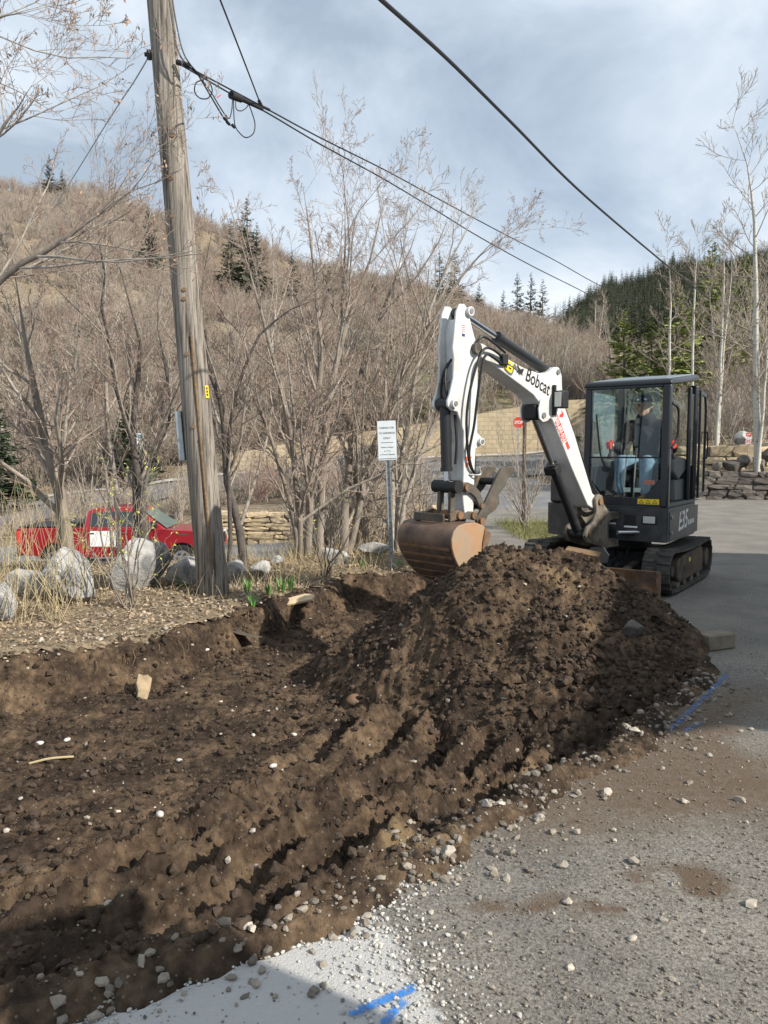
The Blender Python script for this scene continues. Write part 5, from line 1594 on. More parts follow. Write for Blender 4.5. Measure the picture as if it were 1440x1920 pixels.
# opened door folded back along the cab side
def frame_loop(name, poly, w, a0, a1, mt, parent, bevel=.008):
    c = Vector((sum(p[0] for p in poly) / len(poly), sum(p[1] for p in poly) / len(poly)))
    inner = []
    for p in poly:
        d = (c - Vector(p)); inner.append(tuple(Vector(p) + d.normalized() * w))
    n = len(poly); vs, fs = [], []
    for a in (a0, a1):
        vs += [(p[0], a, p[1]) for p in poly] + [(p[0], a, p[1]) for p in inner]
    for i in range(n):
        j = (i + 1) % n
        fs += [(i, j, n + j, n + i), (2 * n + i, 3 * n + i, 3 * n + j, 2 * n + j), (i, 2 * n + i, 2 * n + j, j), (n + i, n + j, 3 * n + j, 3 * n + i)]
    return MB().add(vs, fs).build(name, mt, parent, bevel=bevel)
door = frame_loop('cab_door', [(-.53, 1.04), (-.84, 1.06), (-.86, 2.2), (-.80, 2.36), (-.53, 2.38)], .055, .775, .805, M['cab_paint'], EX)
MB().prism([(-.58, 1.10), (-.80, 1.12), (-.82, 2.17), (-.77, 2.30), (-.58, 2.32)], .788, .792, 'y').build('door_glass', M['glass'], door)
MB().tube([(-.82, .805, 1.86), (-.82, .828, 1.84), (-.82, .828, 1.56), (-.82, .805, 1.54)], .009).build('door_handle', M['black'], door, smooth=True)
MB().tube([(.70, .77, 2.16), (.66, .81, 2.12), (.60, .815, 2.05), (.60, .815, 1.80), (.66, .80, 1.72), (.75, .79, 1.66)], .014).build('grab_handle', M['black'], EX, smooth=True)
for z in (2.18, 2.24, 2.3):
    MB().cyl((.66, .77, z), (.66, .782, z), .012, k=8).build('pillar_bolt', M['steel'], EX)
# wiper
MB().tube([(.79, -.06, 2.05), (.80, .0, 1.6), (.79, .06, 1.43)], .010).build('wiper_arm', M['black'], EX, smooth=True)
MB().cyl((.775, .06, 1.42), (.81, .06, 1.42), .035).build('wiper_motor', M['black'], EX, smooth=True)
# seat, consoles, levers
seat = MB().prism(rounded([(-.30, .06), (.18, .06), (.18, .54), (-.30, .54)], .06), 1.30, 1.42, 'z').build('seat_cushion', M['black'], EX, bevel=.03)
MB().box(-.25, .12, .12, .48, 1.03, 1.30).build('seat_base', M['black'], EX, bevel=.02)
MB().prism([(-.30, 1.40), (-.20, 1.40), (-.34, 2.02), (-.42, 2.02)], .08, .52, 'y').build('seat_back', M['black'], EX, bevel=.04)
con = MB().prism([(.36, 1.38), (.34, 1.52), (.08, 1.56), (-.25, 1.54), (-.25, 1.40), (.1, 1.28)], .585, .715, 'y').build('side_console', M['console'], EX, bevel=.025, seg=3)
MB().box(-.22, .22, .60, .70, 1.03, 1.29).build('console_base', M['console'], EX, bevel=.02)
MB().prism([(.36, 1.40), (.34, 1.52), (.08, 1.55), (-.25, 1.54), (-.25, 1.40)], -.14, -.02, 'y').build('side_console', M['console'], EX, bevel=.025)
for yy in (.65, -.06):
    js = MB().cyl((.24, yy, 1.53), (.24, yy, 1.62), .055, .022, k=14).build('joystick_boot', M['black'], EX, smooth=True)
    MB().cyl((.24, yy, 1.61), (.26, yy, 1.74), .022, .026, k=12).build('joystick_grip', M['black'], js, smooth=True)
for yy in (.22, .33):
    lv = MB().tube([(.58, yy, 1.03), (.56, yy, 1.35), (.52, yy, 1.58)], .010).build('travel_lever', M['steel'], EX, smooth=True)
    MB().cyl((.52, yy, 1.58), (.51, yy, 1.66), .018).build('lever_knob', M['black'], lv, smooth=True)
MB().box(.60, .61, .22, .30, 1.15, 1.20).build('decal_plate', M['white'], EX)
MB().box(.60, .61, .34, .42, 1.15, 1.20).build('decal_plate', M['white'], EX)
MB().box(.55, .56, .44, .56, 1.24, 1.29).build('caution_decal', M['orange_print'], EX)
MB().box(-.5, .2, .18, .38, 1.0, 1.03).build('floor_mat', M['black'], EX)

# --- boom group, laid out in the swung boom's own plane
HB = Vector((.863, .092, 0))
_c, _s = math.cos(R(-13)), math.sin(R(-13))
def bx(v):
    return Vector((HB.x + v.x * _c - v.y * _s, HB.y + v.x * _s + v.y * _c, v.z))
def BM():
    return MB(bx)
bd = lambda d: Vector((d[0] * _c - d[1] * _s, d[0] * _s + d[1] * _c, d[2]))      # direction in boom plane -> machine
def bpt(d, lat, z):
    return bx(Vector((d, lat, z)))
# swing bracket
br = BM()
for s in (1, -1):
    br.prism([(-.07, .53), (.22, .53), (.56, .62), (.62, .70), (.57, .79), (.46, .84), (.40, .95), (.43, 1.10), (.37, 1.15), (.29, 1.13), (.26, 1.04), (.16, .95), (.06, .93), (-.07, .93), (-.07, .845), (.10, .845), (.19, .80), (.20, .70), (.12, .625), (-.07, .615)], s * .125 - .022, s * .125 + .022, 'y')
br.box(-.07, .07, -.103, .103, .53, .62).box(-.07, .07, -.103, .103, .84, .93)
sb = br.build('swing_bracket', M['steel_dirty'], EX, bevel=.01)
BM().cyl((0, 0, .50), (0, 0, .96), .05, k=18).build('swing_pin', M['steel'], sb, smooth=True)
BM().cyl((.343, -.16, 1.065), (.343, .165, 1.065), .035, k=16).build('foot_pin', M['rust'], sb, smooth=True)
BM().cyl((.53, -.16, .711), (.53, .16, .711), .035, k=16).build('cylinder_pin', M['rust'], sb, smooth=True)
MB().cyl(bpt(.05, .20, .70), (.74, .50, .70), .028, k=16).build('swing_cylinder_rod', M['chrome'], EX, smooth=True)
MB().cyl((.70, .47, .70), (.40, .62, .68), .05, k=16).build('swing_cylinder', M['black'], EX, smooth=True)
# boom
BOOM = [(.30, 1.02), (.31, 1.09), (.37, 1.13), (.43, 1.16), (.793, 1.799), (1.008, 2.129), (1.035, 2.282), (1.045, 2.40), (1.07, 2.465), (1.115, 2.492), (1.18, 2.485), (1.245, 2.44), (1.33, 2.412), (1.448, 2.405), (1.64, 2.432), (1.825, 2.474), (2.029, 2.538),
        (2.294, 2.613), (2.37, 2.622), (2.43, 2.59), (2.44, 2.545), (2.40, 2.512), (2.367, 2.504), (2.026, 2.383), (1.746, 2.273), (1.53, 2.186), (1.42, 2.11), (1.37, 2.03), (1.33, 1.985), (1.26, 1.97), (1.20, 1.946), (1.151, 1.881), (.84, 1.446), (.52, 1.03), (.42, .99), (.34, .99)]
boom = BM().prism(BOOM, -.105, .105, 'y').build('boom', M['white_paint'], EX, bevel=.010)
# welded side lips give the plate its edge line
for s in (1, -1):
    BM().prism([(1.42, 2.15), (1.455, 2.05), (1.44, 1.95), (1.38, 1.915), (1.30, 1.93), (1.25, 1.97), (1.36, 2.06), (1.40, 2.12)], s * .113 - .008, s * .113 + .008, 'y').build('cylinder_lug', M['white_paint'], boom, bevel=.004)
    BM().cyl((1.375, s * .120, 1.985), (1.375, s * .135, 1.985), .03, k=14).build('lug_pin', M['steel'], boom, smooth=True)
    BM().cyl((1.118, s * .105, 2.44), (1.118, s * .122, 2.44), .026, k=14).build('lug_pin', M['steel'], boom, smooth=True)
BM().cyl((2.415, -.15, 2.56), (2.415, .15, 2.56), .05, k=18).build('pivot_pin', M['steel_dirty'], boom, smooth=True)
# lettering and decals on the boom's near side
def deco(name, s, size, mt, d, z, direction, lat=.1065, parent=boom, **kw):
    xd = Vector((direction[0], 0, direction[1])).normalized()
    yd = Vector((0, 1, 0)).cross(xd)
    return text_obj(name, s, size, mt, bpt(d, lat, z), bd(xd), bd(yd), parent, **kw)
UD = (-.93, -.325)
deco('brand_lettering', 'Bobcat', .19, M['ink'], 1.67, 2.325, UD, squeeze=.78, bold=.003)
def flat(name, pts, mt, d, z, direction, scale, lat=.1065, parent=boom, th=.0012):
    xd = Vector((direction[0], 0, direction[1])).normalized(); yd = Vector((0, 1, 0)).cross(xd)
    o = Vector((d, lat, z))
    P = [o + xd * p[0] * scale + yd * p[1] * scale for p in pts]
    n = len(P)
    vs = P + [p + Vector((0, th, 0)) for p in P]
    return BM().add(vs, [tuple(range(n)), tuple(range(2 * n - 1, n - 1, -1))] + [(i, (i + 1) % n, n + (i + 1) % n, n + i) for i in range(n)]).build(name, mt, parent)
cat_head = [(0, .35), (-.05, 1.0), (.28, .70), (.55, .66), (1.0, .92), (.92, .45), (.98, .15), (.72, .30), (.62, .05), (.50, .22), (.38, .02), (.30, .25), (.10, .10)]
flat('cat_emblem', cat_head, M['ink'], 1.815, 2.375, UD, .105)
ws = flat('warning_sticker', [(0, 0), (.15, 0), (.15, .10), (0, .10)], M['yellow'], 2.02, 2.418, UD, 1.0)
flat('sticker_print', [(.02, .02), (.07, .02), (.045, .07)], M['ink'], 2.02, 2.418, UD, 1.0, .1080)
flat('sticker_print', [(.09, .03), (.13, .03), (.13, .045), (.09, .045)], M['ink'], 2.02, 2.418, UD, 1.0, .1080)
LD = (-.565, -.825)
LB = (1.165, 1.985)
flat('rental_sticker', [(-.03, -.015), (.46, -.015), (.46, .17), (-.03, .17)], M['white'], *LB, LD, 1.0)
flat('phone_band', [(0, 0), (.43, 0), (.43, .05), (0, .05)], M['red_print'], *LB, LD, 1.0, .1080)
deco('phone_number', '(435) 602-9123', .062, M['white'], LB[0] + .01 * LD[0] - LD[1] * 0 + .012 * .825, LB[1] + .01 * LD[1] + .012 * .565, LD, .1096, squeeze=.88, bold=.001)
deco('rental_lettering', 'EQUIPMENT', .05, M['red_print'], LB[0] + .14 * LD[0] + .092 * .825, LB[1] + .14 * LD[1] + .092 * .565, LD, .1080, squeeze=1.0, bold=.001)
flat('rental_arrow', [(.05, .06), (.09, .11), (.07, .15), (.0, .13), (.045, .115), (.03, .085)], M['red_print'], *LB, LD, 1.0, .1080)
for k in range(7):
    flat('small_letter', [(.15 + k * .04, .145), (.158 + k * .04, .145), (.158 + k * .04, .157), (.15 + k * .04, .157)], M['ink'], *LB, LD, 1.0, .1080)
    if k < 6: flat('small_letter', [(.16 + k * .045, .066), (.168 + k * .045, .066), (.168 + k * .045, .077), (.16 + k * .045, .077)], M['ink'], *LB, LD, 1.0, .1080)
# work lamp on the boom
wlamp = BM().box(1.10, 1.22, .135, .235, 2.06, 2.24).build('work_lamp', M['black'], EX, bevel=.012)
BM().box(1.2205, 1.226, .145, .225, 2.075, 2.225).build('lens', M['lamp_glass'], wlamp, bevel=.003)
BM().box(1.185, 1.215, .106, .14, 1.99, 2.30).build('lamp_bracket', M['black'], wlamp, bevel=.003)
# cylinders
def hyd(name, p0, p1, mid, rb, rr, lat=0.0, mt='cyl_black', parent=EX):
    a, b = Vector((p0[0], lat, p0[1])), Vector((p1[0], lat, p1[1]))
    m = a.lerp(b, mid)
    c = BM().cyl(a, m, rb, k=20).cyl(a.lerp(b, mid - .03), m + (m - a).normalized() * .01, rb * 1.14, k=20).build(name, M[mt], parent, smooth=True)
    BM().cyl(m, b, rr, k=16).build('piston_rod', M['chrome'], c, smooth=True)
    BM().cyl((a.x, lat - rb * 1.5, a.z), (a.x, lat + rb * 1.5, a.z), rb * 1.15, k=16).build('base_eye', M[mt], c, smooth=True)
    BM().cyl((b.x, lat - rb * 1.3, b.z), (b.x, lat + rb * 1.3, b.z), rb * 1.05, k=16).build('rod_eye', M['steel_dirty'] if rb < .05 else M[mt], c, smooth=True)
    return c
hyd('boom_cylinder', (.53, .711), (1.40, 2.00), .60, .052, .030)
bc = BM().box(1.32, 1.46, -.08, .08, 1.94, 2.10).build('cylinder_knuckle', M['black'], EX, bevel=.02)
hyd('arm_cylinder', (1.118, 2.44), (2.50, 2.885), .62, .052, .028)
hyd('bucket_cylinder', (2.70, 2.045), (2.665, 1.297), .80, .050, .028)
BM().box(2.63, 2.70, -.09, .09, 2.24, 2.25).build('hose_clip', M['steel'], EX)
BM().prism([(.97, 1.40), (1.06, 1.36), (1.10, 1.44), (1.01, 1.49)], -.075, .075, 'y').build('cylinder_clamp', M['black'], EX, bevel=.006)
# arm
ARM = [(2.552, 2.945), (2.515, 2.91), (2.487, 2.84), (2.43, 2.70), (2.385, 2.61), (2.365, 2.53), (2.364, 2.45), (2.364, 1.79), (2.305, 1.755), (2.295, 1.71), (2.325, 1.67), (2.385, 1.64), (2.397, 1.451), (2.401, 1.202), (2.414, 1.0), (2.525, 1.0), (2.557, 1.208), (2.548, 1.40), (2.552, 1.80),
       (2.60, 1.90), (2.64, 1.975), (2.72, 1.985), (2.765, 2.02), (2.77, 2.07), (2.74, 2.13), (2.695, 2.28), (2.69, 2.45), (2.705, 2.55), (2.66, 2.87), (2.62, 2.94)]
arm = BM().prism(ARM, .075, .1, 'y').prism(ARM, -.1, -.075, 'y').build('arm', M['white_paint'], EX, bevel=.007)
BM().prism([(2.50, 2.80), (2.45, 2.68), (2.40, 2.6), (2.376, 2.5), (2.376, 1.60), (2.41, 1.40), (2.42, 1.02), (2.515, 1.02), (2.54, 1.2), (2.53, 1.8), (2.60, 1.98), (2.60, 2.3), (2.62, 2.7), (2.58, 2.82)], -.0745, .0745, 'y').build('arm_core', M['white_paint'], arm, bevel=.006)
for (d, z, r_) in ((2.50, 2.885, .042), (2.70, 2.045, .040), (2.33, 1.71, .034)):
    for s in (1, -1):
        BM().cyl((d, s * .1, z), (d, s * .135, z), r_, k=18).build('pin_boss', M['white_paint'], arm, smooth=True)
        BM().cyl((d, s * .135, z), (d, s * .142, z), r_ * .6, k=14).build('pin_end', M['steel'], arm, smooth=True)
fl = flat('flag_sticker', [(0, 0), (.055, 0), (.055, .115), (0, .115)], M['white'], 2.60, 2.645, (-1, 0), 1.0, .1005, arm)
for k in range(4):
    flat('flag_stripe', [(.006, .045 + k * .018), (.05, .050 + k * .018), (.05, .058 + k * .018), (.006, .053 + k * .018)], M['red_print'], 2.60, 2.645, (-1, 0), 1.0, .102, arm)
flat('flag_canton', [(.008, .008), (.05, .008), (.05, .036), (.008, .036)], M['navy_print'], 2.60, 2.645, (-1, 0), 1.0, .102, arm)
xs_ = [(0, 0), (.035, 0), (.05, .025), (.065, 0), (.10, 0), (.07, .05), (.10, .10), (.065, .10), (.05, .075), (.035, .10), (0, .10), (.03, .05)]
flat('hazard_cross', xs_, M['orange_print'], 2.535, 1.475, (-1, 0), .95, .1005, arm)
flat('hazard_bar', [(.01, .045), (.09, .045), (.09, .055), (.01, .055)], M['white'], 2.535, 1.475, (-1, 0), .95, .102, arm)
# hoses
hz = [
 [(2.02, .125, 2.50), (2.20, .15, 2.56), (2.35, .17, 2.56), (2.45, .175, 2.44), (2.53, .16, 2.2), (2.57, .15, 1.95), (2.55, .14, 1.7), (2.50, .13, 1.5), (2.43, .12, 1.42)],
 [(2.05, .13, 2.44), (2.22, .16, 2.49), (2.35, .185, 2.50), (2.42, .19, 2.38), (2.45, .17, 2.1), (2.47, .15, 1.85), (2.52, .14, 1.62), (2.48, .13, 1.48), (2.42, .125, 1.41)],
 [(2.0, .12, 2.56), (2.2, .13, 2.64), (2.36, .14, 2.67), (2.42, .12, 2.60)],
 [(2.64, .02, 2.45), (2.71, .02, 2.35), (2.735, .04, 2.2), (2.70, .06, 2.05)],
 [(2.63, -.03, 2.42), (2.70, -.03, 2.3), (2.72, -.03, 2.15), (2.69, -.03, 2.05)],
 [(2.62, .05, 1.95), (2.605, .06, 1.7), (2.61, .05, 1.5)],
 [(2.36, .03, 1.66), (2.33, .04, 1.55), (2.345, .05, 1.42), (2.37, .06, 1.3), (2.35, .05, 1.2)],
]
for h in hz:
    BM().tube(h, .0125, 8, 6).build('hydraulic_hose', M['hose'], EX, smooth=True)
BM().tube([(2.48, .105, 1.405), (2.40, .15, 1.40), (2.37, .15, 1.42), (2.36, .12, 1.48)], .007, 6).build('hose_loop', M['steel'], EX, smooth=True)
BM().tube([(1.98, .11, 2.45), (1.96, .16, 2.44), (1.86, .16, 2.40), (1.84, .11, 2.46)], .010, 6).build('hose_guard', M['steel'], EX, smooth=True)
BM().box(1.98, 2.06, .107, .15, 2.44, 2.54).build('hose_clamp', M['black'], EX, bevel=.006)
for k, lat in enumerate((.03, .07)):
    MB().tube([bpt(1.00, lat, 2.19), bpt(.90, lat, 2.02), bpt(.62, lat, 1.58), bpt(.40, lat, 1.26), bpt(.22, lat + .05, 1.05), (.80, .0, .95)], .013, 8, 6).build('hydraulic_hose', M['hose'], EX, smooth=True)
BM().tube([(.95, .09, 2.21), (.93, .09, 2.29), (.87, .09, 2.32)], .010, 6).build('hose_stub', M['hose'], EX, smooth=True)
# bucket linkage
for s in (1, -1):
    outer = [(2.60, 1.335), (2.53, 1.335), (2.45, 1.31), (2.37, 1.25), (2.315, 1.16), (2.30, 1.09), (2.345, 1.07), (2.375, 1.12), (2.42, 1.19), (2.49, 1.235), (2.56, 1.24), (2.605, 1.27)]
    lk = BM().prism(outer, s * .125 - .014, s * .125 + .014, 'y').build('guide_link', M['link_steel'], EX, bevel=.005)
    BM().cyl((2.56, s * .139, 1.29), (2.56, s * .16, 1.29), .03, k=14).build('link_pin', M['rust'], lk, smooth=True)
    BM().cyl((2.335, s * .139, 1.11), (2.335, s * .15, 1.11), .026, k=14).build('link_pin', M['rust'], lk, smooth=True)
    BM().prism([(2.64, 1.32), (2.70, 1.32), (2.715, 1.02), (2.655, 1.0)], s * .07 - .018, s * .07 + .018, 'y').build('bucket_link', M['link_steel'], EX, bevel=.006)
    BM().prism([(2.555, 1.0), (2.74, 1.0), (2.80, .985), (2.80, 1.06), (2.70, 1.09), (2.60, 1.06), (2.45, 1.06), (2.42, 1.02), (2.45, .98)], s * .155 - .014, s * .155 + .014, 'y').build('bucket_ear', M['link_steel'], EX, bevel=.005)
BM().cyl((2.665, -.15, 1.297), (2.665, .15, 1.297), .06, k=18).build('link_crosspin', M['black'], EX, smooth=True)
BM().cyl((2.49, -.19, 1.03), (2.49, .19, 1.03), .035, k=16).build('bucket_pin', M['rust'], EX, smooth=True)
BM().cyl((2.68, -.19, 1.04), (2.68, .19, 1.04), .035, k=16).build('bucket_pin', M['rust'], EX, smooth=True)
BM().box(2.56, 2.86, -.24, -.16, .985, 1.06).box(2.56, 2.58, -.16, .14, .985, 1.06).box(2.84, 2.86, -.16, .14, .985, 1.06).build('quick_coupler', M['link_steel'], EX, bevel=.006)
# bucket
BK = [(2.49, .885), (2.56, .955), (2.66, .985), (2.78, .988), (2.88, .972), (2.945, .925), (2.972, .86), (2.968, .79), (2.94, .71), (2.895, .635), (2.82, .55), (2.72, .465), (2.60, .40), (2.50, .375)]
bk = BM()
n = len(BK)
inn = []
for i, p in enumerate(BK):
    t = Vector(BK[min(i + 1, n - 1)]) - Vector(BK[max(i - 1, 0)])
    nr = Vector((-t.y, t.x)).normalized()
    inn.append(tuple(Vector(p) + nr * -.014))
vs, fs = [], []
W = .335
for lat in (-W, W):
    vs += [(p[0], lat, p[1]) for p in BK] + [(p[0], lat, p[1]) for p in inn]
for i in range(n - 1):
    fs += [(i, i + 1, 2 * n + i + 1, 2 * n + i), (n + i, 3 * n + i, 3 * n + i + 1, n + i + 1), (i, n + i, n + i + 1, i + 1), (2 * n + i, 2 * n + i + 1, 3 * n + i + 1, 3 * n + i)]
fs += [(0, 2 * n, 3 * n, n), (n - 1, 2 * n - 1, 4 * n - 1, 3 * n - 1)]
bucket = bk.add(vs, fs).build('bucket', M['bucket_back'], EX, smooth=True)
side = [(2.475, .87)] + BK[1:] + [(2.50, .40), (2.56, .62), (2.54, .76)]
for s in (1, -1):
    BM().prism(side, s * W - .003 if s > 0 else -W - .016, s * W + .016 if s > 0 else -W + .003, 'y').build('bucket_side', M['bucket_side'], bucket, bevel=.004)
    BM().prism([(2.46, .875), (2.54, .93), (2.575, .80), (2.58, .65), (2.545, .62), (2.52, .74)], s * (W + .016) - .002, s * (W + .016) + .012, 'y').build('side_cutter', M['rust'], bucket, bevel=.003)
for i in (7, 8, 9, 10, 11):
    p, q = Vector(BK[i]), Vector(BK[i + 1])
    t = (q - p).normalized(); nr = Vector((t.y, -t.x))
    if nr.dot(p - Vector((2.7, .7))) < 0: nr = -nr
    m_ = p.lerp(q, .35)
    a, b = m_ - t * .012, m_ + t * .012
    BM().prism([tuple(a), tuple(b), tuple(b + nr * .009), tuple(a + nr * .009)], -W + .02, W - .02, 'y').build('wear_strip', M['rust'], bucket)
for k in range(4):
    lat = -.27 + k * .18
    BM().add([(2.60, lat - .035, .385), (2.60, lat + .035, .385), (2.60, lat + .035, .425), (2.60, lat - .035, .425), (2.44, lat - .02, .345), (2.44, lat + .02, .345)],
             [(0, 1, 5, 4), (3, 4, 5, 2), (0, 4, 3), (1, 2, 5), (0, 3, 2, 1)]).build('bucket_tooth', M['steel_dirty'], bucket, bevel=.004)
# thumb
TH = [(2.40, .99), (2.25, 1.18), (2.107, 1.38), (2.04, 1.455), (1.96, 1.475), (1.842, 1.46), (1.850, 1.41), (1.956, 1.35), (2.0, 1.27), (2.085, 1.205), (2.07, 1.12), (2.126, 1.061), (2.236, 1.018), (2.29, .94), (2.34, .915), (2.395, .94)]
for s, nm in ((1, 'thumb_plate'), (-1, 'thumb_plate')):
    th = BM().prism(TH, s * .12 - .014, s * .12 + .014, 'y').build(nm, M['link_steel'], EX, bevel=.004)
    BM().cyl((2.345, s * .134, .965), (2.345, s * .165, .965), .036, k=16).build('thumb_pin', M['rust'], th, smooth=True)
BM().cyl((2.06, -.106, 1.33), (2.06, .106, 1.33), .035, k=16).build('thumb_crossbar', M['black'], EX, smooth=True)
BM().cyl((2.34, -.12, 1.12), (2.18, -.02, 1.12), .04, k=16).build('thumb_strut', M['black'], EX, smooth=True)
BM().cyl((2.36, 0, 1.16), (2.2, 0, 1.10), .045, k=16).build('thumb_link', M['black'], EX, smooth=True)

# ------------------------------------------------------------------ the operator
def capsule_mesh(parts, voxel, name):
    """balls and tapered limbs fused into one skin; parts: (p0, r0, p1, r1)"""
    bm = bmesh.new()
    for p0, r0, p1, r1 in parts:
        p0, p1 = Vector(p0), Vector(p1)
        n = max(2, int((p1 - p0).length / (min(r0, r1) * .35)) + 1)
        for i in range(n):
            t = i / (n - 1)
            bmesh.ops.create_icosphere(bm, subdivisions=2, radius=r0 + (r1 - r0) * t, matrix=Matrix.Translation(p0.lerp(p1, t)))
    me = bpy.data.meshes.new(name)
    bm.to_mesh(me); bm.free()
    o = bpy.data.objects.new(name, me)
    COL.objects.link(o)
    m = o.modifiers.new('r', 'REMESH'); m.mode = 'VOXEL'; m.voxel_size = voxel
    s = o.modifiers.new('s', 'SMOOTH'); s.factor = .5; s.iterations = 4
    dg = bpy.context.evaluated_depsgraph_get()
    out = bpy.data.meshes.new_from_object(o.evaluated_get(dg))
    bpy.data.objects.remove(o)
    out.polygons.foreach_set('use_smooth', np.full(len(out.polygons), True))
    return out
def skin(name, parts, mt, parent, voxel=.012):
    me = capsule_mesh(parts, voxel, name)
    me.materials.clear(); me.materials.append(mt)
    return link(bpy.data.objects.new(name, me), parent)
PR = empty('person', (2.98, 9.51, 0), R(-125))
tag(PR, 'seated operator in dark hoodie, cap, jeans and red gloves inside the cab', 'person')
PY = .25
HD = (.03, PY + .01, 2.165)
shL, shR = (-.13, PY + .19, 1.93), (-.13, PY - .19, 1.93)
elL, elR = (-.02, PY + .34, 1.66), (-.02, PY - .30, 1.66)
haL, haR = (.235, .645, 1.70), (.235, -.05, 1.70)
hipL, hipR = (-.12, PY + .10, 1.47), (-.12, PY - .10, 1.47)
knL, knR = (.36, PY + .16, 1.50), (.34, PY - .15, 1.50)
ftL, ftR = (.42, PY + .16, 1.10), (.42, PY - .13, 1.10)
lerp3 = lambda a, b, t: tuple(a[i] + (b[i] - a[i]) * t for i in range(3))
body = [((-.16, PY, 1.52), .13, (-.15, PY, 1.86), .14), ((-.12, PY, 1.93), .075, (-.04, PY, 2.08), .058), ((HD[0] - .02, HD[1], HD[2] + .03), .095, (HD[0] + .01, HD[1], HD[2] - .035), .075), ((HD[0] + .03, HD[1], HD[2] - .05), .058, (HD[0] + .055, HD[1], HD[2] - .085), .036),
        ((HD[0] + .085, HD[1], HD[2] + .005), .012, (HD[0] + .105, HD[1], HD[2] - .025), .014), ((HD[0] + .06, HD[1] - .035, HD[2] + .03), .028, (HD[0] + .06, HD[1] + .035, HD[2] + .03), .028),
        ((HD[0] + .07, HD[1] - .02, HD[2] - .055), .018, (HD[0] + .07, HD[1] + .02, HD[2] - .055), .018),
        ((HD[0] - .01, HD[1] - .09, HD[2] - .01), .018, (HD[0] - .015, HD[1] - .093, HD[2] + .02), .02), ((HD[0] - .01, HD[1] + .09, HD[2] - .01), .018, (HD[0] - .015, HD[1] + .093, HD[2] + .02), .02)]
for sh, el, ha, hp, kn, ft in ((shL, elL, haL, hipL, knL, ftL), (shR, elR, haR, hipR, knR, ftR)):
    body += [(lerp3((-.14, PY, 1.89), sh, .3), .07, sh, .06), (sh, .055, el, .042), (el, .042, ha, .028), (hp, .085, kn, .06), (kn, .06, ft, .04)]
skin('body', body, M['skin'], PR, .010)
jk = [((-.17, PY, 1.48), .165, (-.15, PY, 1.82), .175), ((-.15, PY - .06, 1.87), .14, (-.15, PY + .06, 1.87), .14), ((-.14, PY, 1.97), .12, (-.07, PY, 2.035), .10), ((-.13, PY - .07, 2.03), .06, (-.13, PY + .07, 2.03), .06), ((-.15, PY - .1, 1.97), .05, (-.15, PY + .1, 1.97), .05)]
for sh, el, ha in ((shL, elL, haL), (shR, elR, haR)):
    jk += [((-.14, PY, 1.89), .12, sh, .095), (sh, .09, el, .075), (el, .075, lerp3(el, ha, .82), .052)]
jacket = skin('hoodie', jk, M['hoodie'], PR, .013)
jn = [((-.14, PY - .08, 1.46), .135, (-.14, PY + .08, 1.46), .135)]
for hp, kn, ft in ((hipL, knL, ftL), (hipR, knR, ftR)):
    jn += [(hp, .115, kn, .085), (kn, .085, (ft[0] + .0, ft[1], ft[2] + .1), .066), ((ft[0], ft[1], ft[2] + .1), .066, (ft[0], ft[1], ft[2] + .05), .066)]
skin('jeans', jn, M['jeans'], PR, .013)
for ft in (ftL, ftR):
    skin('boot', [((ft[0] - .02, ft[1], 1.085), .05, (ft[0] - .01, ft[1], 1.15), .05), ((ft[0] - .03, ft[1], 1.075), .042, (ft[0] + .16, ft[1], 1.07), .036)], M['boot'], PR, .010)
for ha, sg in ((haL, 1), (haR, -1)):
    # gloved hand closed round the joystick: palm, four curled fingers, thumb
    gx, gy, gz = ha[0] + .02, ha[1] + .02 * sg, ha[2]
    P_ = [((gx - .05, gy, gz - .02), .032, (gx - .005, gy + .008 * sg, gz + .015), .036), ((gx - .09, gy, gz - .015), .036, (gx - .05, gy, gz - .015), .034)]
    for k, (dz, L_) in enumerate(((.035, .050), (.012, .056), (-.011, .053), (-.033, .044))):
        a = (gx + .005, gy + .03 * sg, gz + dz); b = (gx + .005 + L_ * .8, gy + .022 * sg, gz + dz - .004); c = (gx + .01 + L_ * .85, gy - .015 * sg, gz + dz - .008); d = (gx + .02, gy - .028 * sg, gz + dz - .01)
        P_ += [(a, .0125, b, .0115), (b, .0115, c, .0105), (c, .0105, d, .0095)]
    P_ += [((gx - .03, gy - .02 * sg, gz + .02), .015, (gx + .005, gy - .035 * sg, gz + .045), .0125), ((gx + .005, gy - .035 * sg, gz + .045), .0125, (gx + .035, gy - .025 * sg, gz + .055), .011)]
    skin('glove', P_, M['glove'], PR, .006)
hx, hy, hz_ = HD
cap = MB()
vs, fs = [], []
K = 18
for i, (zz, rr) in enumerate(((.058, 1.03), (.088, 1.02), (.118, .90), (.142, .62), (.152, .2))):
    for k in range(K):
        a = 2 * math.pi * k / K
        vs.append((hx - .015 + math.cos(a) * .108 * rr, hy + math.sin(a) * .096 * rr, hz_ + zz))
for i in range(4):
    fs += [(i * K + k, i * K + (k + 1) % K, (i + 1) * K + (k + 1) % K, (i + 1) * K + k) for k in range(K)]
fs.append(tuple(4 * K + k for k in range(K)))
cp_o = cap.add(vs, fs).build('cap', M['hoodie'], PR, smooth=True)
vs = []
for k in range(9):
    a = R(-60 + 120 * k / 8)
    vs += [(hx - .015 + math.cos(a) * .100, hy + math.sin(a) * .09, hz_ + .066), (hx + .01 + math.cos(a) * .118, hy + math.sin(a) * .085, hz_ + .062)]
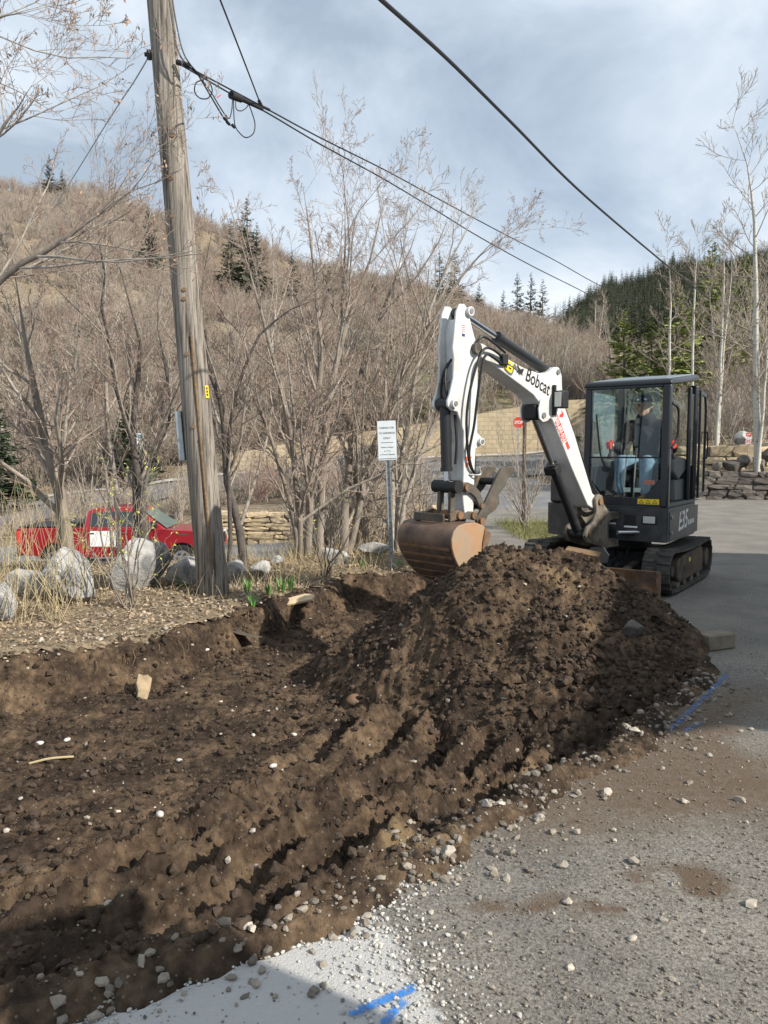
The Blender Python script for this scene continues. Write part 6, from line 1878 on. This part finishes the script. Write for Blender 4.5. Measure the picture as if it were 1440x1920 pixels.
MB().add(vs + [(v[0], v[1], v[2] + .006) for v in vs], [(2 * k, 2 * k + 1, 2 * k + 3, 2 * k + 2) for k in range(8)] + [(18 + 2 * k, 20 + 2 * k, 21 + 2 * k, 19 + 2 * k) for k in range(8)] + [(2 * k + 1, 19 + 2 * k, 21 + 2 * k, 2 * k + 3) for k in range(8)]).build('cap_brim', M['hoodie'], cp_o, smooth=True)
for s in (-1, 1):
    MB().box(hx + .082, hx + .088, hy + s * .035 - .024, hy + s * .035 + .024, hz_ + .075, hz_ + .10).build('sunglass_lens', M['chrome'], cp_o, bevel=.004)
    MB().cyl((hx + .076, hy + s * .033, hz_ + .008), (hx + .0875, hy + s * .033, hz_ + .008), .0085, k=10).build('eye', M['ink'], PR)
    MB().box(hx + .078, hx + .088, hy + s * .033 - .018, hy + s * .033 + .018, hz_ + .024, hz_ + .030).build('eyebrow', M['ink'], PR)
MB().box(hx + .083, hx + .0885, hy - .024, hy + .024, hz_ - .060, hz_ - .055).build('mouth', M['rust'], PR)

# ------------------------------------------------------------------ utility pole
pb = gnd(400, 1112)
PB = Vector((pb.x, pb.y, 0))
ptop = at(300, 0, 8.67)
pdir = (ptop - PB).normalized()
POLE = empty('utility_pole', PB)
tag(POLE, 'weathered leaning wooden utility pole', 'utility pole')
n, k = 60, 28
Hh = 8.6
vs = []
rr = np.random.RandomState(4)
crk = rr.uniform(0, 6.28, 7)
up = pdir
ax = up.orthogonal().normalized(); ay = up.cross(ax)
for i in range(n):
    t = i / (n - 1)
    rad = .172 * (1 - t) + .128 * t
    if i < 3: rad += (.02, .01, .003)[i]
    c = up * (t * Hh) - Vector((0, 0, .3)) * (1 if i == 0 else 0)
    for j in range(k):
        a = 2 * math.pi * j / k
        g = 0
        for q, cr in enumerate(crk):
            d = abs((a - cr - .12 * math.sin(t * 5 + q) + math.pi) % (2 * math.pi) - math.pi)
            g += .012 * math.exp(-(d / .07) ** 2) * (0.4 + .6 * math.sin(t * 9 + q * 2) ** 2)
        vs.append(c + (ax * math.cos(a) + ay * math.sin(a)) * (rad - g + .003 * math.sin(7 * a + 3 * t)))
fs = [(i * k + j, i * k + (j + 1) % k, (i + 1) * k + (j + 1) % k, (i + 1) * k + j) for i in range(n - 1) for j in range(k)]
fs.append(tuple((n - 1) * k + j for j in range(k)))
MB().add(vs, fs).build('pole_shaft', M['pole'], POLE, smooth=True)
def on_pole(t, off, r=None):
    """point on the pole at height t, off = sideways position in -1..1 as seen by the camera"""
    rad = (.172 + (.128 - .172) * t / Hh)
    lat = Vector((1, 0, 0)); lat = (lat - up * lat.dot(up)).normalized()
    fwd = Vector((0, -1, 0)); fwd = (fwd - up * fwd.dot(up)).normalized()
    return up * t + lat * off * rad + fwd * math.sqrt(max(0, 1 - off * off)) * rad * 1.02
# grey cover box on the far left flank, conduit strip, tag, bolts, knots
h0 = (PB + up * 1).z
bxo = MB().box(-.035, .035, -.09, .09, 0, .56).build('cover_box', M['galv'], POLE, bevel=.008)
bxo.location = up * 1.52 + Vector((-.205, .03, 0))
bxo.rotation_euler = (0, math.asin(up.x), 0)
MB().tube([on_pole(t, .30, 0) + Vector((0, -.004, 0)) for t in (.25, .9, 1.6, 2.3, 2.9)], .014, 8, 4).build('ground_wire_strip', M['timber'], POLE, smooth=True)
for t in (.8, 1.75, 2.6):
    MB().tube([on_pole(t, .18) + Vector((0, -.004, 0)), on_pole(t, .30) + Vector((0, -.022, 0)), on_pole(t, .42) + Vector((0, -.004, 0))], .004, 6, 3).build('wire_staple', M['steel_dirty'], POLE)
tg = MB().box(-.022, .022, -.004, .004, -.07, .07).build('pole_tag', M['yellow'], POLE, bevel=.002)
tg.location = on_pole(2.28, .90) + Vector((.006, -.012, 0)); tg.rotation_euler = (0, math.asin(up.x), R(40))
for kk in range(3):
    q = MB().box(-.010, .010, -.0052, -.0045, -.045 + kk * .035, -.02 + kk * .035).build('tag_mark', M['ink'], tg)
bo = MB().cyl((0, -.02, 0), (0, .0, 0), .022, k=8).build('pole_bolt', M['steel_dirty'], POLE, smooth=True)
bo.location = on_pole(.25, -.3)
for kk, (t, o_) in enumerate(((5.05, .25), (3.4, .1), (2.7, -.1), (3.3, .05), (4.2, -.3), (4.6, -.1), (1.9, -.1))):
    q = MB().cyl((0, -.012, 0), (0, .01, 0), .022, .026, k=10).build('wood_knot', M['timber'], POLE, smooth=True)
    q.location = on_pole(t, o_) + Vector((0, .004, 0))
# hardware on the pole: eye bolt left, cable hook right
hl = MB().cyl((-.05, 0, 0), (.05, 0, 0), .022, k=10).cyl((0, 0, -.05), (0, 0, .04), .03, k=10).build('guy_bracket', M['black'], POLE, smooth=True)
hl.location = at(280, 102, 8.62) - PB
hr = MB().cyl((-.04, 0, .01), (.10, 0, -.03), .028, k=10).build('cable_hook', M['black'], POLE, smooth=True)
hr.location = at(338, 118, 8.55) - PB

# ------------------------------------------------------------------ wires
def wire(name, label, pts, r, mt='hose', cat='cable', sub=8, k=7):
    o = MB().tube(pts, r, k, sub).build(name, M[mt], smooth=True)
    return tag(o, label, cat)
def dY(p):
    return 1.0 / (1 / 8.5 + (1 / 34 - 1 / 8.5) * (p - 340) / 910.0)
oc = wire('overhead_cable', 'thick black twisted cable crossing the sky to the upper right', [at(690, -25, 4.8), at(715, 0, 5.0), at(840, 112, 6.2), at(960, 231, 7.6), at(1100, 370, 9.8), at(1262, 507, 14), at(1330, 560, 17)], [.016, .013])
wire('messenger_cable', 'upper of the two service lines running from the pole to the right', [at(338, 118, 8.5)] + [at(p, q, dY(p)) for p, q in ((440, 172), (500, 204), (600, 258), (720, 318), (820, 372), (940, 436), (1040, 488), (1140, 543), (1250, 592), (1330, 628))], [.009, .012])
wire('service_cable', 'lower of the two service lines running from the pole to the right', [at(340, 122, 8.5)] + [at(p, q, dY(p)) for p, q in ((440, 180), (500, 211), (600, 270), (720, 336), (820, 396), (900, 445), (1000, 500), (1110, 556), (1200, 610))], [.009, .012])
wire('drop_cable', 'thin cable dropping from the top edge to the splice on the line', [at(405, -20, 6.8), at(413, 0, 7.0), at(450, 95, 8.2), at(488, 194, dY(488))], .0085)
wire('guy_wire', 'pale guy wire running down left from the pole', [at(278, 108, 8.6), at(250, 155, 9.2), at(210, 215, 10.2), at(150, 312, 12.5), at(95, 400, 15)], .008, 'galv')
wire('pole_cable', 'black cable running down the right flank of the pole', [at(316, -10, 8.4), at(324, 45, 8.4), at(334, 95, 8.4), at(352, 122, 8.45), at(380, 145, 8.7)], .009)
wire('pole_cable', 'second black cable close to the right flank of the pole', [at(322, -10, 8.4), at(330, 40, 8.4), at(341, 90, 8.4), at(356, 120, 8.45), at(382, 148, 8.7)], .008)
# splice case with hanging loops
SPL = empty('splice_case', at(440, 180, dY(440)))
tag(SPL, 'black splice case with looped leads hanging on the service line', 'cable splice')
o0 = SPL.location.copy()
rel = lambda p, q, Y=None: at(p, q, Y or dY(p)) - o0
MB().cyl(rel(433, 178), rel(452, 186), .045, .04, k=12).cyl(rel(450, 184), rel(492, 205), .03, .02, k=12).build('case_body', M['black'], SPL, smooth=True)
MB().tube([rel(365, 132), rel(395, 172), rel(412, 200), rel(428, 222), rel(434, 210), rel(436, 188)], .007, 6, 6).build('lead', M['hose'], SPL, smooth=True)
MB().tube([rel(372, 136), rel(390, 150), rel(398, 170), rel(390, 184), rel(375, 184), rel(365, 172), rel(368, 155), rel(382, 150)], .007, 6, 6).build('lead_loop', M['hose'], SPL, smooth=True)
MB().tube([rel(368, 134), rel(395, 180), rel(420, 222), rel(432, 235)], .009, 6, 6).build('lead', M['hose'], SPL, smooth=True)
MB().tube([rel(438, 188), rel(440, 232), rel(450, 250), rel(462, 258), rel(475, 250), rel(478, 232), rel(472, 210), rel(466, 195)], .007, 6, 6).build('lead_loop', M['hose'], SPL, smooth=True)
MB().tube([rel(442, 188), rel(443, 204), rel(452, 208), rel(462, 202), rel(466, 194)], .006, 6, 6).build('lead_loop', M['hose'], SPL, smooth=True)
for p, q in ((422, 224), (427, 231), (437, 237)):
    MB().cyl(rel(p - 2, q - 3), rel(p + 3, q + 2), .018, k=8).build('connector', M['black'], SPL, smooth=True)
MB().cyl(rel(407, 183), rel(414, 178), .006, k=6).build('red_tag', M['red_print'], SPL)
MB().cyl(rel(485, 188), rel(491, 200), .022, k=8).cyl(rel(488, 198), rel(505, 206), .018, k=8).build('drop_clamp', M['black'], SPL, smooth=True)

# ------------------------------------------------------------------ signs
sb_ = gnd(735, 1068)
SG = empty('parking_sign', (sb_.x, sb_.y, -.02), 0)
SG.rotation_euler = (0, R(-2.2), 0)
tag(SG, 'white parking sign on a perforated steel post behind the heap', 'sign')
po = MB()
for s in (-1, 1):
    po.box(s * .026 - .004, s * .026 + .004, -.014, .014, 0, 2.05)
po.box(-.026, .026, .008, .014, 0, 2.05)
po.build('post', M['galv'], SG, bevel=.002)
for i in range(16):
    MB().cyl((0, .0065, .25 + i * .085), (0, .0078, .25 + i * .085), .007, k=8).build('post_hole', M['ink'], SG)
pl = MB().prism(rounded([(-.125, 1.53), (.125, 1.53), (.125, 2.06), (-.125, 2.06)], .012, 3), -.020, -.016, 'y').build('sign_plate', M['sign_white'], SG)
pl2 = MB().box(-.128, .128, -.0159, -.0145, 1.525, 2.065).build('plate_back', M['galv'], SG)
for s, z, sz in (('PARKING FOR', 1.955, .036), ('152 SANDRIDGE', 1.885, .036), ('ONLY', 1.815, .038), ('Violators Subject', 1.695, .030), ('to Tow', 1.645, .030), ('at Owners Expense', 1.598, .030)):
    text_obj('sign_lettering', s, sz, M['ink'], (0, -.0215, z), (1, 0, 0), (0, 0, 1), SG, 'CENTER', .85 if len(s) > 8 else 1.0)
MB().box(-.085, .085, -.0215, -.0205, 1.765, 1.771).build('sign_rule', M['ink'], SG)
MB().box(-.115, .115, -.0215, -.0205, 1.545, 1.552).build('sign_rule', M['ink'], SG)
# stop sign
p = at(972, 792, 52)
ST = empty('stop_sign', (p.x, 52, Tz(p.x, 52)))
tag(ST, 'red octagonal stop sign far down the street behind the brown post', 'sign')
zc = p.z - ST.location.z
MB().box(-.03, .03, -.03, .03, -.1, zc + .3).build('post', M['galv'], ST)
oc_ = [(.40 * math.cos(R(22.5 + 45 * i)), zc + .40 * math.sin(R(22.5 + 45 * i))) for i in range(8)]
MB().prism([(a * 1.04, zc + (b - zc) * 1.04) for a, b in oc_], -.045, -.036, 'y').build('sign_border', M['white'], ST)
MB().prism(oc_, -.05, -.0455, 'y').build('sign_face', M['red_print'], ST)
text_obj('sign_lettering', 'STOP', .30, M['white'], (0, -.052, zc - .1), (1, 0, 0), (0, 0, 1), ST, 'CENTER', .8, bold=.006)
# brown post in the brush
p = gnd(981, 990)
BPp = MB().box(-.035, .035, -.035, .035, -.1, 2.62).build('brown_post', M['post_brown'], bevel=.005)
BPp.location = (p.x, p.y, 0)
tag(BPp, 'rusty brown square post standing in the brush behind the arm', 'post')
b_ = MB().prism([(-.10, 2.66), (.02, 2.72), (.02, 2.62), (-.06, 2.6)], -.04, -.036, 'y').build('post_cap', M['post_brown'], BPp)
# small blue sign by the lot, red notice on the right bank
p = at(263, 825, 31)
BS = empty('lot_sign', (p.x, 31, Tz(p.x, 31)))
tag(BS, 'small pale sign with a teal letter behind the dark forked tree', 'sign')
zc = p.z - BS.location.z
MB().cyl((0, 0, -.1), (0, 0, zc), .03, k=8).build('post', M['galv'], BS, smooth=True)
MB().box(-.17, .17, -.045, -.035, zc - .28, zc + .28).build('sign_plate', M['sign_white'], BS)
text_obj('sign_lettering', 'P', .34, mat('teal_print', (.03, .22, .27), .5), (0, -.047, zc - .02), (1, 0, 0), (0, 0, 1), BS, 'CENTER', 1.0, bold=.01)
p = at(1403, 822, 28.4)
RS = empty('notice_sign', (p.x, 28.4, Tz(p.x, 28.4)))
tag(RS, 'small red and white notice sign beside the thick aspen', 'sign')
zc = p.z - RS.location.z
MB().cyl((0, 0, -.1), (0, 0, zc), .015, k=6).build('post', M['galv'], RS)
MB().box(-.10, .10, -.025, -.018, zc - .21, zc + .21).build('sign_plate', M['white'], RS)
MB().box(-.095, .095, -.028, -.0255, zc + .07, zc + .20).build('red_band', M['red_print'], RS)
MB().box(-.06, .06, -.030, -.0285, zc + .12, zc + .15).build('band_mark', M['white'], RS)
for i in range(3):
    for s in (-1, 1):
        MB().box(s * .045 - .035, s * .045 + .035, -.028, -.0255, zc - .18 + i * .05, zc - .15 + i * .05).build('red_mark', M['red_print'], RS)

# ------------------------------------------------------------------ red pickup in the lower lot (local x forward)
TX0, TY0 = -7.5, 22.0
TR = empty('pickup_truck', (TX0, TY0, Tz(TX0, TY0) + .06), R(3))
TR.scale = (.95, .95, .95)
tag(TR, 'red crew cab pickup truck parked in the lower lot behind the boulders', 'pickup truck')
W2 = .98
def arch(cx, r=.46, z0=.42, n=8):
    return [(cx + r * math.cos(math.pi * (1 - i / n)), z0 + r * math.sin(math.pi * i / n) - .0) for i in range(n + 1)]
RA, FA = -1.82, 1.86
prof = [(-2.92, .62), (-2.92, 1.12), (-2.90, 1.32), (-.98, 1.34), (-.98, 1.30), (1.28, 1.30), (1.50, 1.27), (2.55, 1.20), (2.82, 1.10), (2.90, .85), (2.90, .55), (2.75, .46), (FA + .5, .46)] + arch(FA)[::-1] + [(FA - .5, .46), (RA + .5, .46)] + arch(RA)[::-1] + [(RA - .5, .50), (-2.80, .55)]
bd_ = MB().prism(prof, -W2, W2, 'y').build('body', M['truck_red'], TR, bevel=.045, seg=3)
cabp = [(-1.02, 1.28), (-.92, 1.80), (-.72, 1.90), (.05, 1.93), (.50, 1.88), (.62, 1.83), (1.38, 1.28)]
cvs = []
for lat0, lat1 in ((-W2 + .03, W2 - .03),):
    n = len(cabp)
    tuck = lambda z: .20 * max(0, (z - 1.28) / .65)
    cvs = [(p[0], lat0 + tuck(p[1]), p[1]) for p in cabp] + [(p[0], lat1 - tuck(p[1]), p[1]) for p in cabp]
cabo = MB().add(cvs, [tuple(range(n)), tuple(range(2 * n - 1, n - 1, -1))] + [(i, (i + 1) % n, n + (i + 1) % n, n + i) for i in range(n)]).build('cab', M['truck_red'], TR, bevel=.04, seg=3)
def side_pane(name, pts, mt, parent):
    for s in (-1, 1):
        vs = [(x, s * (W2 - .03 - .20 * max(0, (z - 1.28) / .65) + .004), z) for x, z in pts]
        vs += [(v[0], v[1] + s * .004, v[2]) for v in vs]
        n = len(pts)
        MB().add(vs, [tuple(range(n)), tuple(range(2 * n - 1, n - 1, -1))] + [(i, (i + 1) % n, n + (i + 1) % n, n + i) for i in range(n)]).build(name, mt, parent)
side_pane('rear_window', [(-.82, 1.36), (-.80, 1.76), (-.12, 1.80), (-.12, 1.36)], M['dark_glass'], cabo)
side_pane('front_window', [(-.02, 1.36), (-.02, 1.80), (.48, 1.78), (1.0, 1.42), (1.0, 1.36)], M['dark_glass'], cabo)
MB().add([(.70, -.66, 1.80), (.70, .66, 1.80), (1.40, .84, 1.30), (1.40, -.84, 1.30), (.706, -.66, 1.808), (.706, .66, 1.808), (1.406, .84, 1.308), (1.406, -.84, 1.308)], [(0, 1, 2, 3), (7, 6, 5, 4), (0, 4, 5, 1), (1, 5, 6, 2), (2, 6, 7, 3), (3, 7, 4, 0)]).build('windshield', M['wind_glass'], cabo)
for s in (-1, 1):
    mi = MB().box(1.02, 1.16, s * 1.0, s * 1.22, 1.33, 1.52).build('side_mirror', M['black'], TR, bevel=.02)
    MB().box(1.03, 1.15, min(s * 1.08, s * 1.21), max(s * 1.08, s * 1.21), 1.5205, 1.54).build('mirror_cap', M['chrome'], mi, bevel=.004)
    MB().box(-.95, 1.35, s * 1.0 - .05, s * 1.0 + .05, .36, .42).build('side_step', M['black'], TR, bevel=.015)
    for x0 in (-.96, -.07, 1.05):
        MB().box(x0 - .006, x0 + .006, min(s * (W2 - .002), s * (W2 + .0035)), max(s * (W2 - .002), s * (W2 + .0035)), .50, 1.29).build('door_seam', M['ink'], bd_)
    for x0 in (-.75, .12):
        MB().box(x0 - .09, x0 + .09, min(s * W2, s * (W2 + .02)), max(s * W2, s * (W2 + .02)), 1.15, 1.19).build('door_handle', M['chrome'], bd_, bevel=.006)
    MB().box(1.75, 2.05, min(s * W2, s * (W2 + .006)), max(s * W2, s * (W2 + .006)), 1.10, 1.14).build('fender_badge', M['chrome'], bd_)
    MB().box(-2.91, -2.80, min(s * .90, s * .99), max(s * .90, s * .99), .90, 1.25).build('tail_lamp', M['red_print'], TR, bevel=.01)
    MB().box(2.70, 2.88, min(s * .70, s * .985), max(s * .70, s * .985), .92, 1.10).build('headlight', M['lamp_glass'], TR, bevel=.02)
    for cx in (RA, FA):
        wh = MB().cyl((cx, s * .74, .40), (cx, s * .985, .40), .40, k=28).build('wheel', M['tyre'], TR, bevel=.03)
        MB().cyl((cx, s * .96, .40), (cx, s * .99, .40), .25, k=24).build('rim', M['rim'], wh, smooth=True)
        for q in range(6):
            a = R(60 * q)
            MB().cyl((cx + .15 * math.cos(a), s * .985, .40 + .15 * math.sin(a)), (cx + .15 * math.cos(a), s * .9925, .40 + .15 * math.sin(a)), .045, k=10).build('rim_hole', M['ink'], wh)
        MB().cyl((cx, s * .70, .42), (cx, s * .9, .42), .45, k=24).build('wheel_well', M['black'], TR)
pan = MB().box(-.80, -.05, -W2 - .006, -W2 - .002, .78, 1.24).build('door_panel_decal', M['white'], bd_)
MB().box(-2.86, -1.06, -.90, .90, 1.342, 1.375).build('bed_rail', M['black'], TR, bevel=.01)
MB().prism([(-1.9, 1.376), (-1.1, 1.376), (-1.15, 1.46), (-1.5, 1.5), (-1.8, 1.42)], -.6, .5, 'y').build('bed_cargo', M['dark_paint'], TR, bevel=.02)
MB().box(2.88, 2.94, -.95, .95, .48, .68).build('front_bumper', M['chrome'], TR, bevel=.02)
MB().box(-3.0, -2.91, -.95, .95, .48, .66).build('rear_bumper', M['chrome'], TR, bevel=.02)
MB().box(2.86, 2.91, -.6, .6, .74, 1.06).build('grille', M['black'], TR, bevel=.02)

# grey car parked by the main road
cY = 50
cx_ = (693 - 720) / 1420 * cY
CR = empty('parked_car', (cx_, cY, Tz(cx_, cY) + .06), R(200))
tag(CR, 'dark grey car on the main road half hidden behind the parking sign', 'car')
pr = [(-2.2, .35), (-2.25, .9), (-2.0, 1.0), (1.0, 1.0), (2.1, .9), (2.25, .6), (2.2, .3)]
cb = MB().prism(pr, -.9, .9, 'y').build('body', M['car_grey'], CR, bevel=.06, seg=3)
MB().prism([(-2.05, 1.0), (-1.7, 1.58), (-.9, 1.66), (.2, 1.62), (1.05, 1.0)], -.78, .78, 'y').build('roof', M['car_grey'], CR, bevel=.06, seg=3)
MB().add([(.32, -.66, 1.56), (.32, .66, 1.56), (1.03, .72, 1.06), (1.03, -.72, 1.06)], [(0, 1, 2, 3)]).build('windshield', M['wind_glass'], CR)
for s in (-1, 1):
    MB().prism([(-1.75, 1.06), (-1.55, 1.5), (.1, 1.53), (.75, 1.06)], min(s * .78, s * .787), max(s * .78, s * .787), 'y').build('side_window', M['dark_glass'], CR)
    MB().box(2.1, 2.24, min(s * .55, s * .85), max(s * .55, s * .85), .66, .84).build('headlight', M['lamp_glass'], CR, bevel=.02)
    for cx in (-1.35, 1.4):
        w_ = MB().cyl((cx, s * .7, .33), (cx, s * .92, .33), .33, k=20).build('wheel', M['tyre'], CR, smooth=True)
        MB().cyl((cx, s * .92, .33), (cx, s * .93, .33), .2, k=16).build('rim', M['rim'], w_, smooth=True)

# ------------------------------------------------------------------ stone walls, stone by stone
def block_proto(seed):
    rr = random.Random(seed)
    bm = bmesh.new()
    bmesh.ops.create_cube(bm, size=1.0)
    bmesh.ops.subdivide_edges(bm, edges=bm.edges[:], cuts=1, use_grid_fill=True)
    for v in bm.verts:
        c = v.co
        l = sum(1 for q in c if abs(q) > .4)
        k = {3: .84, 2: .95, 1: 1.04}.get(l, 1)
        v.co = Vector((c.x * k + rr.uniform(-.09, .09), c.y * k + rr.uniform(-.07, .07), c.z * k + rr.uniform(-.09, .09)))
    me = bpy.data.meshes.new('stone')
    bm.to_mesh(me); bm.free()
    return me
def stone_wall(name, label, path, base_z, heights, mt, seed, depth=.4, course=(.2, .34), length=(.3, .6), core='rock'):
    """path: (x,y) polyline; base_z(x,y) ground; heights per path point"""
    rr = random.Random(seed)
    protos_ = []
    for i in range(5):
        me = block_proto(seed * 10 + i); me.materials.append(M[mt]); protos_.append(me)
    P = [Vector((p[0], p[1])) for p in path]
    cum = [0]
    for a, b in zip(P, P[1:]): cum.append(cum[-1] + (b - a).length)
    def loc(s):
        for i in range(len(P) - 1):
            if s <= cum[i + 1] or i == len(P) - 2:
                t = (s - cum[i]) / (cum[i + 1] - cum[i])
                return P[i].lerp(P[i + 1], t), (P[i + 1] - P[i]).normalized(), heights[i] + (heights[i + 1] - heights[i]) * t
    root = empty(name, (P[0].x, P[0].y, 0))
    org = Vector((P[0].x, P[0].y, 0))
    mb = MB()
    m = 24
    vs, fs = [], []
    for i in range(m + 1):
        q, d, h = loc(cum[-1] * i / m)
        nrm = Vector((-d.y, d.x))
        z = base_z(q.x, q.y)
        for o_, zz in ((.06, -.3), (.06, h * .93), (depth, h * .93), (depth, -.3)):
            vs.append((q.x + nrm.x * o_ - org.x, q.y + nrm.y * o_ - org.y, z + zz))
    for i in range(m):
        fs += [(i * 4 + k, i * 4 + (k + 1) % 4, i * 4 + 4 + (k + 1) % 4, i * 4 + 4 + k) for k in range(4)]
    fs += [(0, 1, 2, 3), (m * 4 + 3, m * 4 + 2, m * 4 + 1, m * 4)]
    mb.add(vs, fs).build('wall_core', M[core], root)
    hmax = max(heights)
    z0 = -.08
    cnt = 0
    while z0 < hmax:
        ch = rr.uniform(*course)
        s = rr.uniform(-.3, 0)
        while s < cum[-1]:
            L = rr.uniform(*length)
            q, d, h = loc(max(0, min(cum[-1], s + L / 2)))
            if z0 + ch * .5 < h:
                nrm = Vector((-d.y, d.x))
                o = bpy.data.objects.new('stone', protos_[cnt % 5])
                link(o, root)
                hh = ch * rr.uniform(.78, 1.22)
                o.location = (q.x + nrm.x * .12 - org.x, q.y + nrm.y * .12 - org.y, base_z(q.x, q.y) + z0 + ch / 2)
                o.rotation_euler = (rr.uniform(-.1, .1), rr.uniform(-.11, .11), math.atan2(d.y, d.x) + rr.uniform(-.1, .1) + (math.pi if rr.random() < .5 else 0))
                o.scale = (L * rr.uniform(.92, 1.06), .32 * rr.uniform(.8, 1.35), hh)
                cnt += 1
            s += L
        z0 += ch
    return tag(root, label, 'wall')
Tf = lambda x, y: float(T(np.array([x]), np.array([y]))[0])
stone_wall('stone_wall', 'shade-darkened grey dry stone wall behind the open cab door', [(7.8, 26.4), (10.5, 26.3), (12.5, 26.2), (15.5, 26.2)], lambda x, y: 0.0, [.9, .92, .98, 1.1], 'stone_grey_shaded', 3, course=(.14, .38), length=(.2, .8))
stone_wall('stone_wall', 'upper tan stone wall below the aspens on the right', [(9.5, 29.3), (12.2, 29.2), (13.3, 28.8), (15.5, 28.9)], lambda x, y: .92, [.80, .9, 1.1, 1.2], 'stone_tan', 4, course=(.3, .42), length=(.5, .95))
stone_wall('stone_wall', 'low tan stone wall at the far side of the lower lot', [(-6.6, 27.4), (-4.0, 27.4), (-1.6, 27.4), (-.4, 26.6)], lambda x, y: -1.72, [1.15, 1.2, 1.2, 1.1], 'stone_tan', 5, course=(.14, .34), length=(.25, .95))
# rockery beside the street
for i, (p, q, Y, s) in enumerate([(772, 985, 15.6, .55), (795, 975, 16.0, .6), (818, 985, 15.4, .5), (760, 962, 17.0, .5), (785, 955, 17.4, .55), (810, 958, 17.0, .5), (832, 965, 16.6, .45), (748, 990, 15.2, .4), (1345, 872, 28.2, .5), (1375, 868, 28.0, .7), (1395, 862, 28.2, .7), (1425, 868, 27.9, .6), (1437, 850, 28.6, .6), (1392, 818, 30.2, .8)]):
    x = (p - 720) / 1420 * Y
    zz = at(p, q, Y).z
    o = lump('rockery_stone', (x, Y, zz - s * .3), (s * 1.1, s * .8, s * .85), M['stone_tan'] if i < 8 else (M['stone_grey_shaded'] if i < 13 else M['boulder']), i, 140 + i, .12, base=ICO2, facets=6, sink=.3)
    tag(o, nth([4, 2, 6, 1, 3, 5, 7, 0][i]).replace('leftmost', 'leftmost') + ' of the tan rockery stones beside the street by the bucket' if i < 8 else (nth(i - 8) + ' of the dark rockery stones between the right walls' if i < 13 else 'pale boulder on the bank beside the red notice sign'), 'rock', 'rockery left of the bucket' if i < 8 else ('rockery between the right walls' if i < 13 else None))
# tan retaining wall along the main road: too far to tell its blocks apart
V, F = [], []
pxs = np.linspace(425, 1130, 60)
top = np.interp(pxs, [425, 440, 600, 750, 850, 950, 1050, 1130], [.9, 1.6, 2.75, 3.5, 4.2, 4.9, 5.5, 5.7])
for i, p in enumerate(pxs):
    Yw = 56.6
    x = (p - 720) / 1420 * Yw
    b0 = Tf(x, 55.6) - .4
    for yy, zz in ((Yw, b0), (Yw + .12, top[i]), (Yw + .75, top[i]), (Yw + .75, b0)):
        V.append((x, yy, zz))
F = [(i * 4 + k, i * 4 + (k + 1) % 4, i * 4 + 4 + (k + 1) % 4, i * 4 + 4 + k) for i in range(59) for k in range(4)] + [(3, 2, 1, 0), (59 * 4, 59 * 4 + 1, 59 * 4 + 2, 59 * 4 + 3)]
M['retaining'] = mat('retaining', (0.50, 0.40, 0.25), 0.9, var=.15, vscale=1.5)
nn, ll, bb = nodes_of(M['retaining'])
bt = nn.new('ShaderNodeTexBrick'); tcx = nn.new('ShaderNodeTexCoord'); mpx = nn.new('ShaderNodeMapping')
mpx.inputs['Rotation'].default_value = (math.pi / 2, 0, 0)
ll.new(tcx.outputs['Object'], mpx.inputs['Vector']); ll.new(mpx.outputs['Vector'], bt.inputs['Vector'])
bt.inputs['Color1'].default_value = (.54, .44, .29, 1); bt.inputs['Color2'].default_value = (.46, .37, .24, 1); bt.inputs['Mortar'].default_value = (.38, .30, .19, 1)
bt.inputs['Scale'].default_value = 1.0; bt.inputs['Brick Width'].default_value = .62; bt.inputs['Row Height'].default_value = .33; bt.inputs['Mortar Size'].default_value = .025
ll.new(bt.outputs['Color'], bb.inputs['Base Color'])
rw = MB().add(V, F).build('retaining_wall', M['retaining'])
tag(rw, 'long tan block retaining wall behind the main road', 'wall')
# timber barrier at the left of the lot
TB = empty('timber_barrier', (-9.6, 19.2, -1.75), R(8))
tag(TB, 'low timber barrier at the left edge behind the dry stalks', 'barrier')
for k in range(2):
    MB().box(-1.6, 1.6, -.12, .12, .12 + k * .26, .36 + k * .26).build('beam', M['pole'], TB, bevel=.015)
for xx in (-1.2, 1.2):
    MB().box(xx - .1, xx + .1, .1205, .3, -.1, .62).build('barrier_post', M['timber'], TB, bevel=.01)
MB().cyl((1.605, 0, .5), (1.63, 0, .5), .035, k=10).build('beam_bolt', M['ink'], TB)
MB().box(1.601, 1.606, -.11, .11, .13, .61).build('beam_end', M['straw'], TB)

# ------------------------------------------------------------------ out of frame on the right: a made-up house and pillar added to throw the shade
HS = empty('added_shade_house', (6.75, 1.1, 0))
tag(HS, 'made-up tan house added out of frame to shade the drive', 'house')
hw = MB().box(0.35, 6.5, .35, 7.05, -.05, 4.15).build('wall', M['siding'], HS)
for i in range(20):
    MB().box(.325, .35, .33, 7.07, .05 + i * .2, .235 + i * .2).build('siding_board', M['siding'], hw)
MB().prism([(0.0, 4.1), (0, 4.25), (3.4, 5.3), (6.85, 4.25), (6.85, 4.1), (3.4, 5.1)], 0, 7.4, 'y').build('roof', M['shingle'], HS)
for yy in (1.6, 4.6):
    wf = MB().box(.29, .325, yy - .06, yy + 1.16, 1.34, 2.86).build('window', M['white'], HS)
    MB().box(.28, .2895, yy, yy + 1.1, 1.4, 2.8).build('pane', M['dark_glass'], wf)
GP = empty('added_shade_pillar', (2.31, .40, 0), R(30))
tag(GP, 'made-up stone pillar added out of frame to cast the foreground shadow', 'pillar')
MB().box(-.2, .2, -.2, .2, -.1, 2.5).build('shaft', M['stone_grey_shaded'], GP, bevel=.02)
MB().box(-.25, .25, -.25, .25, 2.5, 2.62).build('cap', M['stone_grey_shaded'], GP, bevel=.02)
